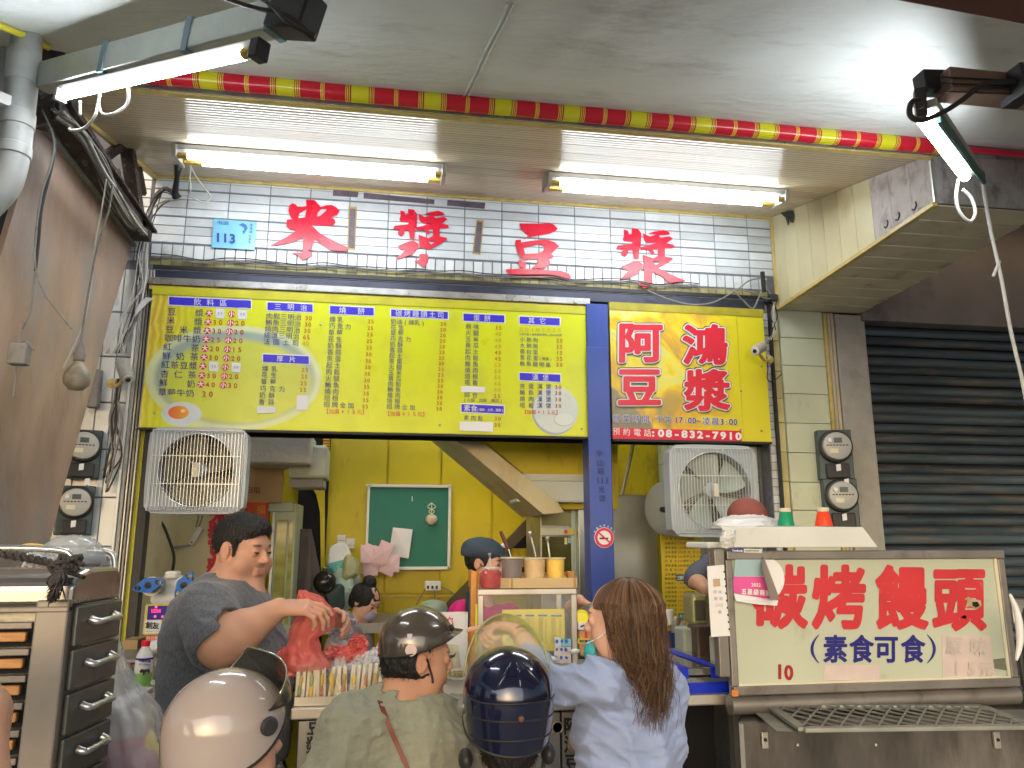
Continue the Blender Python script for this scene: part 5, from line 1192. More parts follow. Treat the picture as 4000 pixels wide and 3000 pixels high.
for i in range(12):
    x, y = 1480+rnd.uniform(-45, 48), 2185+rnd.uniform(-32, 32); w, h = rnd.uniform(24, 34), rnd.uniform(28, 44); a_ = rnd.uniform(-.5, .5); ca, sa = math.cos(a_), math.sin(a_)
    q = [(x+dx*ca-dy*sa, y+dx*sa+dy*ca) for dx, dy in ((-w, -h), (w, -h), (w, h), (-w, h))]
    MB().add([onY(p[0], p[1], 5.62-.006*i+.006*rnd.random()) for p in q]+[onY(x, y, 5.612-.006*i)], [(0, 4, 1), (1, 4, 2), (2, 4, 3), (3, 4, 0)]).build('slip', M('pink_paper', (.78, .55, .62), .7, var=.05), t)
t = thing('wall_notes', 'small white notes stuck on the yellow wall above the bags', 'paper')
for q in ((1318, 2090, 1350, 2110), (1318, 2112, 1350, 2130), (1352, 2103, 1386, 2128), (1352, 2130, 1384, 2142)): MB().pbox(*q, 5.78, .004).build('note', m_paper, t)
t = thing('hanging_bags', 'cluster of green and white plastic bags hanging on the yellow wall', 'bags')
for i, (x, y, r, mt) in enumerate(((1330, 2200, .10, m_paper), (1310, 2250, .10, M('teal_bag', (.10, .36, .34), .35, var=.3)), (1350, 2270, .09, M('grey_bag', (.35, .40, .38), .4, var=.3)), (1320, 2310, .11, M('green_white_bag', (.45, .62, .55), .35, var=.3)), (1370, 2220, .07, M('olive_bag', (.40, .42, .22), .4, var=.3)), (1300, 2335, .08, M('dark_bag', (.05, .08, .08), .4, var=.3)))):
    MB().ball(onY(x, y, 5.5-.03*i), (r, r*.6, r*1.2), 26, 20, bag_noise(i)).build('bag', mt, t)
gr_ = MB()
for i in range(6): MB().pbox(1376+i*6.5, 2160, 1378+i*6.5, 2240, 5.7, .005).build('grid_bar', M('yellow_grid', (.75, .70, .05), .4), t)
t = thing('black_pot', 'round black pot beside the dark doorway', 'pot')
MB().ball(onY(1268, 2275, 5.3), .075, 24, 16).build('bowl', M('black_enamel', (.02, .018, .016), .15), t, smooth=True); MB().lathe([(.02, .06), (.02, .09), (.03, .095)], onY(1268, 2275, 5.3), n=16).build('lid_knob', m_steeld, t, smooth=True)
t = thing('power_strip', 'white socket block with plugs on the yellow wall', 'socket')
MB().pbox(1660, 2270, 1723, 2308, 5.6, .05).build('body', m_white, t, bev=.008)
for k in range(3): MB().pbox(1668+k*17, 2288, 1676+k*17, 2300, 5.595, .004).build('socket_hole', m_black, t)
for q in ([(1723, 2292), (1760, 2310), (1800, 2345)], [(1700, 2308), (1698, 2350), (1697, 2400)], [(1662, 2300), (1640, 2340), (1620, 2370)]):
    P, r, n = pcable(q, 5.58, .004); MB().tube(P, r, 5).build('cord', m_wire_g, t, smooth=True)
t = thing('rice_cooker', 'pale green cooker on the shelf under the sockets', 'cooker')
c = onY(1693, 2385, 5.0); MB().lathe([(.075, -.06), (.085, -.04), (.088, .02), (.075, .05), (.02, .065), (.001, .066)], c, n=28).build('body', M('pale_green_enamel', (.38, .48, .40), .3), t, smooth=True)
t = thing('back_shelf', 'dark work shelf along the yellow wall', 'shelf'); MB().pbox(1240, 2430, 2120, 2470, 4.95, .6).build('board', m_steeld, t)

# right inside: polystyrene box, oven, steel cabinet
t = thing('foam_box', 'white polystyrene box with lid on top of the oven', 'box')
m_foam = M('polystyrene', (.78, .84, .80), .7, var=.03, bump=.15, bscale=120)
MB().pbox(2018, 1878, 2340, 1962, 4.5, .28).build('tub', m_foam, t, bev=.01); MB().pbox(2012, 1852, 2345, 1880, 4.49, .30).build('lid', m_foam, t, bev=.008)
a = MB(); 
for x in (2045, 2072): MB().pbox(x-20, 1905+(x-2045)*.0, x-8, 1935, 4.488, .004).build('red_mark', M('faded_pink_print', (.75, .35, .32), .6), t)
ov = thing('oven', 'steel oven with olive glass door and red and yellow buttons under the foam box', 'oven')
MB().pbox(2112, 1962, 2262, 2560, 4.75, .5).build('body', m_steeld, ov, bev=.006)
MB().pbox(2116, 1968, 2232, 2052, 4.735, .012).build('upper_panel', M('olive_panel', (.20, .19, .07), .3, .3), ov)
MB().pbox(2112, 2062, 2256, 2092, 4.72, .03).build('control_panel', M('pale_green_metal', (.50, .54, .42), .35, .3), ov, bev=.003)
MB().pbox(2232, 1955, 2256, 2300, 4.725, .02).build('door_post', M('pale_teal_metal', (.42, .54, .50), .35, .3), ov, bev=.003)
MB().pbox(2118, 2096, 2232, 2290, 4.735, .012).build('door_glass', M('olive_glass', (.09, .09, .025), .08, var=.1), ov)
MB().pbox(2205, 2070, 2216, 2084, 4.712, .01).build('red_button', m_red, ov); MB().pbox(2219, 2068, 2240, 2086, 4.712, .01).build('yellow_button', M('yellow_button', (.8, .65, .05), .4), ov)
for q, mt in (((2205, 2100, 2216, 2126), 'yellow'), ((2218, 2100, 2230, 2122), 'blue')): MB().pbox(*q, 4.73, .004).build('sticker', M(mt+'_sticker', (.75, .72, .2) if mt == 'yellow' else (.35, .6, .75), .5), ov)
t = thing('steel_cabinet', 'tall stainless steel cabinet behind the blue column', 'cabinet')
MB().pbox(2264, 1932, 2578, 2800, 4.65, .5).build('body', M('brushed_cabinet_steel', (.40, .42, .41), .3, .75, var=.3, scale=2.5, stretch=(1, 1, .25), dirt=((.2, .18, .14), .25, 6, (1, 1, .5))), t, bev=.006); MB().pbox(2398, 1936, 2402, 2800, 4.645, .004).build('door_gap', m_black, t)
P, r, n = pcable([(2470, 1735), (2450, 1830), (2425, 1935)], 4.6, .005)
t = thing('pipe_pair', 'two thin conduits running down the pale tiled wall right of the column', 'pipe')
MB().tube(P, r, 6).build('conduit', m_wire_w, t, smooth=True); P, r, n = pcable([(2478, 1735), (2458, 1830), (2433, 1935)], 4.6, .004); MB().tube(P, r, 6).build('conduit', m_wire_g, t, smooth=True)

# yellow price list inside at right
pr_ = thing('inner_price_list', 'yellow price list with dense black print on the inner wall right of the column', 'sign')
MB().pbox(2588, 2085, 2742, 2462, 4.45, .012).build('sheet', M('yellow_list_print', (.80, .62, .02), .4, var=.04), pr_)
MB().pbox(2588, 2463, 2742, 2640, 4.45, .012).build('blue_base', M('blue_base_paint', (.02, .07, .22), .4), pr_)
a, r_, w_ = MB(), MB(), MB(); fl_ = lambda x, y: onY(x, y, 4.447)
words = ['小肉鬆漢堡', '牛肉漢堡加', '玉米漢堡', '培根漢堡', '雞排漢堡', '火腿漢堡', '花生厚片', '巧克力', '草莓土司', '奶酥厚片', '香蒜麵包', '豬排漢堡', '熱狗蛋', '鮪魚蛋餅', '蔬菜蛋餅', '法國土司']
for r in range(21):
    y = 2105+r*17.3
    for k in range(2):
        x = 2602+k*72; s = rnd.choice(words)
        if (r, k) in ((7, 1), (8, 1), (14, 1), (17, 1)): continue
        write(a, s, fl_, (x, y), (x+36, y), 10.5, .02)
        write(r_, rnd.choice(('15元', '20元', '25元', '30元')), fl_, (x+48, y), (x+62, y), 10, .015)
for y, s in ((2257, '三明治'), (2408, '土司')):
    w_.pbox(2642 if y < 2300 else 2652, y-13, 2684, y+13, 4.444, .002)
w_.build('header_patch', M('teal_print', (.01, .16, .22), .4), pr_)
w_ = MB()
for y, s in ((2257, '三明治'), (2408, '土司')): write(w_, s, lambda x, y: onY(x, y, 4.442), (2652 if len(s) == 3 else 2660, y), (2675, y), 16, .03)
w_.build('white_lettering', m_wh, pr_); a.build('item_lettering', m_black, pr_); r_.build('price_lettering', M('list_red', (.55, .05, .02), .5), pr_)

# ---------------------------------------------------------------- left inside: cream wall items
bn = thing('red_banner', 'red paper banner with gold print on the cream wall behind the man', 'poster')
fw_ = lambda x, y: onY(x, y, YL-.012)
MB().pbox(955, 1955, 1045, 2075, YL-.012, .004).build('paper', M('red_paper', (.72, .03, .03), .5, var=.08), bn)
MB().pbox(962, 1962, 1038, 2068, YL-.015, .002).build('inner_panel', M('deep_red_paper', (.78, .10, .03), .5, var=.08), bn)
a = MB(); write(a, '福', fw_, (1020, 1990), (1020, 1990), 34, .02, lift=.006); write(a, '招財', fw_, (975, 2030), (1010, 2050), 30, .02, lift=.006); a.build('gold_lettering', M('gold_print', (.75, .42, .05), .4), bn)
tb = thing('take_away_sign', 'cardboard sign on the cream wall behind the left fan reading self pick up', 'sign')
MB().pbox(845, 1800, 1106, 1962, YL-.03, .012).build('board', M('tan_board', (.52, .34, .17), .6, var=.12), tb)
a = MB(); write(a, '請自取', lambda x, y: onY(x, y, YL-.034), (945, 1912), (1005, 1915), 27, .02); a.build('lettering', M('maroon_print', (.22, .03, .02), .5), tb)
vr = thing('red_wall_lettering', 'tall red painted characters on the cream wall left of the man', 'lettering')
a = MB()
for i, ch in enumerate('米漿豆漿'): write(a, ch, lambda x, y: onY(x, y, YL-.004), (858-i*3, 2010+i*72), (858-i*3, 2010+i*72), 78, .04)
a.build('characters', M('red_wall_paint', (.60, .02, .05), .5), vr)
cab = thing('drink_fridge', 'pale green glass door fridge between the cream wall and the doorway', 'fridge')
m_pg = M('pale_green_paint', (.50, .56, .40), .4, var=.1, dirt=((.2, .2, .12), .3, 9, (1, 1, 1)))
x0, x1 = 1048, 1142
MB().pbox(x0, 1965, x1, 2620, 5.0, .4).build('body', m_pg, cab, bev=.006)
MB().pbox(x0+24, 2030, x1-30, 2420, 4.985, .01).build('left_glass', M('fridge_glass', (.35, .36, .10), .1, var=.3, scale=5, stretch=(1, 1, 3)), cab); MB().pbox(x1-22, 2040, x1-6, 2440, 4.985, .01).build('right_glass', M('fridge_glass', (.35, .36, .10), .1), cab)
MB().pbox(x0, 1962, x1+4, 1998, 4.97, .03).build('header', m_pg, cab, bev=.004); MB().pbox(x0, 2000, x0+10, 2600, 4.975, .02).build('post', m_white, cab)
t = thing('wall_outlet', 'white outlet box with cables on the cream wall below the left fan', 'socket')
MB().pbox(552, 2012, 582, 2068, 4.6, .05).build('box', m_white, t, bev=.006); MB().pbox(588, 2020, 625, 2045, YL-.03, .03).build('plug', m_black, t, bev=.004)
t = thing('wall_plug', 'grey plug block with a red lamp hanging on wires on the cream wall', 'socket')
c = onY(763, 2095, 4.85); MB().beam(c+Vector((-.02, 0, -.05)), c+Vector((.03, 0, .05)), .05, .03).build('block', m_wire_w, t, bev=.004); MB().ball(c+Vector((-.012, -.02, -.035)), .008, 8, 6).build('lamp', m_red, t)
for q in ([(765, 2060), (775, 2020), (770, 1990)], [(775, 2062), (790, 2020), (790, 1985)], [(745, 2130), (690, 2140), (600, 2150), (530, 2195)], [(745, 2128), (700, 2135), (610, 2145), (540, 2190)]):
    P, r, n = pcable(q, 4.86, .005); MB().tube(P, r, 5).build('wire', m_wire_g, t, smooth=True)
t = thing('machine_cord', 'black cord running down the cream wall to the cup sealing machine', 'cable')
P, r, n = pcable([(590, 2030), (630, 2040), (665, 2120), (680, 2180), (672, 2240)], 4.6, .008); MB().tube(P, r, 8).build('strand', m_wire_k, t, smooth=True)
t = thing('marble_panel', 'yellow painted post strip at the left edge of the opening', 'post')
MB().pbox(512, 2040, 540, 2560, 4.3, .02).build('panel', m_creamg, t)

# cup sealing machine
cm = thing('cup_sealer', 'white cup sealing machine with two blue levers and a red digital display', 'machine')
Ys = 3.6
c = onY(668, 2262, Ys)
MB().pbox(640, 2232, 690, 2262, Ys, .08).build('neck', m_white, cm, bev=.01)
MB().pbox(585, 2258, 710, 2365, Ys+.02, .25).build('head', m_white, cm, bev=.02)
MB().pbox(560, 2362, 712, 2480, Ys-.02, .3).build('body', M('machine_steel', (.6, .6, .58), .3, .6), cm, bev=.008)
MB().pbox(566, 2360, 706, 2478, Ys-.028, .006).build('label_panel', M('yellow_label', (.80, .66, .05), .4), cm)
MB().pbox(576, 2366, 702, 2420, Ys-.032, .004).build('display_panel', M('violet_panel', (.04, .02, .32), .3), cm)
fS = lambda x, y: onY(x, y, Ys-.034)
a = MB(); write(a, '1234', fS, (594, 2386), (623, 2386), 15, .02); write(a, '165', fS, (660, 2386), (681, 2387), 15, .02); a.build('digits', M('red_led', (.9, .02, .06), .4, emit=(1, .02, .08), es=2.5), cm)
b = MB(); 
for x, y in ((610, 2371), (672, 2372), (606, 2408), (635, 2409), (664, 2410)): MB().lathe([(.006, 0), (.005, .003), (.0001, .003)], fS(x, y), (0, -1, 0), n=12).build('button', M('pink_button', (.8, .3, .4), .4, emit=(1, .1, .3), es=.3), cm)
MB().pbox(568, 2422, 628, 2474, Ys-.031, .003).build('white_label', m_wh, cm)
a = MB(); write(a, '創友', fS, (583, 2442), (609, 2444), 26, .03); a.build('brand_lettering', m_black, cm)
a = MB(); write(a, '自動封口機', fS, (640, 2432), (692, 2434), 9, .0); write(a, '注意高溫請勿觸摸', fS, (640, 2448), (700, 2450), 7, .0); write(a, '高雄市三民區', fS, (575, 2466), (622, 2467), 6, .0); a.build('small_lettering', m_black, cm)
MB().pbox(570, 2482, 670, 2500, Ys-.03, .005).build('red_label', M('salmon_label', (.78, .16, .10), .4), cm)
a = MB(); write(a, '封口機專用膜', fS, (580, 2491), (660, 2492), 13, .02, lift=.003); a.build('white_lettering', m_wh, cm)
m_blh = M('blue_plastic', (.01, .16, .62), .28, var=.05)
def lever(cx, cy, ang, L, par=cm):
    ca, sa = math.cos(ang), math.sin(ang)
    o = []; n = 36
    for k in range(n):
        a_ = 2*math.pi*k/n; r = L*(.42+.58*abs(math.cos(a_))**1.5); x = r*math.cos(a_); y = .42*L*math.sin(a_)*(1-.15*math.cos(a_*2)); o.append((cx+x*ca-y*sa, cy+x*sa+y*ca))
    holes = []
    for s in (-1, 1):
        holes.append([(cx+s*L*.66*ca+L*.16*math.cos(b_)*1.3, cy+s*L*.66*sa+L*.16*math.sin(b_)) for b_ in [2*math.pi*k/14 for k in range(14)]])
    MB().poly([o]+holes, lambda a_, b_: onY(a_, b_, Ys-.09), -.02, (0, -1, 0)).build('lever', m_blh, par, bev=.004)
    MB().lathe([(.018, 0), (.014, .02), (.001, .024)], onY(cx, cy, Ys-.09), (0, -1, 0), n=14).build('knob', m_black, par, smooth='auto')
lever(583, 2285, -.28, 62); lever(722, 2285, -1.0, 60)
MB().lathe([(.04, 0), (.035, .10)], onY(722, 2290, Ys-.07), (0, 1, 0), n=16).build('film_roll', m_steeld, cm, smooth='auto'); MB().lathe([(.04, 0), (.035, .10)], onY(590, 2290, Ys-.07), (0, 1, 0), n=16).build('film_roll', m_steeld, cm, smooth='auto')
# shelf under the sealer and things on it
sf = thing('side_bench', 'steel side bench at the left carrying milk and bowls', 'table')
zb_ = onY(560, 2690, 3.3).z
MB().box(-1.2, -.62, 3.15, 3.95, zb_-.03, zb_).build('top', m_steel, sf, bev=.004)
z2 = onY(600, 2560, 3.5).z
MB().box(-1.1, -.62, 3.4, 3.95, z2-.012, z2).build('shelf', m_steeld, sf); 
for x in (-1.18, -.66): MB().box(x, x+.03, 3.2, 3.23, 0, zb_-.03).build('leg', m_steeld, sf)
mk = thing('milk_bottle', 'milk bottle with red cap and cow label beside the left end of the bench', 'bottle')
c = onY(563, 2590, 3.3); k = .165/180/.9
H = (onY(563, 2500, 3.3).z-onY(563, 2682, 3.3).z)
c = Vector((c.x, 3.3, onY(563, 2684, 3.3).z)); R_ = .032
MB().lathe([(R_*.9, 0), (R_, .01), (R_, H*.62), (R_*.85, H*.72), (R_*.45, H*.86), (R_*.42, H*.9)], c, n=28).build('body', M('milk_white', (.80, .80, .80), .3, var=.02), mk, smooth='auto')
MB().lathe([(R_*.48, H*.88), (R_*.5, H*.99), (R_*.45, H)], c, n=20).build('cap', m_red, mk, smooth='auto')
MB().lathe([(R_*1.02, H*.02), (R_*1.02, H*.32)], c, n=28, caps=False).build('green_band', M('green_label', (.28, .55, .14), .4, var=.2, scale=20), mk, smooth='auto')
MB().lathe([(R_*1.025, H*.60), (R_*1.025, H*.64)], c, n=28, caps=False).build('blue_line', m_navy, mk, smooth='auto')
fM = lambda x, y: onY(x, y, 3.3-R_*1.06); a = MB(); write(a, '林園牧場', fM, (548, 2579), (583, 2582), 12, .03); write(a, '純天然鮮奶', fM, (547, 2595), (584, 2597), 9, .02); a.build('lettering', m_navy, mk)
b = MB().poly([[(545, 2622), (552, 2614), (565, 2616), (582, 2612), (586, 2622), (582, 2634), (576, 2624), (566, 2628), (560, 2640), (556, 2626), (549, 2630)]], lambda x, y: onY(x, y, 3.3-R_*1.06), .001, (0, -1, 0)); b.build('cow_print', m_black, mk)
t = thing('bowl_stack', 'stack of white bowls on the shelf beside the milk bottle', 'bowls')
for i in range(3): MB().lathe([(.02, 0), (.04, .018), (.045, .03), (.042, .03), (.02, .006)], onY(620, 2552-i*9, 3.5), n=24).build('bowl', m_white, t, smooth=True)
for i, (x, y) in enumerate(((608, 2672), (630, 2676), (650, 2680))):
    t = thing('small_tin', ('left', 'middle', 'right')[i]+' of three small white tins in front of the milk bottle', 'tin', 'small tins on the bench')
    MB().lathe([(.017, 0), (.019, .003), (.018, .012), (.012, .014)], Vector(onY(x, y, 3.25)), n=18).build('tin_body', m_cream_p, t, smooth='auto')
t = thing('carton', 'brown carton and pink packet behind the milk bottle', 'carton')
MB().pbox(478, 2500, 535, 2580, 3.7, .12).build('box', M('carton_brown', (.40, .27, .14), .7), t); MB().pbox(482, 2562, 512, 2600, 3.6, .05).build('packet', M('pink_packet', (.65, .25, .45), .5), t)
for i in range(5):
    t = thing('utensil', ['steel jug', 'steel cup', 'dark canister', 'steel canister', 'white tub'][i]+' under the shelf left of the man, number %d counted from the left' % (i+1) if False else ['small steel jug at the left under the shelf beside the man', 'steel cup in the middle of the lower shelf beside the man', 'dark canister at the back of the lower shelf', 'tall steel canister next to the man on the lower shelf', 'white tub nearest the man on the lower shelf'][i], 'utensil')
    c = onY(598+i*17, 2655-(i % 2)*14, 3.6+.04*i); h_ = .05+.02*(i % 3); MB().lathe([(.018, 0), (.02, h_), (.017, h_), (.015, .004)], c, n=16).build('vessel', (m_steel, m_steel, m_black, m_steel, m_white)[i], t, smooth='auto')
# ================================================================ main counter
YC = 2.62
zc = onY(1300, 2762, YC).z
ct = thing('counter', 'steel fronted serving counter with dark painted characters on its front', 'counter')
cx0, cx1 = onY(1135, 2770, YC).x, onY(2925, 2770, YC).x
MB().box(cx0, cx1, YC, 3.45, zc-.035, zc).build('worktop', m_steel, ct, bev=.005)
m_cfront = M('brushed_front', (.40, .40, .38), .35, .8, var=.2, scale=4, stretch=(1, 1, .2), dirt=((.14, .12, .1), .3, 6, (1, 1, .4)))
xq_ = [cx0+.02, onY(1420, 2900, YC).x, onY(1780, 2900, YC).x, onY(2200, 2900, YC).x, onY(2460, 2900, YC).x]
for i in range(4): MB().box(xq_[i]+.003, xq_[i+1]-.003, YC+.03, YC+.05, .08, zc-.045).build('front_panel', m_cfront, ct, bev=.003)
MB().box(cx0+.02, xq_[4], YC+.05, 3.4, .05, zc-.05).build('core', m_dark, ct)
MB().box(xq_[4], cx1, YC+.3, 3.4, .02, zc-.06).build('dark_recess', m_dark, ct)
MB().box(cx1-.04, cx1-.005, YC+.04, YC+.08, 0, zc-.035).build('leg', m_steeld, ct)
fK = lambda x, y: onY(x, y, YC+.028)
a = MB()
for i, ch in enumerate('豆漿米漿'): write(a, ch, fK, (1232-i*3, 2838+i*72), (1232-i*3, 2838+i*72), 66, .03)
for i, ch in enumerate('阿鴻豆漿'): write(a, ch, fK, (2232+i*2, 2835+i*72), (2232+i*2, 2835+i*72), 66, .03)
a.build('front_lettering', m_black, ct)
MB().lathe([(.0001, 0), (.016, 0)], fK(2178, 2842), (0, -1, 0), n=20, caps=False).build('hole', m_dark, ct); MB().lathe([(.016, 0), (.019, .003), (.02, 0)], fK(2178, 2842), (0, -1, 0), n=20).build('hole_rim', m_steel, ct, smooth=True)
P, r, n = pcable([(2262, 2790), (2245, 2860), (2225, 2940), (2250, 2960), (2262, 2880)], YC-.02, .008)
t = thing('cloth_strips', 'twisted paper strips hanging from the counter edge beside the woman', 'cloth')
for k in range(3):
    P, r, n = pcable([(2268-k*6, 2785), (2252-k*7, 2860), (2232-k*5, 2945-k*10)], YC-.03, .008); MB().tube(P, [.004+.007*math.sin(i/len(P)*3.1) for i in range(len(P))], 6).build('strip', M('kraft_strip', (.42, .30, .17), .7, var=.2), t, smooth=True)

# sandwich tray
tr3 = thing('sandwich_tray', 'shallow steel tray holding the row of wrapped sandwiches', 'tray')
X0, X1 = onY(1150, 2700, YC).x, onY(1560, 2700, YC).x
MB().box(X0, X1, YC+.02, YC+.30, zc+.002, zc+.008).build('base', m_steel, tr3); 
for (a_, b_, c_, d_) in ((X0, X1, YC+.02, YC+.025), (X0, X0+.005, YC+.025, YC+.30), (X1-.005, X1, YC+.025, YC+.30)): MB().box(a_, b_, c_, d_, zc+.008, zc+.028).build('rim', m_steel, tr3)
m_bread = M('sandwich_bread', (.82, .76, .62), .7, var=.12, scale=20, bump=.3, bscale=80); m_fill = [M('egg_filling', (.80, .56, .20), .5, var=.3, scale=40), M('ham_filling', (.66, .34, .24), .45, var=.3, scale=40), M('lettuce_filling', (.42, .50, .22), .5, var=.3, scale=40), M('cheese_filling', (.82, .60, .12), .4)]
m_wrap = M('clear_wrap', (.92, .94, .95), .10, alpha=.24, var=.02, bump=.5, bscale=25, rvar=.05)
first = None
sand_lab = ['at the left end of the tray, partly under the red bag', 'second from the left in the tray', 'third from the left in the tray', 'fourth from the left in the tray', 'fifth from the left in the tray', 'sixth from the left, just before the brown helmet', 'seventh from the left, touching the olive shirt', 'eighth in the tray, mostly hidden behind the rider']
for i in range(8):
    t = thing('sandwich', 'clear wrapped triangle sandwich '+sand_lab[i], 'sandwich', 'wrapped sandwiches standing in the tray')
    cx = onY(1172+i*42, 2690, YC+.05).x; y0 = YC+.045; lean = rnd.uniform(-.012, .012); z0 = zc+.010; h = .105+rnd.uniform(-.006, .006); w = .0065
    def slab(x, wd, mat, nm_, y_=0, hh=h):
        V = [(x-wd, y0+y_, z0), (x+wd, y0+y_, z0), (x+wd+lean, y0+.10, z0), (x-wd+lean, y0+.10, z0), (x-wd+lean, y0+.012+y_, z0+hh), (x+wd+lean, y0+.012+y_, z0+hh), (x+wd+lean, y0+.03, z0+hh), (x-wd+lean, y0+.03, z0+hh)]
        MB().hexa(V).build(nm_, mat, t, bev=.002)
    for k in range(2): slab(cx-.0095+k*.019, .0058, m_bread, 'bread')
    for k in range(2): MB().ball((cx+rnd.uniform(-.003, .003), y0+.003, z0+rnd.uniform(.026, .032)+k*rnd.uniform(.030, .036)), (rnd.uniform(.006, .009), .011, rnd.uniform(.017, .026)), 12, 9, bag_noise(i*3+k)).build('filling', m_fill[rnd.choice((0, 0, 1, 2, 3))], t, smooth=True)
    nz_ = bag_noise(40+i)
    def wr(u, v):
        a_ = u*2*math.pi; ww = .024; dd = .058; g_ = 1-.45*max(0, v-.25)/.75; top = (z0-.004)+v*(h+.03)
        r_ = nz_(Vector((math.cos(a_), math.sin(a_), v*2))); return (cx+lean*v+ww*math.cos(a_)*r_, y0+.05-.018*v+dd*math.sin(a_)*g_*r_, top+.006*math.sin(a_*3+i))
    grid(wr, 18, 8).build('wrapper', m_wrap, t)
# stacked pastries and clear tubs behind the sandwiches
for i, (x, y, lab) in enumerate(((1405, 2625, 'clear tub of cream coloured custard left of the brown helmet'), (1452, 2612, 'clear lidded tub beside the brown helmet'), (1345, 2640, 'flat pack of pastry behind the sandwiches'))):
    t = thing('food_tub', lab, 'tub'); c = onY(x, y, YC+.22); 
    MB().lathe([(.034, 0), (.042, .04), (.040, .04), (.001, .036)], c-Vector((0, 0, .02)), n=24).build('contents', M('custard', (.75, .55, .28), .4, var=.1), t, smooth='auto'); MB().lathe([(.043, .0), (.045, .05), (.046, .054), (.001, .056)], c-Vector((0, 0, .022)), n=24).build('clear_cup', m_wrap, t, smooth='auto')
# red plastic bags: one held by the man, one on the counter
m_redbag = M('red_plastic_film', (.97, .22, .20), .2, var=.14, scale=12, alpha=.55, bump=.6, bscale=18, sss=0, rvar=.08)
m_pinkbag = M('pink_plastic_film', (.90, .22, .20), .2, var=.12, scale=14, alpha=.72, bump=.7, bscale=22)
def film(name, lab, rings, mat, seed, par=None, amp=.10, n=44, cat='bag'):   # closed bag from rings (px, py, Y, half width px, depth m)
    t = par or thing(name, lab, cat); r_ = np.random.RandomState(seed); K = r_.rand(5)*6
    ctr = [onY(a_[0], a_[1], a_[2]) for a_ in rings]; ws = [abs(onY(a_[0]+a_[3], a_[1], a_[2]).x-ctr[i].x) for i, a_ in enumerate(rings)]; ds = [a_[4] for a_ in rings]; m = len(rings)-1
    def fn(u, v):
        k = min(m-1, int(v*m)); f_ = v*m-k; s_ = f_*f_*(3-2*f_); c = ctr[k].lerp(ctr[k+1], f_); w = ws[k]*(1-s_)+ws[k+1]*s_; d_ = ds[k]*(1-s_)+ds[k+1]*s_; a_ = u*2*math.pi
        q = 1+amp*(math.sin(a_*5+K[0]+v*5)+.7*math.sin(a_*9+K[1]-v*9)+.6*math.sin(a_*13+K[2]+v*4))+.5*amp*math.sin(v*26+a_*3+K[3])
        return (c.x+w*math.cos(a_)*q, c.y+d_*math.sin(a_)*q, c.z+.4*amp*w*math.sin(a_*4+K[4]))
    g_ = grid(fn, n, 30); js = {}
    for i_, p_ in enumerate(g_.v):
        k_ = (i_//(n+1), (i_ % (n+1)) % n)
        if k_ not in js: js[k_] = [r_.randn()*amp*(.045 if amp > .065 else .022) for _ in range(3)]
        g_.v[i_] = (p_[0]+js[k_][0], p_[1]+js[k_][1], p_[2]+js[k_][2])
    g_.build('film', mat, t, smooth=(par is None and amp < .065)); return t
film('red_bag', 'translucent red plastic bag held up by the man in grey', [(1180, 2305, 2.66, 14, .02), (1215, 2340, 2.67, 48, .04), (1240, 2400, 2.68, 78, .05), (1222, 2450, 2.69, 84, .05), (1185, 2495, 2.70, 54, .05), (1185, 2540, 2.70, 66, .05), (1195, 2590, 2.70, 92, .06), (1195, 2612, 2.70, 90, .05)], m_redbag, 3, amp=.06)
film('red_bag', 'crumpled red plastic bag lying on the counter beside the sandwiches', [(1130, 2535, 2.78, 26, .03), (1150, 2555, 2.78, 60, .05), (1175, 2590, 2.78, 85, .06), (1170, 2640, 2.78, 80, .06)], m_redbag, 5)
t_pb = film('pink_bag', 'pink red plastic bag with knotted handles in front of the seated woman', [(1290, 2545, 2.95, 14, .02), (1330, 2530, 2.93, 40, .04), (1350, 2555, 2.9, 80, .06), (1380, 2585, 2.9, 60, .05)], m_pinkbag, 7)
film('pink_bag', 'bright pink bag handle standing up beside the brown helmet', [(1400, 2485, 2.95, 14, .02), (1395, 2520, 2.93, 34, .03), (1370, 2560, 2.9, 50, .04)], m_redbag, 8)
film('clear_bag', 'clear plastic bag with white packs behind the sandwiches', [(1340, 2590, 2.80, 70, .04), (1335, 2615, 2.80, 105, .06), (1340, 2650, 2.80, 110, .06)], M('clear_film', (.85, .84, .90), .15, alpha=.5, var=.05, bump=.6, bscale=20), 9)
film('clear_bag', 'large clear bag leaning on the left of the brown helmet', [(1500, 2520, 2.85, 16, .02), (1450, 2580, 2.83, 50, .04), (1420, 2650, 2.83, 40, .04)], M('clear_film', (.85, .84, .90), .15, alpha=.5, var=.05, bump=.6, bscale=20), 10)
film('grey_bag', 'lavender grey plastic bag hanging in front of the seated woman', [(1345, 2395, 3.2, 20, .02), (1350, 2440, 3.2, 42, .04), (1345, 2500, 3.2, 45, .04)], M('lavender_film', (.50, .46, .52), .3, alpha=.75, bump=.5, bscale=20), 12)
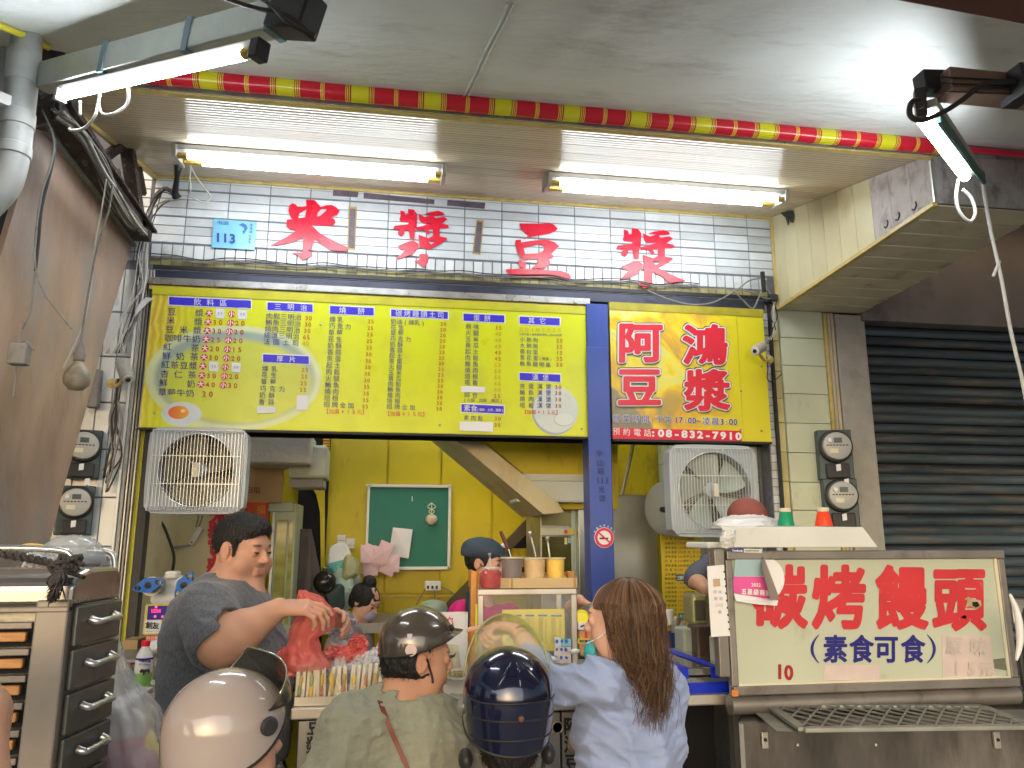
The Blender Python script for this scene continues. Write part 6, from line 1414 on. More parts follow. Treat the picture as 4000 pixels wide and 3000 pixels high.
# price card
pc_ = thing('price_card', 'white price card with drawn bun and 45 dollar price standing on the counter', 'sign')
fP = lambda x, y: onY(x, y, 3.02)
MB().pbox(1668, 2395, 1823, 2700, 3.03, .01).build('card', m_paper, pc_, bev=.001)
for q in ((1816, 2392, 1826, 2705), (1664, 2392, 1824, 2399), (1664, 2692, 1824, 2712)): MB().pbox(*q, 3.025, .02).build('frame', m_white if q[3] < 2708 else m_steel, pc_)
a = MB(); write(a, '45元', fP, (1755, 2630), (1795, 2632), 26, .05, lift=.003); write(a, '好吃', fP, (1722, 2660), (1755, 2662), 24, .04); write(a, '饅頭', fP, (1765, 2462), (1782, 2463), 13, .01); a.build('lettering', M('grey_print', (.30, .30, .30), .5), pc_)
b = MB().poly([[(1735, 2622), (1815, 2618), (1818, 2640), (1738, 2644)]], lambda x, y: onY(x, y, 3.025), 0, (0, -1, 0)); b.build('yellow_patch', M('yellow_print', (.85, .65, .04), .5), pc_)
b = MB().poly([[(1742, 2515), (1790, 2520), (1800, 2605), (1745, 2600)]], lambda x, y: onY(x, y, 3.0255), 0, (0, -1, 0)); b.build('photo_patch', M('cream_print', (.62, .60, .44), .5, var=.2, scale=30), pc_)
b = MB().poly([[(1745, 2560), (1770, 2558), (1782, 2548), (1776, 2566), (1755, 2574)]], lambda x, y: onY(x, y, 3.02), 0, (0, -1, 0)); b.build('dark_mark', M('dark_mark', (.10, .08, .07), .5), pc_)
o_ = [(1757+(19 if k % 2 else 11)*math.cos(k*.42), 2430+(24 if k % 2 else 14)*math.sin(k*.42)) for k in range(15)]
MB().poly([o_, [(1757+(12 if k % 2 else 7)*math.cos(k*.42), 2430+(16 if k % 2 else 9)*math.sin(k*.42)) for k in range(15)]], lambda x, y: onY(x, y, 3.022), 0, (0, -1, 0)).build('starburst', m_rd, pc_)
# wooden stand
m_wood = M('orange_wood', (.62, .27, .06), .5, var=.18, scale=10, stretch=(3, 3, .4))
t = thing('wooden_stand', 'orange wooden stand behind the glass display case', 'stand')
MB().pbox(1838, 2232, 1862, 2640, 3.02, .03).build('post', m_wood, t, bev=.003); MB().pbox(1826, 2462, 1838, 2600, 3.04, .03).build('side_post', m_wood, t, bev=.003)
MB().pbox(1862, 2236, 2240, 2290, 3.30, .02).build('back_board', m_wood, t, bev=.003); MB().pbox(2218, 2232, 2244, 2262, 3.26, .03).build('post', m_wood, t, bev=.003); MB().pbox(1858, 2236, 1870, 2310, 3.04, .28).build('side_board', m_wood, t)
MB().pbox(1857, 2360, 1866, 2550, 3.0, .01).build('yellow_cloth', M('yellow_cloth', (.85, .80, .03), .6), t)
# display case
dc = thing('display_case', 'steel framed glass display case with a small yellow menu inside', 'display case')
YD = 2.98; DX0, DX1, DZ0, DZ1 = rX(1866, 2300, 2256, 2640, YD); DZ0 = zc
bw2 = .022
for q in ((DX0, DX1, YD, YD+bw2, DZ1-bw2, DZ1), (DX0, DX1, YD, YD+bw2, DZ0, DZ0+bw2), (DX0, DX0+bw2, YD+.001, YD+bw2, DZ0+bw2, DZ1-bw2), (DX1-bw2, DX1, YD+.001, YD+bw2, DZ0+bw2, DZ1-bw2)): MB().box(*q).build('frame', m_steel, dc, bev=.003)
for x in (DX0, DX1-.02): MB().box(x, x+.02, YD+.28, YD+.30, DZ0, DZ1).build('rear_post', m_steel, dc)
MB().box(DX0, DX1, YD+bw2, YD+.30, DZ1-.008, DZ1-.0).build('top', m_steel, dc, bev=.002)
m_glass = M('case_glass', (.85, .9, .88), .05, alpha=.08, var=0, rvar=.03)
MB().box(DX0+bw2, DX1-bw2, YD+.006, YD+.010, DZ0+bw2, DZ1-bw2).build('glass', m_glass, dc)
MB().pbox(1962, 2380, 2206, 2545, YD+.03, .003).build('menu_sheet', M('case_menu_sheet', (.78, .68, .10), .4, var=.04), dc)
a = MB(); b = MB(); fD = lambda x, y: onY(x, y, YD+.027)
for x0, x1, y in ((1978, 2038, 2404), (2052, 2086, 2404), (2102, 2138, 2404), (2152, 2196, 2405), (2052, 2086, 2454)): MB().poly([[(x0, y-3), (x1, y-3), (x1, y+4), (x0, y+4)]], lambda x, yy: onY(x, yy, YD+.0285), 0, (0, -1, 0)).build('menu_header', M('blue_grey_print', (.14, .20, .45), .5), dc)
for x0, x1, n0, n1 in ((1980, 2036, 0, 14), (2054, 2084, 0, 5), (2054, 2084, 7, 14), (2104, 2136, 0, 15), (2154, 2192, 0, 15)):
    for r in range(n0, n1):
        y = 2417+r*6.6; s = rnd.choice(words); write(a, s[:3], fD, (x0+2, y), (x0+14, y), 5.5, .01); write(a, rnd.choice(('25', '30', '35', '20')), fD, (x1-6, y), (x1-2, y), 5, .01)
a.build('menu_lettering', M('grey_menu_print', (.22, .20, .22), .5), dc)
MB().box(DX0+.03, DX1-.03, YD+.08, YD+.25, DZ0+.004, DZ0+.03).build('inner_tray', m_steeld, dc)
st2 = thing('card_stand', 'clear holder with blue and pink printed sticker cards at the case corner', 'cards')
for q, c_ in (((2168, 2490, 2192, 2530), (.70, .80, .88)), ((2195, 2496, 2230, 2524), (.25, .62, .80)), ((2166, 2528, 2230, 2590), (.82, .72, .74))): MB().pbox(*q, YD-.03, .004).build('card', M('card_%d' % int(c_[0]*100), c_, .5, var=.1, scale=60), st2)
for k in range(9):
    x, y = 2175+(k % 3)*18+rnd.uniform(-2, 2), 2505+(k//3)*32; MB().poly([[(x+rnd.uniform(4, 8)*math.cos(j), y+rnd.uniform(5, 11)*math.sin(j)) for j in [i*.9 for i in range(7)]]], lambda a_, b_: onY(a_, b_, YD-.0325), 0, (0, -1, 0)).build('blue_print', M('card_blue', (.05, .16, .55), .5), st2)
t = thing('small_packs', 'small red, white and teal packs lying before the display case', 'packs')
for i, (x, y, c_) in enumerate(((2085, 2562, (.75, .3, .35)), (2120, 2568, (.8, .8, .82)), (2145, 2572, (.12, .45, .45)), (2060, 2552, (.1, .15, .5)), (2160, 2576, (.8, .8, .8)), (2100, 2575, (.6, .05, .1)), (2245, 2545, (.8, .8, .78)))):
    MB().ball(onY(x, y, YD-.06), (.022, .015, .012), 10, 7, bag_noise(i+60)).build('pack', M('pack_%d' % i, c_, .35), t, smooth=True)
# cardboard tray, jar, three tubs with spoons on the case
zt2 = DZ1
bx = thing('cardboard_tray', 'shallow cardboard tray on top of the display case', 'tray')
X0, X1, _, _ = rX(1990, 2258, 2256, 2300, YD-.005); zh = onY(2120, 2258, YD).z
m_cb = M('cardboard', (.62, .46, .25), .75, var=.06, scale=10, bump=.05)
MB().box(X0, X1, YD+.0, YD+.006, zt2+.002, zh).build('front_wall', m_cb, bx, bev=.001); MB().box(X0, X1, YD+.006, YD+.2, zt2+.002, zt2+.006).build('base', m_cb, bx)
MB().hexa([(X0-.035, YD+.05, zt2+.002), (X0, YD, zt2+.002), (X0+.004, YD+.002, zt2+.002), (X0-.03, YD+.05, zt2+.002), (X0-.035, YD+.05, zh), (X0, YD, zh), (X0+.004, YD+.002, zh), (X0-.03, YD+.05, zh)]).build('corner_flap', m_cb, bx)
for x in (X0+.006, X1-.014): MB().box(x, x+.008, YD-.003, YD-.0005, zt2+.003, zh).build('corner_strip', M('cardboard_dark', (.42, .27, .10), .75), bx)
MB().box(X0, X1, YD+.19, YD+.196, zt2+.006, zh).build('rear_wall', m_cb, bx)
jr = thing('jam_jar', 'glass jar of red jam with a spoon on the display case', 'jar')
c = onY(1917, 2298, YD+.06); c.z = zt2+.002; R_ = (onY(1960, 2270, YD+.06).x-onY(1875, 2270, YD+.06).x)/2; Hj = onY(1917, 2215, YD+.06).z-c.z
MB().lathe([(R_*.85, 0), (R_*.96, .006), (R_*.97, Hj*.7), (R_*.75, Hj*.84), (.001, Hj*.85)], c, n=28).build('jam', M('red_jam', (.50, .012, .025), .15, var=.5, scale=60, coat=.6), jr, smooth='auto')
MB().lathe([(R_*.9, 0), (R_, .008), (R_, Hj*.72), (R_*.80, Hj*.86), (R_*.80, Hj*.97), (R_*.84, Hj)], c, n=28, caps=False).build('glass', m_glass, jr, smooth='auto')
MB().lathe([(R_*.82, Hj*.93), (R_*.87, Hj*.96), (R_*.82, Hj)], c, n=28, caps=False).build('rim', M('glass_rim', (.80, .75, .75), .1, alpha=.6), jr, smooth=True)
def spoon(par, x0, y0, x1, y1, Y, w, mat, name='spoon', tip=1.5):
    P = [onY(x0, y0, Y), onY((x0+x1)/2, (y0+y1)/2, Y), onY(x1+(x0-x1)*.12, y1+(y0-y1)*.12, Y), onY(x1, y1, Y)]; MB().tube(smoothpath(P, 4), [w*(.8 if i < 8 else tip) if i < 12 else w*.5 for i in range(13)], 8).build(name, mat, par, smooth=True)
spoon(jr, 1918, 2225, 1912, 2160, YD+.06, .0042, m_alu2)
tubs = [(2000, 2176, 2262, 44, (.16, .11, .12), 'clear tub of dark red bean paste in the cardboard tray'), (2088, 2178, 2262, 45, (.74, .50, .22), 'clear tub of tan peanut paste in the cardboard tray'), (2170, 2178, 2258, 38, (.88, .58, .01), 'clear tub of yellow custard paste in the cardboard tray')]
for i, (x, y0, y1, rp_, c_, lab) in enumerate(tubs):
    t = thing('spread_tub', lab, 'tub', 'tubs of spread on the display case'); Yt = YD+.06+.012*i
    c = onY(x, y1+30, Yt); c.z = zt2+.008; R_ = onY(x+rp_, y0, Yt).x-onY(x, y0, Yt).x; Ht = onY(x, y0, Yt).z-c.z
    MB().lathe([(R_*.78, 0), (R_*.84, Ht*.3), (R_*.92, Ht*.93), (.001, Ht*.95)], c, n=28).build('contents', M('spread_%d' % i, c_, .4, var=.18, scale=30, bump=.3, bscale=40), t, smooth='auto')
    MB().lathe([(R_*.82, 0), (R_*.95, Ht*.96), (R_*1.04, Ht*.965), (R_*1.04, Ht)], c, n=28, caps=False).build('cup', M('clear_cup_plastic', (.85, .85, .82), .12, alpha=.14), t, smooth='auto')
    MB().lathe([(R_*.97, Ht*.955), (R_*1.05, Ht*.965), (R_*1.05, Ht*1.0), (R_*.97, Ht)], c, n=28, caps=False).build('rim', m_cream_p, t, smooth='auto')
    if i == 0:
        MB().beam(onY(1998, 2185, Yt), onY(1985, 2140, Yt), .014, .003).build('blade', m_alu2, t); MB().beam(onY(1985, 2145, Yt), onY(1955, 2075, Yt), .022, .014).build('handle', M('dark_wood_handle', (.10, .03, .025), .35), t, bev=.004)
    if i == 1: spoon(t, 2095, 2180, 2068, 2075, Yt, .0055, m_alu2, tip=1.7)
    if i == 2: spoon(t, 2148, 2180, 2137, 2096, Yt, .0055, m_alu2, tip=1.7)
# things right of the case: bread bag, cans, cloth
t = thing('bread_bag', 'bag of sliced toast with yellow label right of the display case', 'bag')
MB().pbox(2262, 2460, 2345, 2565, YD, .12).build('toast', M('toast', (.70, .40, .16), .6, var=.35, scale=25), t, bev=.012)
MB().pbox(2258, 2495, 2330, 2514, YD-.012, .006).build('yellow_label', M('yellow_print', (.85, .65, .04), .5), t)
a = MB(); write(a, '鮮奶厚片吐司', lambda x, y: onY(x, y, YD-.014), (2268, 2504), (2320, 2505), 11, .03); a.build('lettering', m_navy, t)
MB().pbox(2286, 2462, 2294, 2494, YD-.006, .004).build('red_strip', m_red, t)
t = thing('carton_pack', 'white carton with a navy swoosh print above the bread bag', 'carton'); MB().pbox(2258, 2432, 2312, 2460, YD, .08).build('box', m_white, t, bev=.003)
MB().poly([[(2266, 2446), (2280, 2440), (2300, 2448), (2296, 2454), (2280, 2446), (2270, 2452)]], lambda a_, b_: onY(a_, b_, YD-.002), 0, (0, -1, 0)).build('print', m_navy, t)
t = thing('tin_can', 'ribbed steel can lying with its round yellow lid to the front', 'can')
c = onY(2300, 2392, 3.05); MB().lathe([(.028, -.04), (.03, -.038)]+[(.029+.0012*(k % 2), -.03+k*.006) for k in range(11)]+[(.030, .04), (.026, .042), (.001, .036)], c, (.55, -.5, .35), n=28).build('body', m_alu2, t, smooth='auto')
t = thing('canister_disc', 'round yellow lid of a canister held below the steel can', 'lid'); c = onY(2272, 2410, 3.0); MB().lathe([(.026, 0), (.028, .003), (.027, .010), (.022, .012), (.021, .009), (.001, .009)], c, (-.2, -.95, .1), n=28).build('disc', M('yellow_lid_plastic', (.85, .75, .03), .35), t, smooth='auto')
t = thing('glass_beaker', 'clear beaker with wire whisk beside the steel can', 'beaker'); c = onY(2338, 2385, 2.98); MB().lathe([(.014, -.035), (.022, -.02), (.026, .03), (.027, .035)], c, (.4, -.3, .7), n=24, caps=False).build('glass', m_glass, t, smooth=True)
for k in range(4): MB().tube(smoothpath([c+Vector((0, 0, -.03)), c+Vector((.02*math.cos(k), .02*math.sin(k), .01)), c+Vector((.03, -.02, .05))], 4), .0018, 5).build('wire', m_alu2, t, smooth=True)
t = thing('steel_cup', 'steel cups and white napkin at the counter behind the long haired woman', 'cups')
for i, (x, y) in enumerate(((2640, 2470), (2660, 2490), (2610, 2440))): MB().lathe([(.02, 0), (.026, .06), (.024, .06), (.02, .005)], onY(x, y, 3.2), n=20).build('cup', (m_steel, m_wrap, m_white)[i], t, smooth='auto')
# blue taped steel box on the right of the counter
bb = thing('steel_food_box', 'steel lidded food box wrapped with blue tape on the right of the counter', 'food box')
X0, X1, Z0, Z1 = rX(2560, 2600, 2876, 2738, YC+.03); Z0 = zc+.003; zmid = onY(2750, 2638, YC+.03).z
m_mir = M('bright_steel', (.62, .62, .60), .16, .95, var=.15, scale=4)
MB().box(X0, X1, YC+.03, YC+.38, Z0, zmid-.004).build('body', m_mir, bb, bev=.004)
MB().hexa([(X0-.004, YC+.024, zmid), (X1+.004, YC+.024, zmid), (X1+.004, YC+.39, zmid), (X0-.004, YC+.39, zmid), (X0-.004, YC+.024, zmid+.026), (X1+.004, YC+.024, zmid+.026), (X1-.03, YC+.37, zmid+.045), (X0+.01, YC+.37, zmid+.045)]).build('lid', m_mir, bb, bev=.003)
m_btape = M('blue_tape', (.005, .03, .62), .35, var=.04)
zt0 = onY(2750, 2665, YC+.03).z; zt1 = onY(2750, 2712, YC+.03).z
MB().box(X0, X1+.001, YC+.027, YC+.0285, zt1, zt0).build('tape_band', m_btape, bb)
for xx in (X0+.06, X1-.095, X1-.03):
    pass
for px in (2678, 2806): 
    xx = onY(px, 2615, YC).x; MB().hexa([(xx-.018, YC+.020, zmid-.008), (xx+.018, YC+.020, zmid-.008), (xx+.018, YC+.0235, zmid-.008), (xx-.018, YC+.0235, zmid-.008), (xx-.018, YC+.020, zmid+.027), (xx+.018, YC+.020, zmid+.027), (xx+.018, YC+.0235, zmid+.027), (xx-.018, YC+.0235, zmid+.027)]).build('tape_strip', m_btape, bb)
    MB().hexa([(xx-.018, YC+.022, zmid+.0275), (xx+.018, YC+.022, zmid+.0275), (xx-.04, YC+.37, zmid+.0465), (xx-.085, YC+.37, zmid+.0465), (xx-.018, YC+.022, zmid+.029), (xx+.018, YC+.022, zmid+.029), (xx-.04, YC+.37, zmid+.048), (xx-.085, YC+.37, zmid+.048)]).build('tape_strip', m_btape, bb)
MB().box(X0+.01, X1-.004, YC+.028, YC+.029, Z0+.004, zt1-.004).build('white_scuffs', m_steel, bb)

# ================================================================ grill cart at the right with the big sign
gc = thing('grill_cart', 'grill cart with large cream sign lettered in red and navy, and a mesh shelf', 'cart')
YG = 2.52
fG = lambda x, y: onY(x, y, YG)
m_frame = M('brown_steel_frame', (.26, .24, .22), .45, .5, var=.2, scale=6, dirt=((.10, .07, .05), .4, 10, (1, 1, 1)))
m_sgn = M('cream_sign_enamel', (.50, .54, .43), .45, var=.06, scale=3, dirt=((.30, .27, .17), .28, 5, (1, 1, 1)))
gX0, gX1 = onY(2868, 2400, YG).x, onY(3915, 2400, YG).x
z_in1, z_in0 = onY(3370, 2184, YG).z, onY(3370, 2664, YG).z; z_o1, z_o0 = onY(3370, 2150, YG).z, onY(3370, 2700, YG).z
MB().box(gX0, gX1, YG, YG+.02, z_in0, z_in1).build('sign_panel', m_sgn, gc)
for q in ((gX0-.02, gX1+.03, YG-.012, YG+.02, z_in1, z_o1), (gX0-.02, gX1+.03, YG-.012, YG+.02, z_o0, z_in0), (gX0-.025, gX0, YG-.010, YG+.02, z_in0, z_in1), (gX1, gX1+.028, YG-.010, YG+.02, z_in0, z_in1)): MB().box(*q).build('sign_frame', m_frame, gc, bev=.004)
for q in ((gX0, gX1, YG-.006, YG-.0005, z_in0, z_in0+.006), (gX1-.012, gX1, YG-.006, YG-.0005, z_in0+.007, z_in1)): MB().box(*q).build('white_bead', m_cream_p, gc)
MB().box(gX0-.065, gX0-.028, YG-.012, YG+.03, z_in0+.03, z_o1+.005).build('side_post', m_frame, gc, bev=.004)
def wedge(x0, x1, y0, y1, z0, z1): return MB().hexa([(x0, y0, z0), (x1, y0, z0), (x1, y1, z0), (x0+.62*(y1-y0), y1, z0), (x0, y0, z1), (x1, y0, z1), (x1, y1, z1), (x0+.62*(y1-y0), y1, z1)])
wedge(gX0-.02, gX1+.02, YG+.03, YG+.55, z_o0-.02, z_o1-.01).build('hood', m_steeld, gc, bev=.01)
MB().tube([(gX0-.02, YG+.03, z_o0-.035), (gX1+.04, YG+.03, z_o0-.035)], .032, 16).build('roll_tube', m_frame, gc, smooth='auto')
m_rp = (M('red_sign_paint', (.58, .035, .045), .45, var=.1, scale=8, dirt=((.48, .28, .22), .15, 14, (1, 1, 1))))
m_np = M('navy_sign_paint', (.02, .02, .20), .45, var=.1)
for ch, x, y in (('碳', 3045, 2330), ('烤', 3277, 2331), ('饅', 3520, 2333), ('頭', 3745, 2337)): write(MB(), ch, fG, (x, y), (x, y), 238, .038, lift=.002, sx=.93).build('red_character', m_rp, gc)
for ch, x in (('素', 3262), ('食', 3364), ('可', 3461), ('食', 3565)): write(MB(), ch, fG, (x, 2534), (x, 2534), 104, .030, lift=.002, sx=.98).build('navy_character', m_np, gc)
for s_, x in ((-1, 3182), (1, 3640)):
    o_ = []; 
    for k in range(13): an = -1+2*k/12; o_.append((x+s_*(-18+34*(1-an*an)*1.0)-s_*0, 2535+an*58))
    for k in range(13): an = 1-2*k/12; o_.append((x+s_*(-18+22*(1-an*an)), 2535+an*54))
    MB().poly([[(px, py) for px, py in o_]], lambda u, v: onY(u, v, YG-.002), 0, (0, -1, 0)).build('navy_bracket', m_np, gc)
a = MB(); write(a, '10', fG, (3045, 2623), (3080, 2626), 64, .04, lift=.002); a.build('number_lettering', M('dark_red_paint', (.36, .02, .02), .5), gc)
for q in ([(3680, 2481), (3866, 2484), (3890, 2655), (3682, 2658)], [(3224, 2597), (3434, 2597), (3437, 2640), (3430, 2659), (3216, 2656)]):
    MB().poly([q], lambda u, v: onY(u, v, YG-.0018), .0005, (0, -1, 0)).build('pink_paper', M('faded_pink_paper', (.62, .52, .50), .7, var=.1, scale=14), gc)
a = MB(); write(a, '原味', lambda x, y: onY(x, y, YG-.003), (3725, 2522), (3820, 2526), 70, .03); write(a, '15元', lambda x, y: onY(x, y, YG-.003), (3735, 2610), (3850, 2614), 60, .03); a.build('faded_lettering', M('faded_grey_print', (.52, .47, .45), .6), gc)
MB().poly([[(3780, 2330), (3800, 2340), (3830, 2345), (3835, 2365), (3815, 2380), (3790, 2368), (3772, 2374), (3778, 2350)]], lambda u, v: onY(u, v, YG-.003), .0005, (0, -1, 0)).build('chipped_patch', M('chip_cream', (.45, .36, .22), .7, var=.3, scale=40), gc)
MB().poly([[(3798, 2352), (3818, 2350), (3828, 2366), (3812, 2374), (3800, 2366)]], lambda u, v: onY(u, v, YG-.0042), .0003, (0, -1, 0)).build('rust_hole', m_dark, gc)
MB().poly([[(3880, 2576), (3925, 2570), (3932, 2618), (3885, 2612)]], lambda u, v: onY(u, v, YG-.003), .0004, (0, -1, 0)).build('dark_scrape', M('scrape_green', (.18, .19, .13), .7), gc)
# round award sticker (mascot left out) and web sticker
sk = thing('award_sticker', 'peeling pink and white 2022 award sticker at the top left of the cart sign', 'sticker')
MB().poly([[(2970+95*math.cos(a_)*1.0, 2262+92*math.sin(a_)) for a_ in [2*math.pi*k/30 for k in range(30)]]], lambda u, v: onY(u, v, YG-.006), .001, (0, -1, 0)).build('white_disc', m_paper, sk)
MB().poly([[(2866, 2252), (2872, 2185), (2920, 2168), (2982, 2172), (3000, 2250)]], lambda u, v: onY(u, v, YG-.010), .001, (0, -1, 0)).build('blue_field', M('pale_blue_print', (.34, .50, .56), .5), sk)
MB().poly([[(2864, 2254), (3004, 2252), (3040, 2335), (2985, 2338), (2866, 2315)]], lambda u, v: onY(u, v, YG-.011), .001, (0, -1, 0)).build('pink_field', M('magenta_print', (.72, .10, .36), .5), sk)
MB().add([onY(x, y, YG+d) for x, y, d in ((2982, 2170, -.012), (3046, 2340, -.012), (3010, 2345, -.05), (2975, 2215, -.05))], [(0, 1, 2, 3)]).build('curled_edge', M('sticker_back', (.30, .26, .22), .6), sk)
MB().add([onY(x, y, YG+d) for x, y, d in ((2866, 2318, -.014), (2985, 2340, -.013), (3040, 2345, -.02), (3035, 2366, -.035), (2950, 2360, -.03), (2875, 2348, -.025))], [(0, 1, 2, 3, 4, 5)]).build('torn_white_edge', m_paper, sk)
a = MB(); write(a, '2022', lambda x, y: onY(x, y, YG-.012), (2938, 2284), (2966, 2285), 15, .03, lift=.002); write(a, '五星級商家', lambda x, y: onY(x, y, YG-.012), (2905, 2310), (3000, 2316), 22, .035, lift=.002); a.build('white_lettering', m_wh, sk)
fbk = thing('web_sticker', 'small blue and white web page sticker on the cart frame above the sign', 'sticker')
ff = lambda x, y: onY(x, y, YG-.0165)
MB().poly([[(2856, 2142), (2904, 2143), (2904, 2158), (2856, 2157)]], lambda u, v: onY(u, v, YG-.0145), .001, (0, -1, 0)).build('blue_part', M('web_blue', (.02, .06, .30), .5), fbk); MB().poly([[(2906, 2143), (2976, 2145), (2976, 2160), (2906, 2158)]], lambda u, v: onY(u, v, YG-.0145), .001, (0, -1, 0)).build('white_part', m_wh, fbk)
a = MB(); write(a, 'facebook', ff, (2862, 2150), (2898, 2151), 10, .03); a.build('white_lettering', m_wh, fbk); a = MB(); write(a, '高雄橋阿鴻豆漿', ff, (2912, 2151), (2960, 2152), 8, .02); a.build('black_lettering', m_black, fbk)
# paper notice hanging on the left of the cart
t = thing('paper_notice', 'white printed notice in a punched sleeve hanging at the left of the cart sign', 'notice')
MB().poly([[(2762, 2212), (2828, 2206), (2852, 2484), (2778, 2488)]], lambda u, v: onY(u, v, YG-.03), .001, (0, -1, 0)).build('sheet', m_paper, t)
for k in range(9): MB().poly([[(2826+k*2.4, 2230+k*28), (2832+k*2.4, 2230+k*28), (2833+k*2.4, 2238+k*28), (2827+k*2.4, 2238+k*28)]], lambda u, v: onY(u, v, YG-.032), 0, (0, -1, 0)).build('punch_hole', m_black, t)
MB().poly([[(2785, 2262), (2812, 2260), (2814, 2290), (2787, 2292)]], lambda u, v: onY(u, v, YG-.032), 0, (0, -1, 0)).build('photo_print', M('bun_print', (.55, .40, .25), .6), t)
a = MB()
for i, (s, n) in enumerate((('原味', 0), ('饅頭', 0), ('三十元', 0), ('顆', 0))): write(a, s, lambda x, y: onY(x, y, YG-.031), (2792+i*3, 2312+i*26), (2812+i*3, 2312+i*26), 14, .01)
a.build('lettering', M('pale_grey_print', (.38, .38, .40), .6), t)
# mesh shelf
zs_ = onY(3500, 2800, 2.2).z
qs = [(3005, 2757), (3838, 2762), (4030, 2838), (3138, 2850)]
YS1 = YG-.02; zsh = onY(3400, 2760, YS1).z
P4 = [onZ(x, y, zsh) for x, y in qs]
ms = thing('grill_shelf', 'steel framed expanded metal shelf folded out in front of the cart sign', 'shelf')
m_sh = M('grey_shelf_steel', (.34, .35, .31), .45, .6, var=.15, scale=8, dirt=((.15, .13, .1), .3, 12, (1, 1, 1)))
for i in range(4): MB().beam(P4[i], P4[(i+1) % 4], .03, .012).build('frame_bar', m_sh, ms, bev=.002)
N1, N2 = 12, 5
def sp_(u, v): return P4[0].lerp(P4[1], u).lerp(P4[3].lerp(P4[2], u), v)
mesh_b = MB()
for i in range(-N2, N1+N2):
    for s_ in (-1, 1):
        pts = []
        for k in range(N2*4+1):
            v = k/(N2*4); u = (i+s_*v*N2*.62)/N1+.0
            if 0 <= u <= 1: pts.append(sp_(u, v)+Vector((0, 0, .004)))
        if len(pts) > 1: mesh_b.tube(pts, .0035, 4)
mesh_b.build('expanded_mesh', m_sh, ms)
tag(bpy.data.objects['expanded_mesh'], kind='stuff')
# cart body under the shelf
bodyp = [onY(2925, 2790, YG-.05), onY(4100, 2800, YG-.05)]
wedge(gX0-.03, gX1+.2, YG-.05, YG+.55, .25, zsh-.025).build('fire_box', M('smoked_sheen_steel', (.22, .20, .175), .38, .7, var=.55, scale=4, stretch=(1, 1, .4), bump=.2, bscale=40, rvar=.25, dirt=((.04, .03, .025), .55, 3.5, (1, 1, .35))), gc, bev=.006)  # scuffs and grime, plus vertical reflection streaks put into the colour
MB().add([onZ(x, y, zsh-.012) for x, y in ((2925, 2765), (3010, 2765), (3130, 2858), (3035, 2856))], [(0, 1, 2, 3)]).build('side_shelf', m_sh, gc)
MB().add([onZ(x, y, zsh-.012) for x, y in ((3850, 2772), (4100, 2772), (4200, 2850), (4010, 2838))], [(0, 1, 2, 3)]).build('side_shelf', m_sh, gc)
for x in (2990, 3898): 
    MB().pbox(x-12, 2860, x+12, 2925, YG-.062, .01).build('hinge_plate', m_steel, gc, bev=.002); MB().lathe([(.006, 0), (.004, .006), (.001, .006)], onY(x, 2890, YG-.062), (0, -1, 0), n=10).build('bolt', m_black, gc)
for x in (3115, 3420): MB().lathe([(.006, 0), (.004, .005), (.001, .006)], onY(x, 2910, YG-.052), (0, -1, 0), n=10).build('bolt', m_steel, gc)
MB().box(gX0-.03, gX0-.015, YG-.056, YG-.052, .25, zsh-.03).build('edge_strip', m_steeld, gc); MB().box(gX1+.01, gX1+.03, YG-.056, YG-.052, .25, zsh-.03).build('edge_strip', m_steeld, gc)
for x in (gX0, gX1): MB().box(x-.02, x+.02, YG, YG+.04, 0, .25).build('leg', m_steeld, gc)
MB().box(gX0-.03, gX0-.008, YG-.016, YG-.013, z_o0, z_o0+.02).build('orange_tape', M('orange_tape', (.65, .22, .05), .4), gc)
# white top cover and things on it
t = thing('top_cover', 'white plastic sheet cover draped over the top of the cart', 'cover')
ztc0 = onY(3100, 2138, YG).z; ztc1 = onY(3100, 2058, YG).z
xa0, xa1, xb1 = onY(2818, 2100, YG).x, onY(3372, 2060, YG).x, onY(3412, 2146, YG).x
m_cov = M('white_sheet_plastic', (.66, .66, .62), .4, var=.06, scale=5, dirt=((.40, .35, .28), .2, 8, (1, 1, 1)))
MB().hexa([(xa0, YG-.03, ztc0), (xb1, YG-.03, ztc0), (xb1+.02, YG+.45, ztc0), (xa0+.28, YG+.45, ztc0), (xa0+.002, YG, ztc1), (xa1, YG, ztc1), (xa1-.01, YG+.42, ztc1+.01), (xa0+.26, YG+.42, ztc1+.01)]).build('sheet', m_cov, t, bev=.004)
for i, (x, y0, y1, w, c_, lab) in enumerate(((3071, 1985, 2058, 30, (.004, .30, .14), 'green capped plastic bottle standing on the white cart cover'), (3219, 1983, 2060, 31, (.85, .06, .015), 'orange red plastic bottle standing on the white cart cover'))):
    b_ = thing('sauce_bottle', lab, 'bottle'); c = onY(x, y1, YG+.05); c.z = ztc1+.004; R_ = onY(x+w, y1, YG+.05).x-c.x; Hh = onY(x, y0, YG+.05).z-c.z
    MB().lathe([(R_, 0), (R_*.98, Hh*.1), (R_*.66, Hh*.72), (R_*.60, Hh*.78)], c, n=28).build('cup', M('bottle_colour_%d' % i, c_, .35, var=.04), b_, smooth='auto')
    MB().lathe([(R_*.66, Hh*.78), (R_*.70, Hh*.82), (R_*.70, Hh*.97), (R_*.62, Hh)], c, n=28).build('rim_cap', m_cream_p, b_, smooth='auto')
film('plastic_bag', 'white plastic bag heaped at the left end of the cart cover', [(2920, 2012, YG+.25, 60, .03), (2915, 2030, YG+.22, 105, .09), (2905, 2056, YG+.2, 112, .11), (2905, 2068, YG+.2, 112, .11)], M('white_film', (.80, .81, .84), .3, alpha=.92, bump=.6, bscale=20), 21, amp=.05)
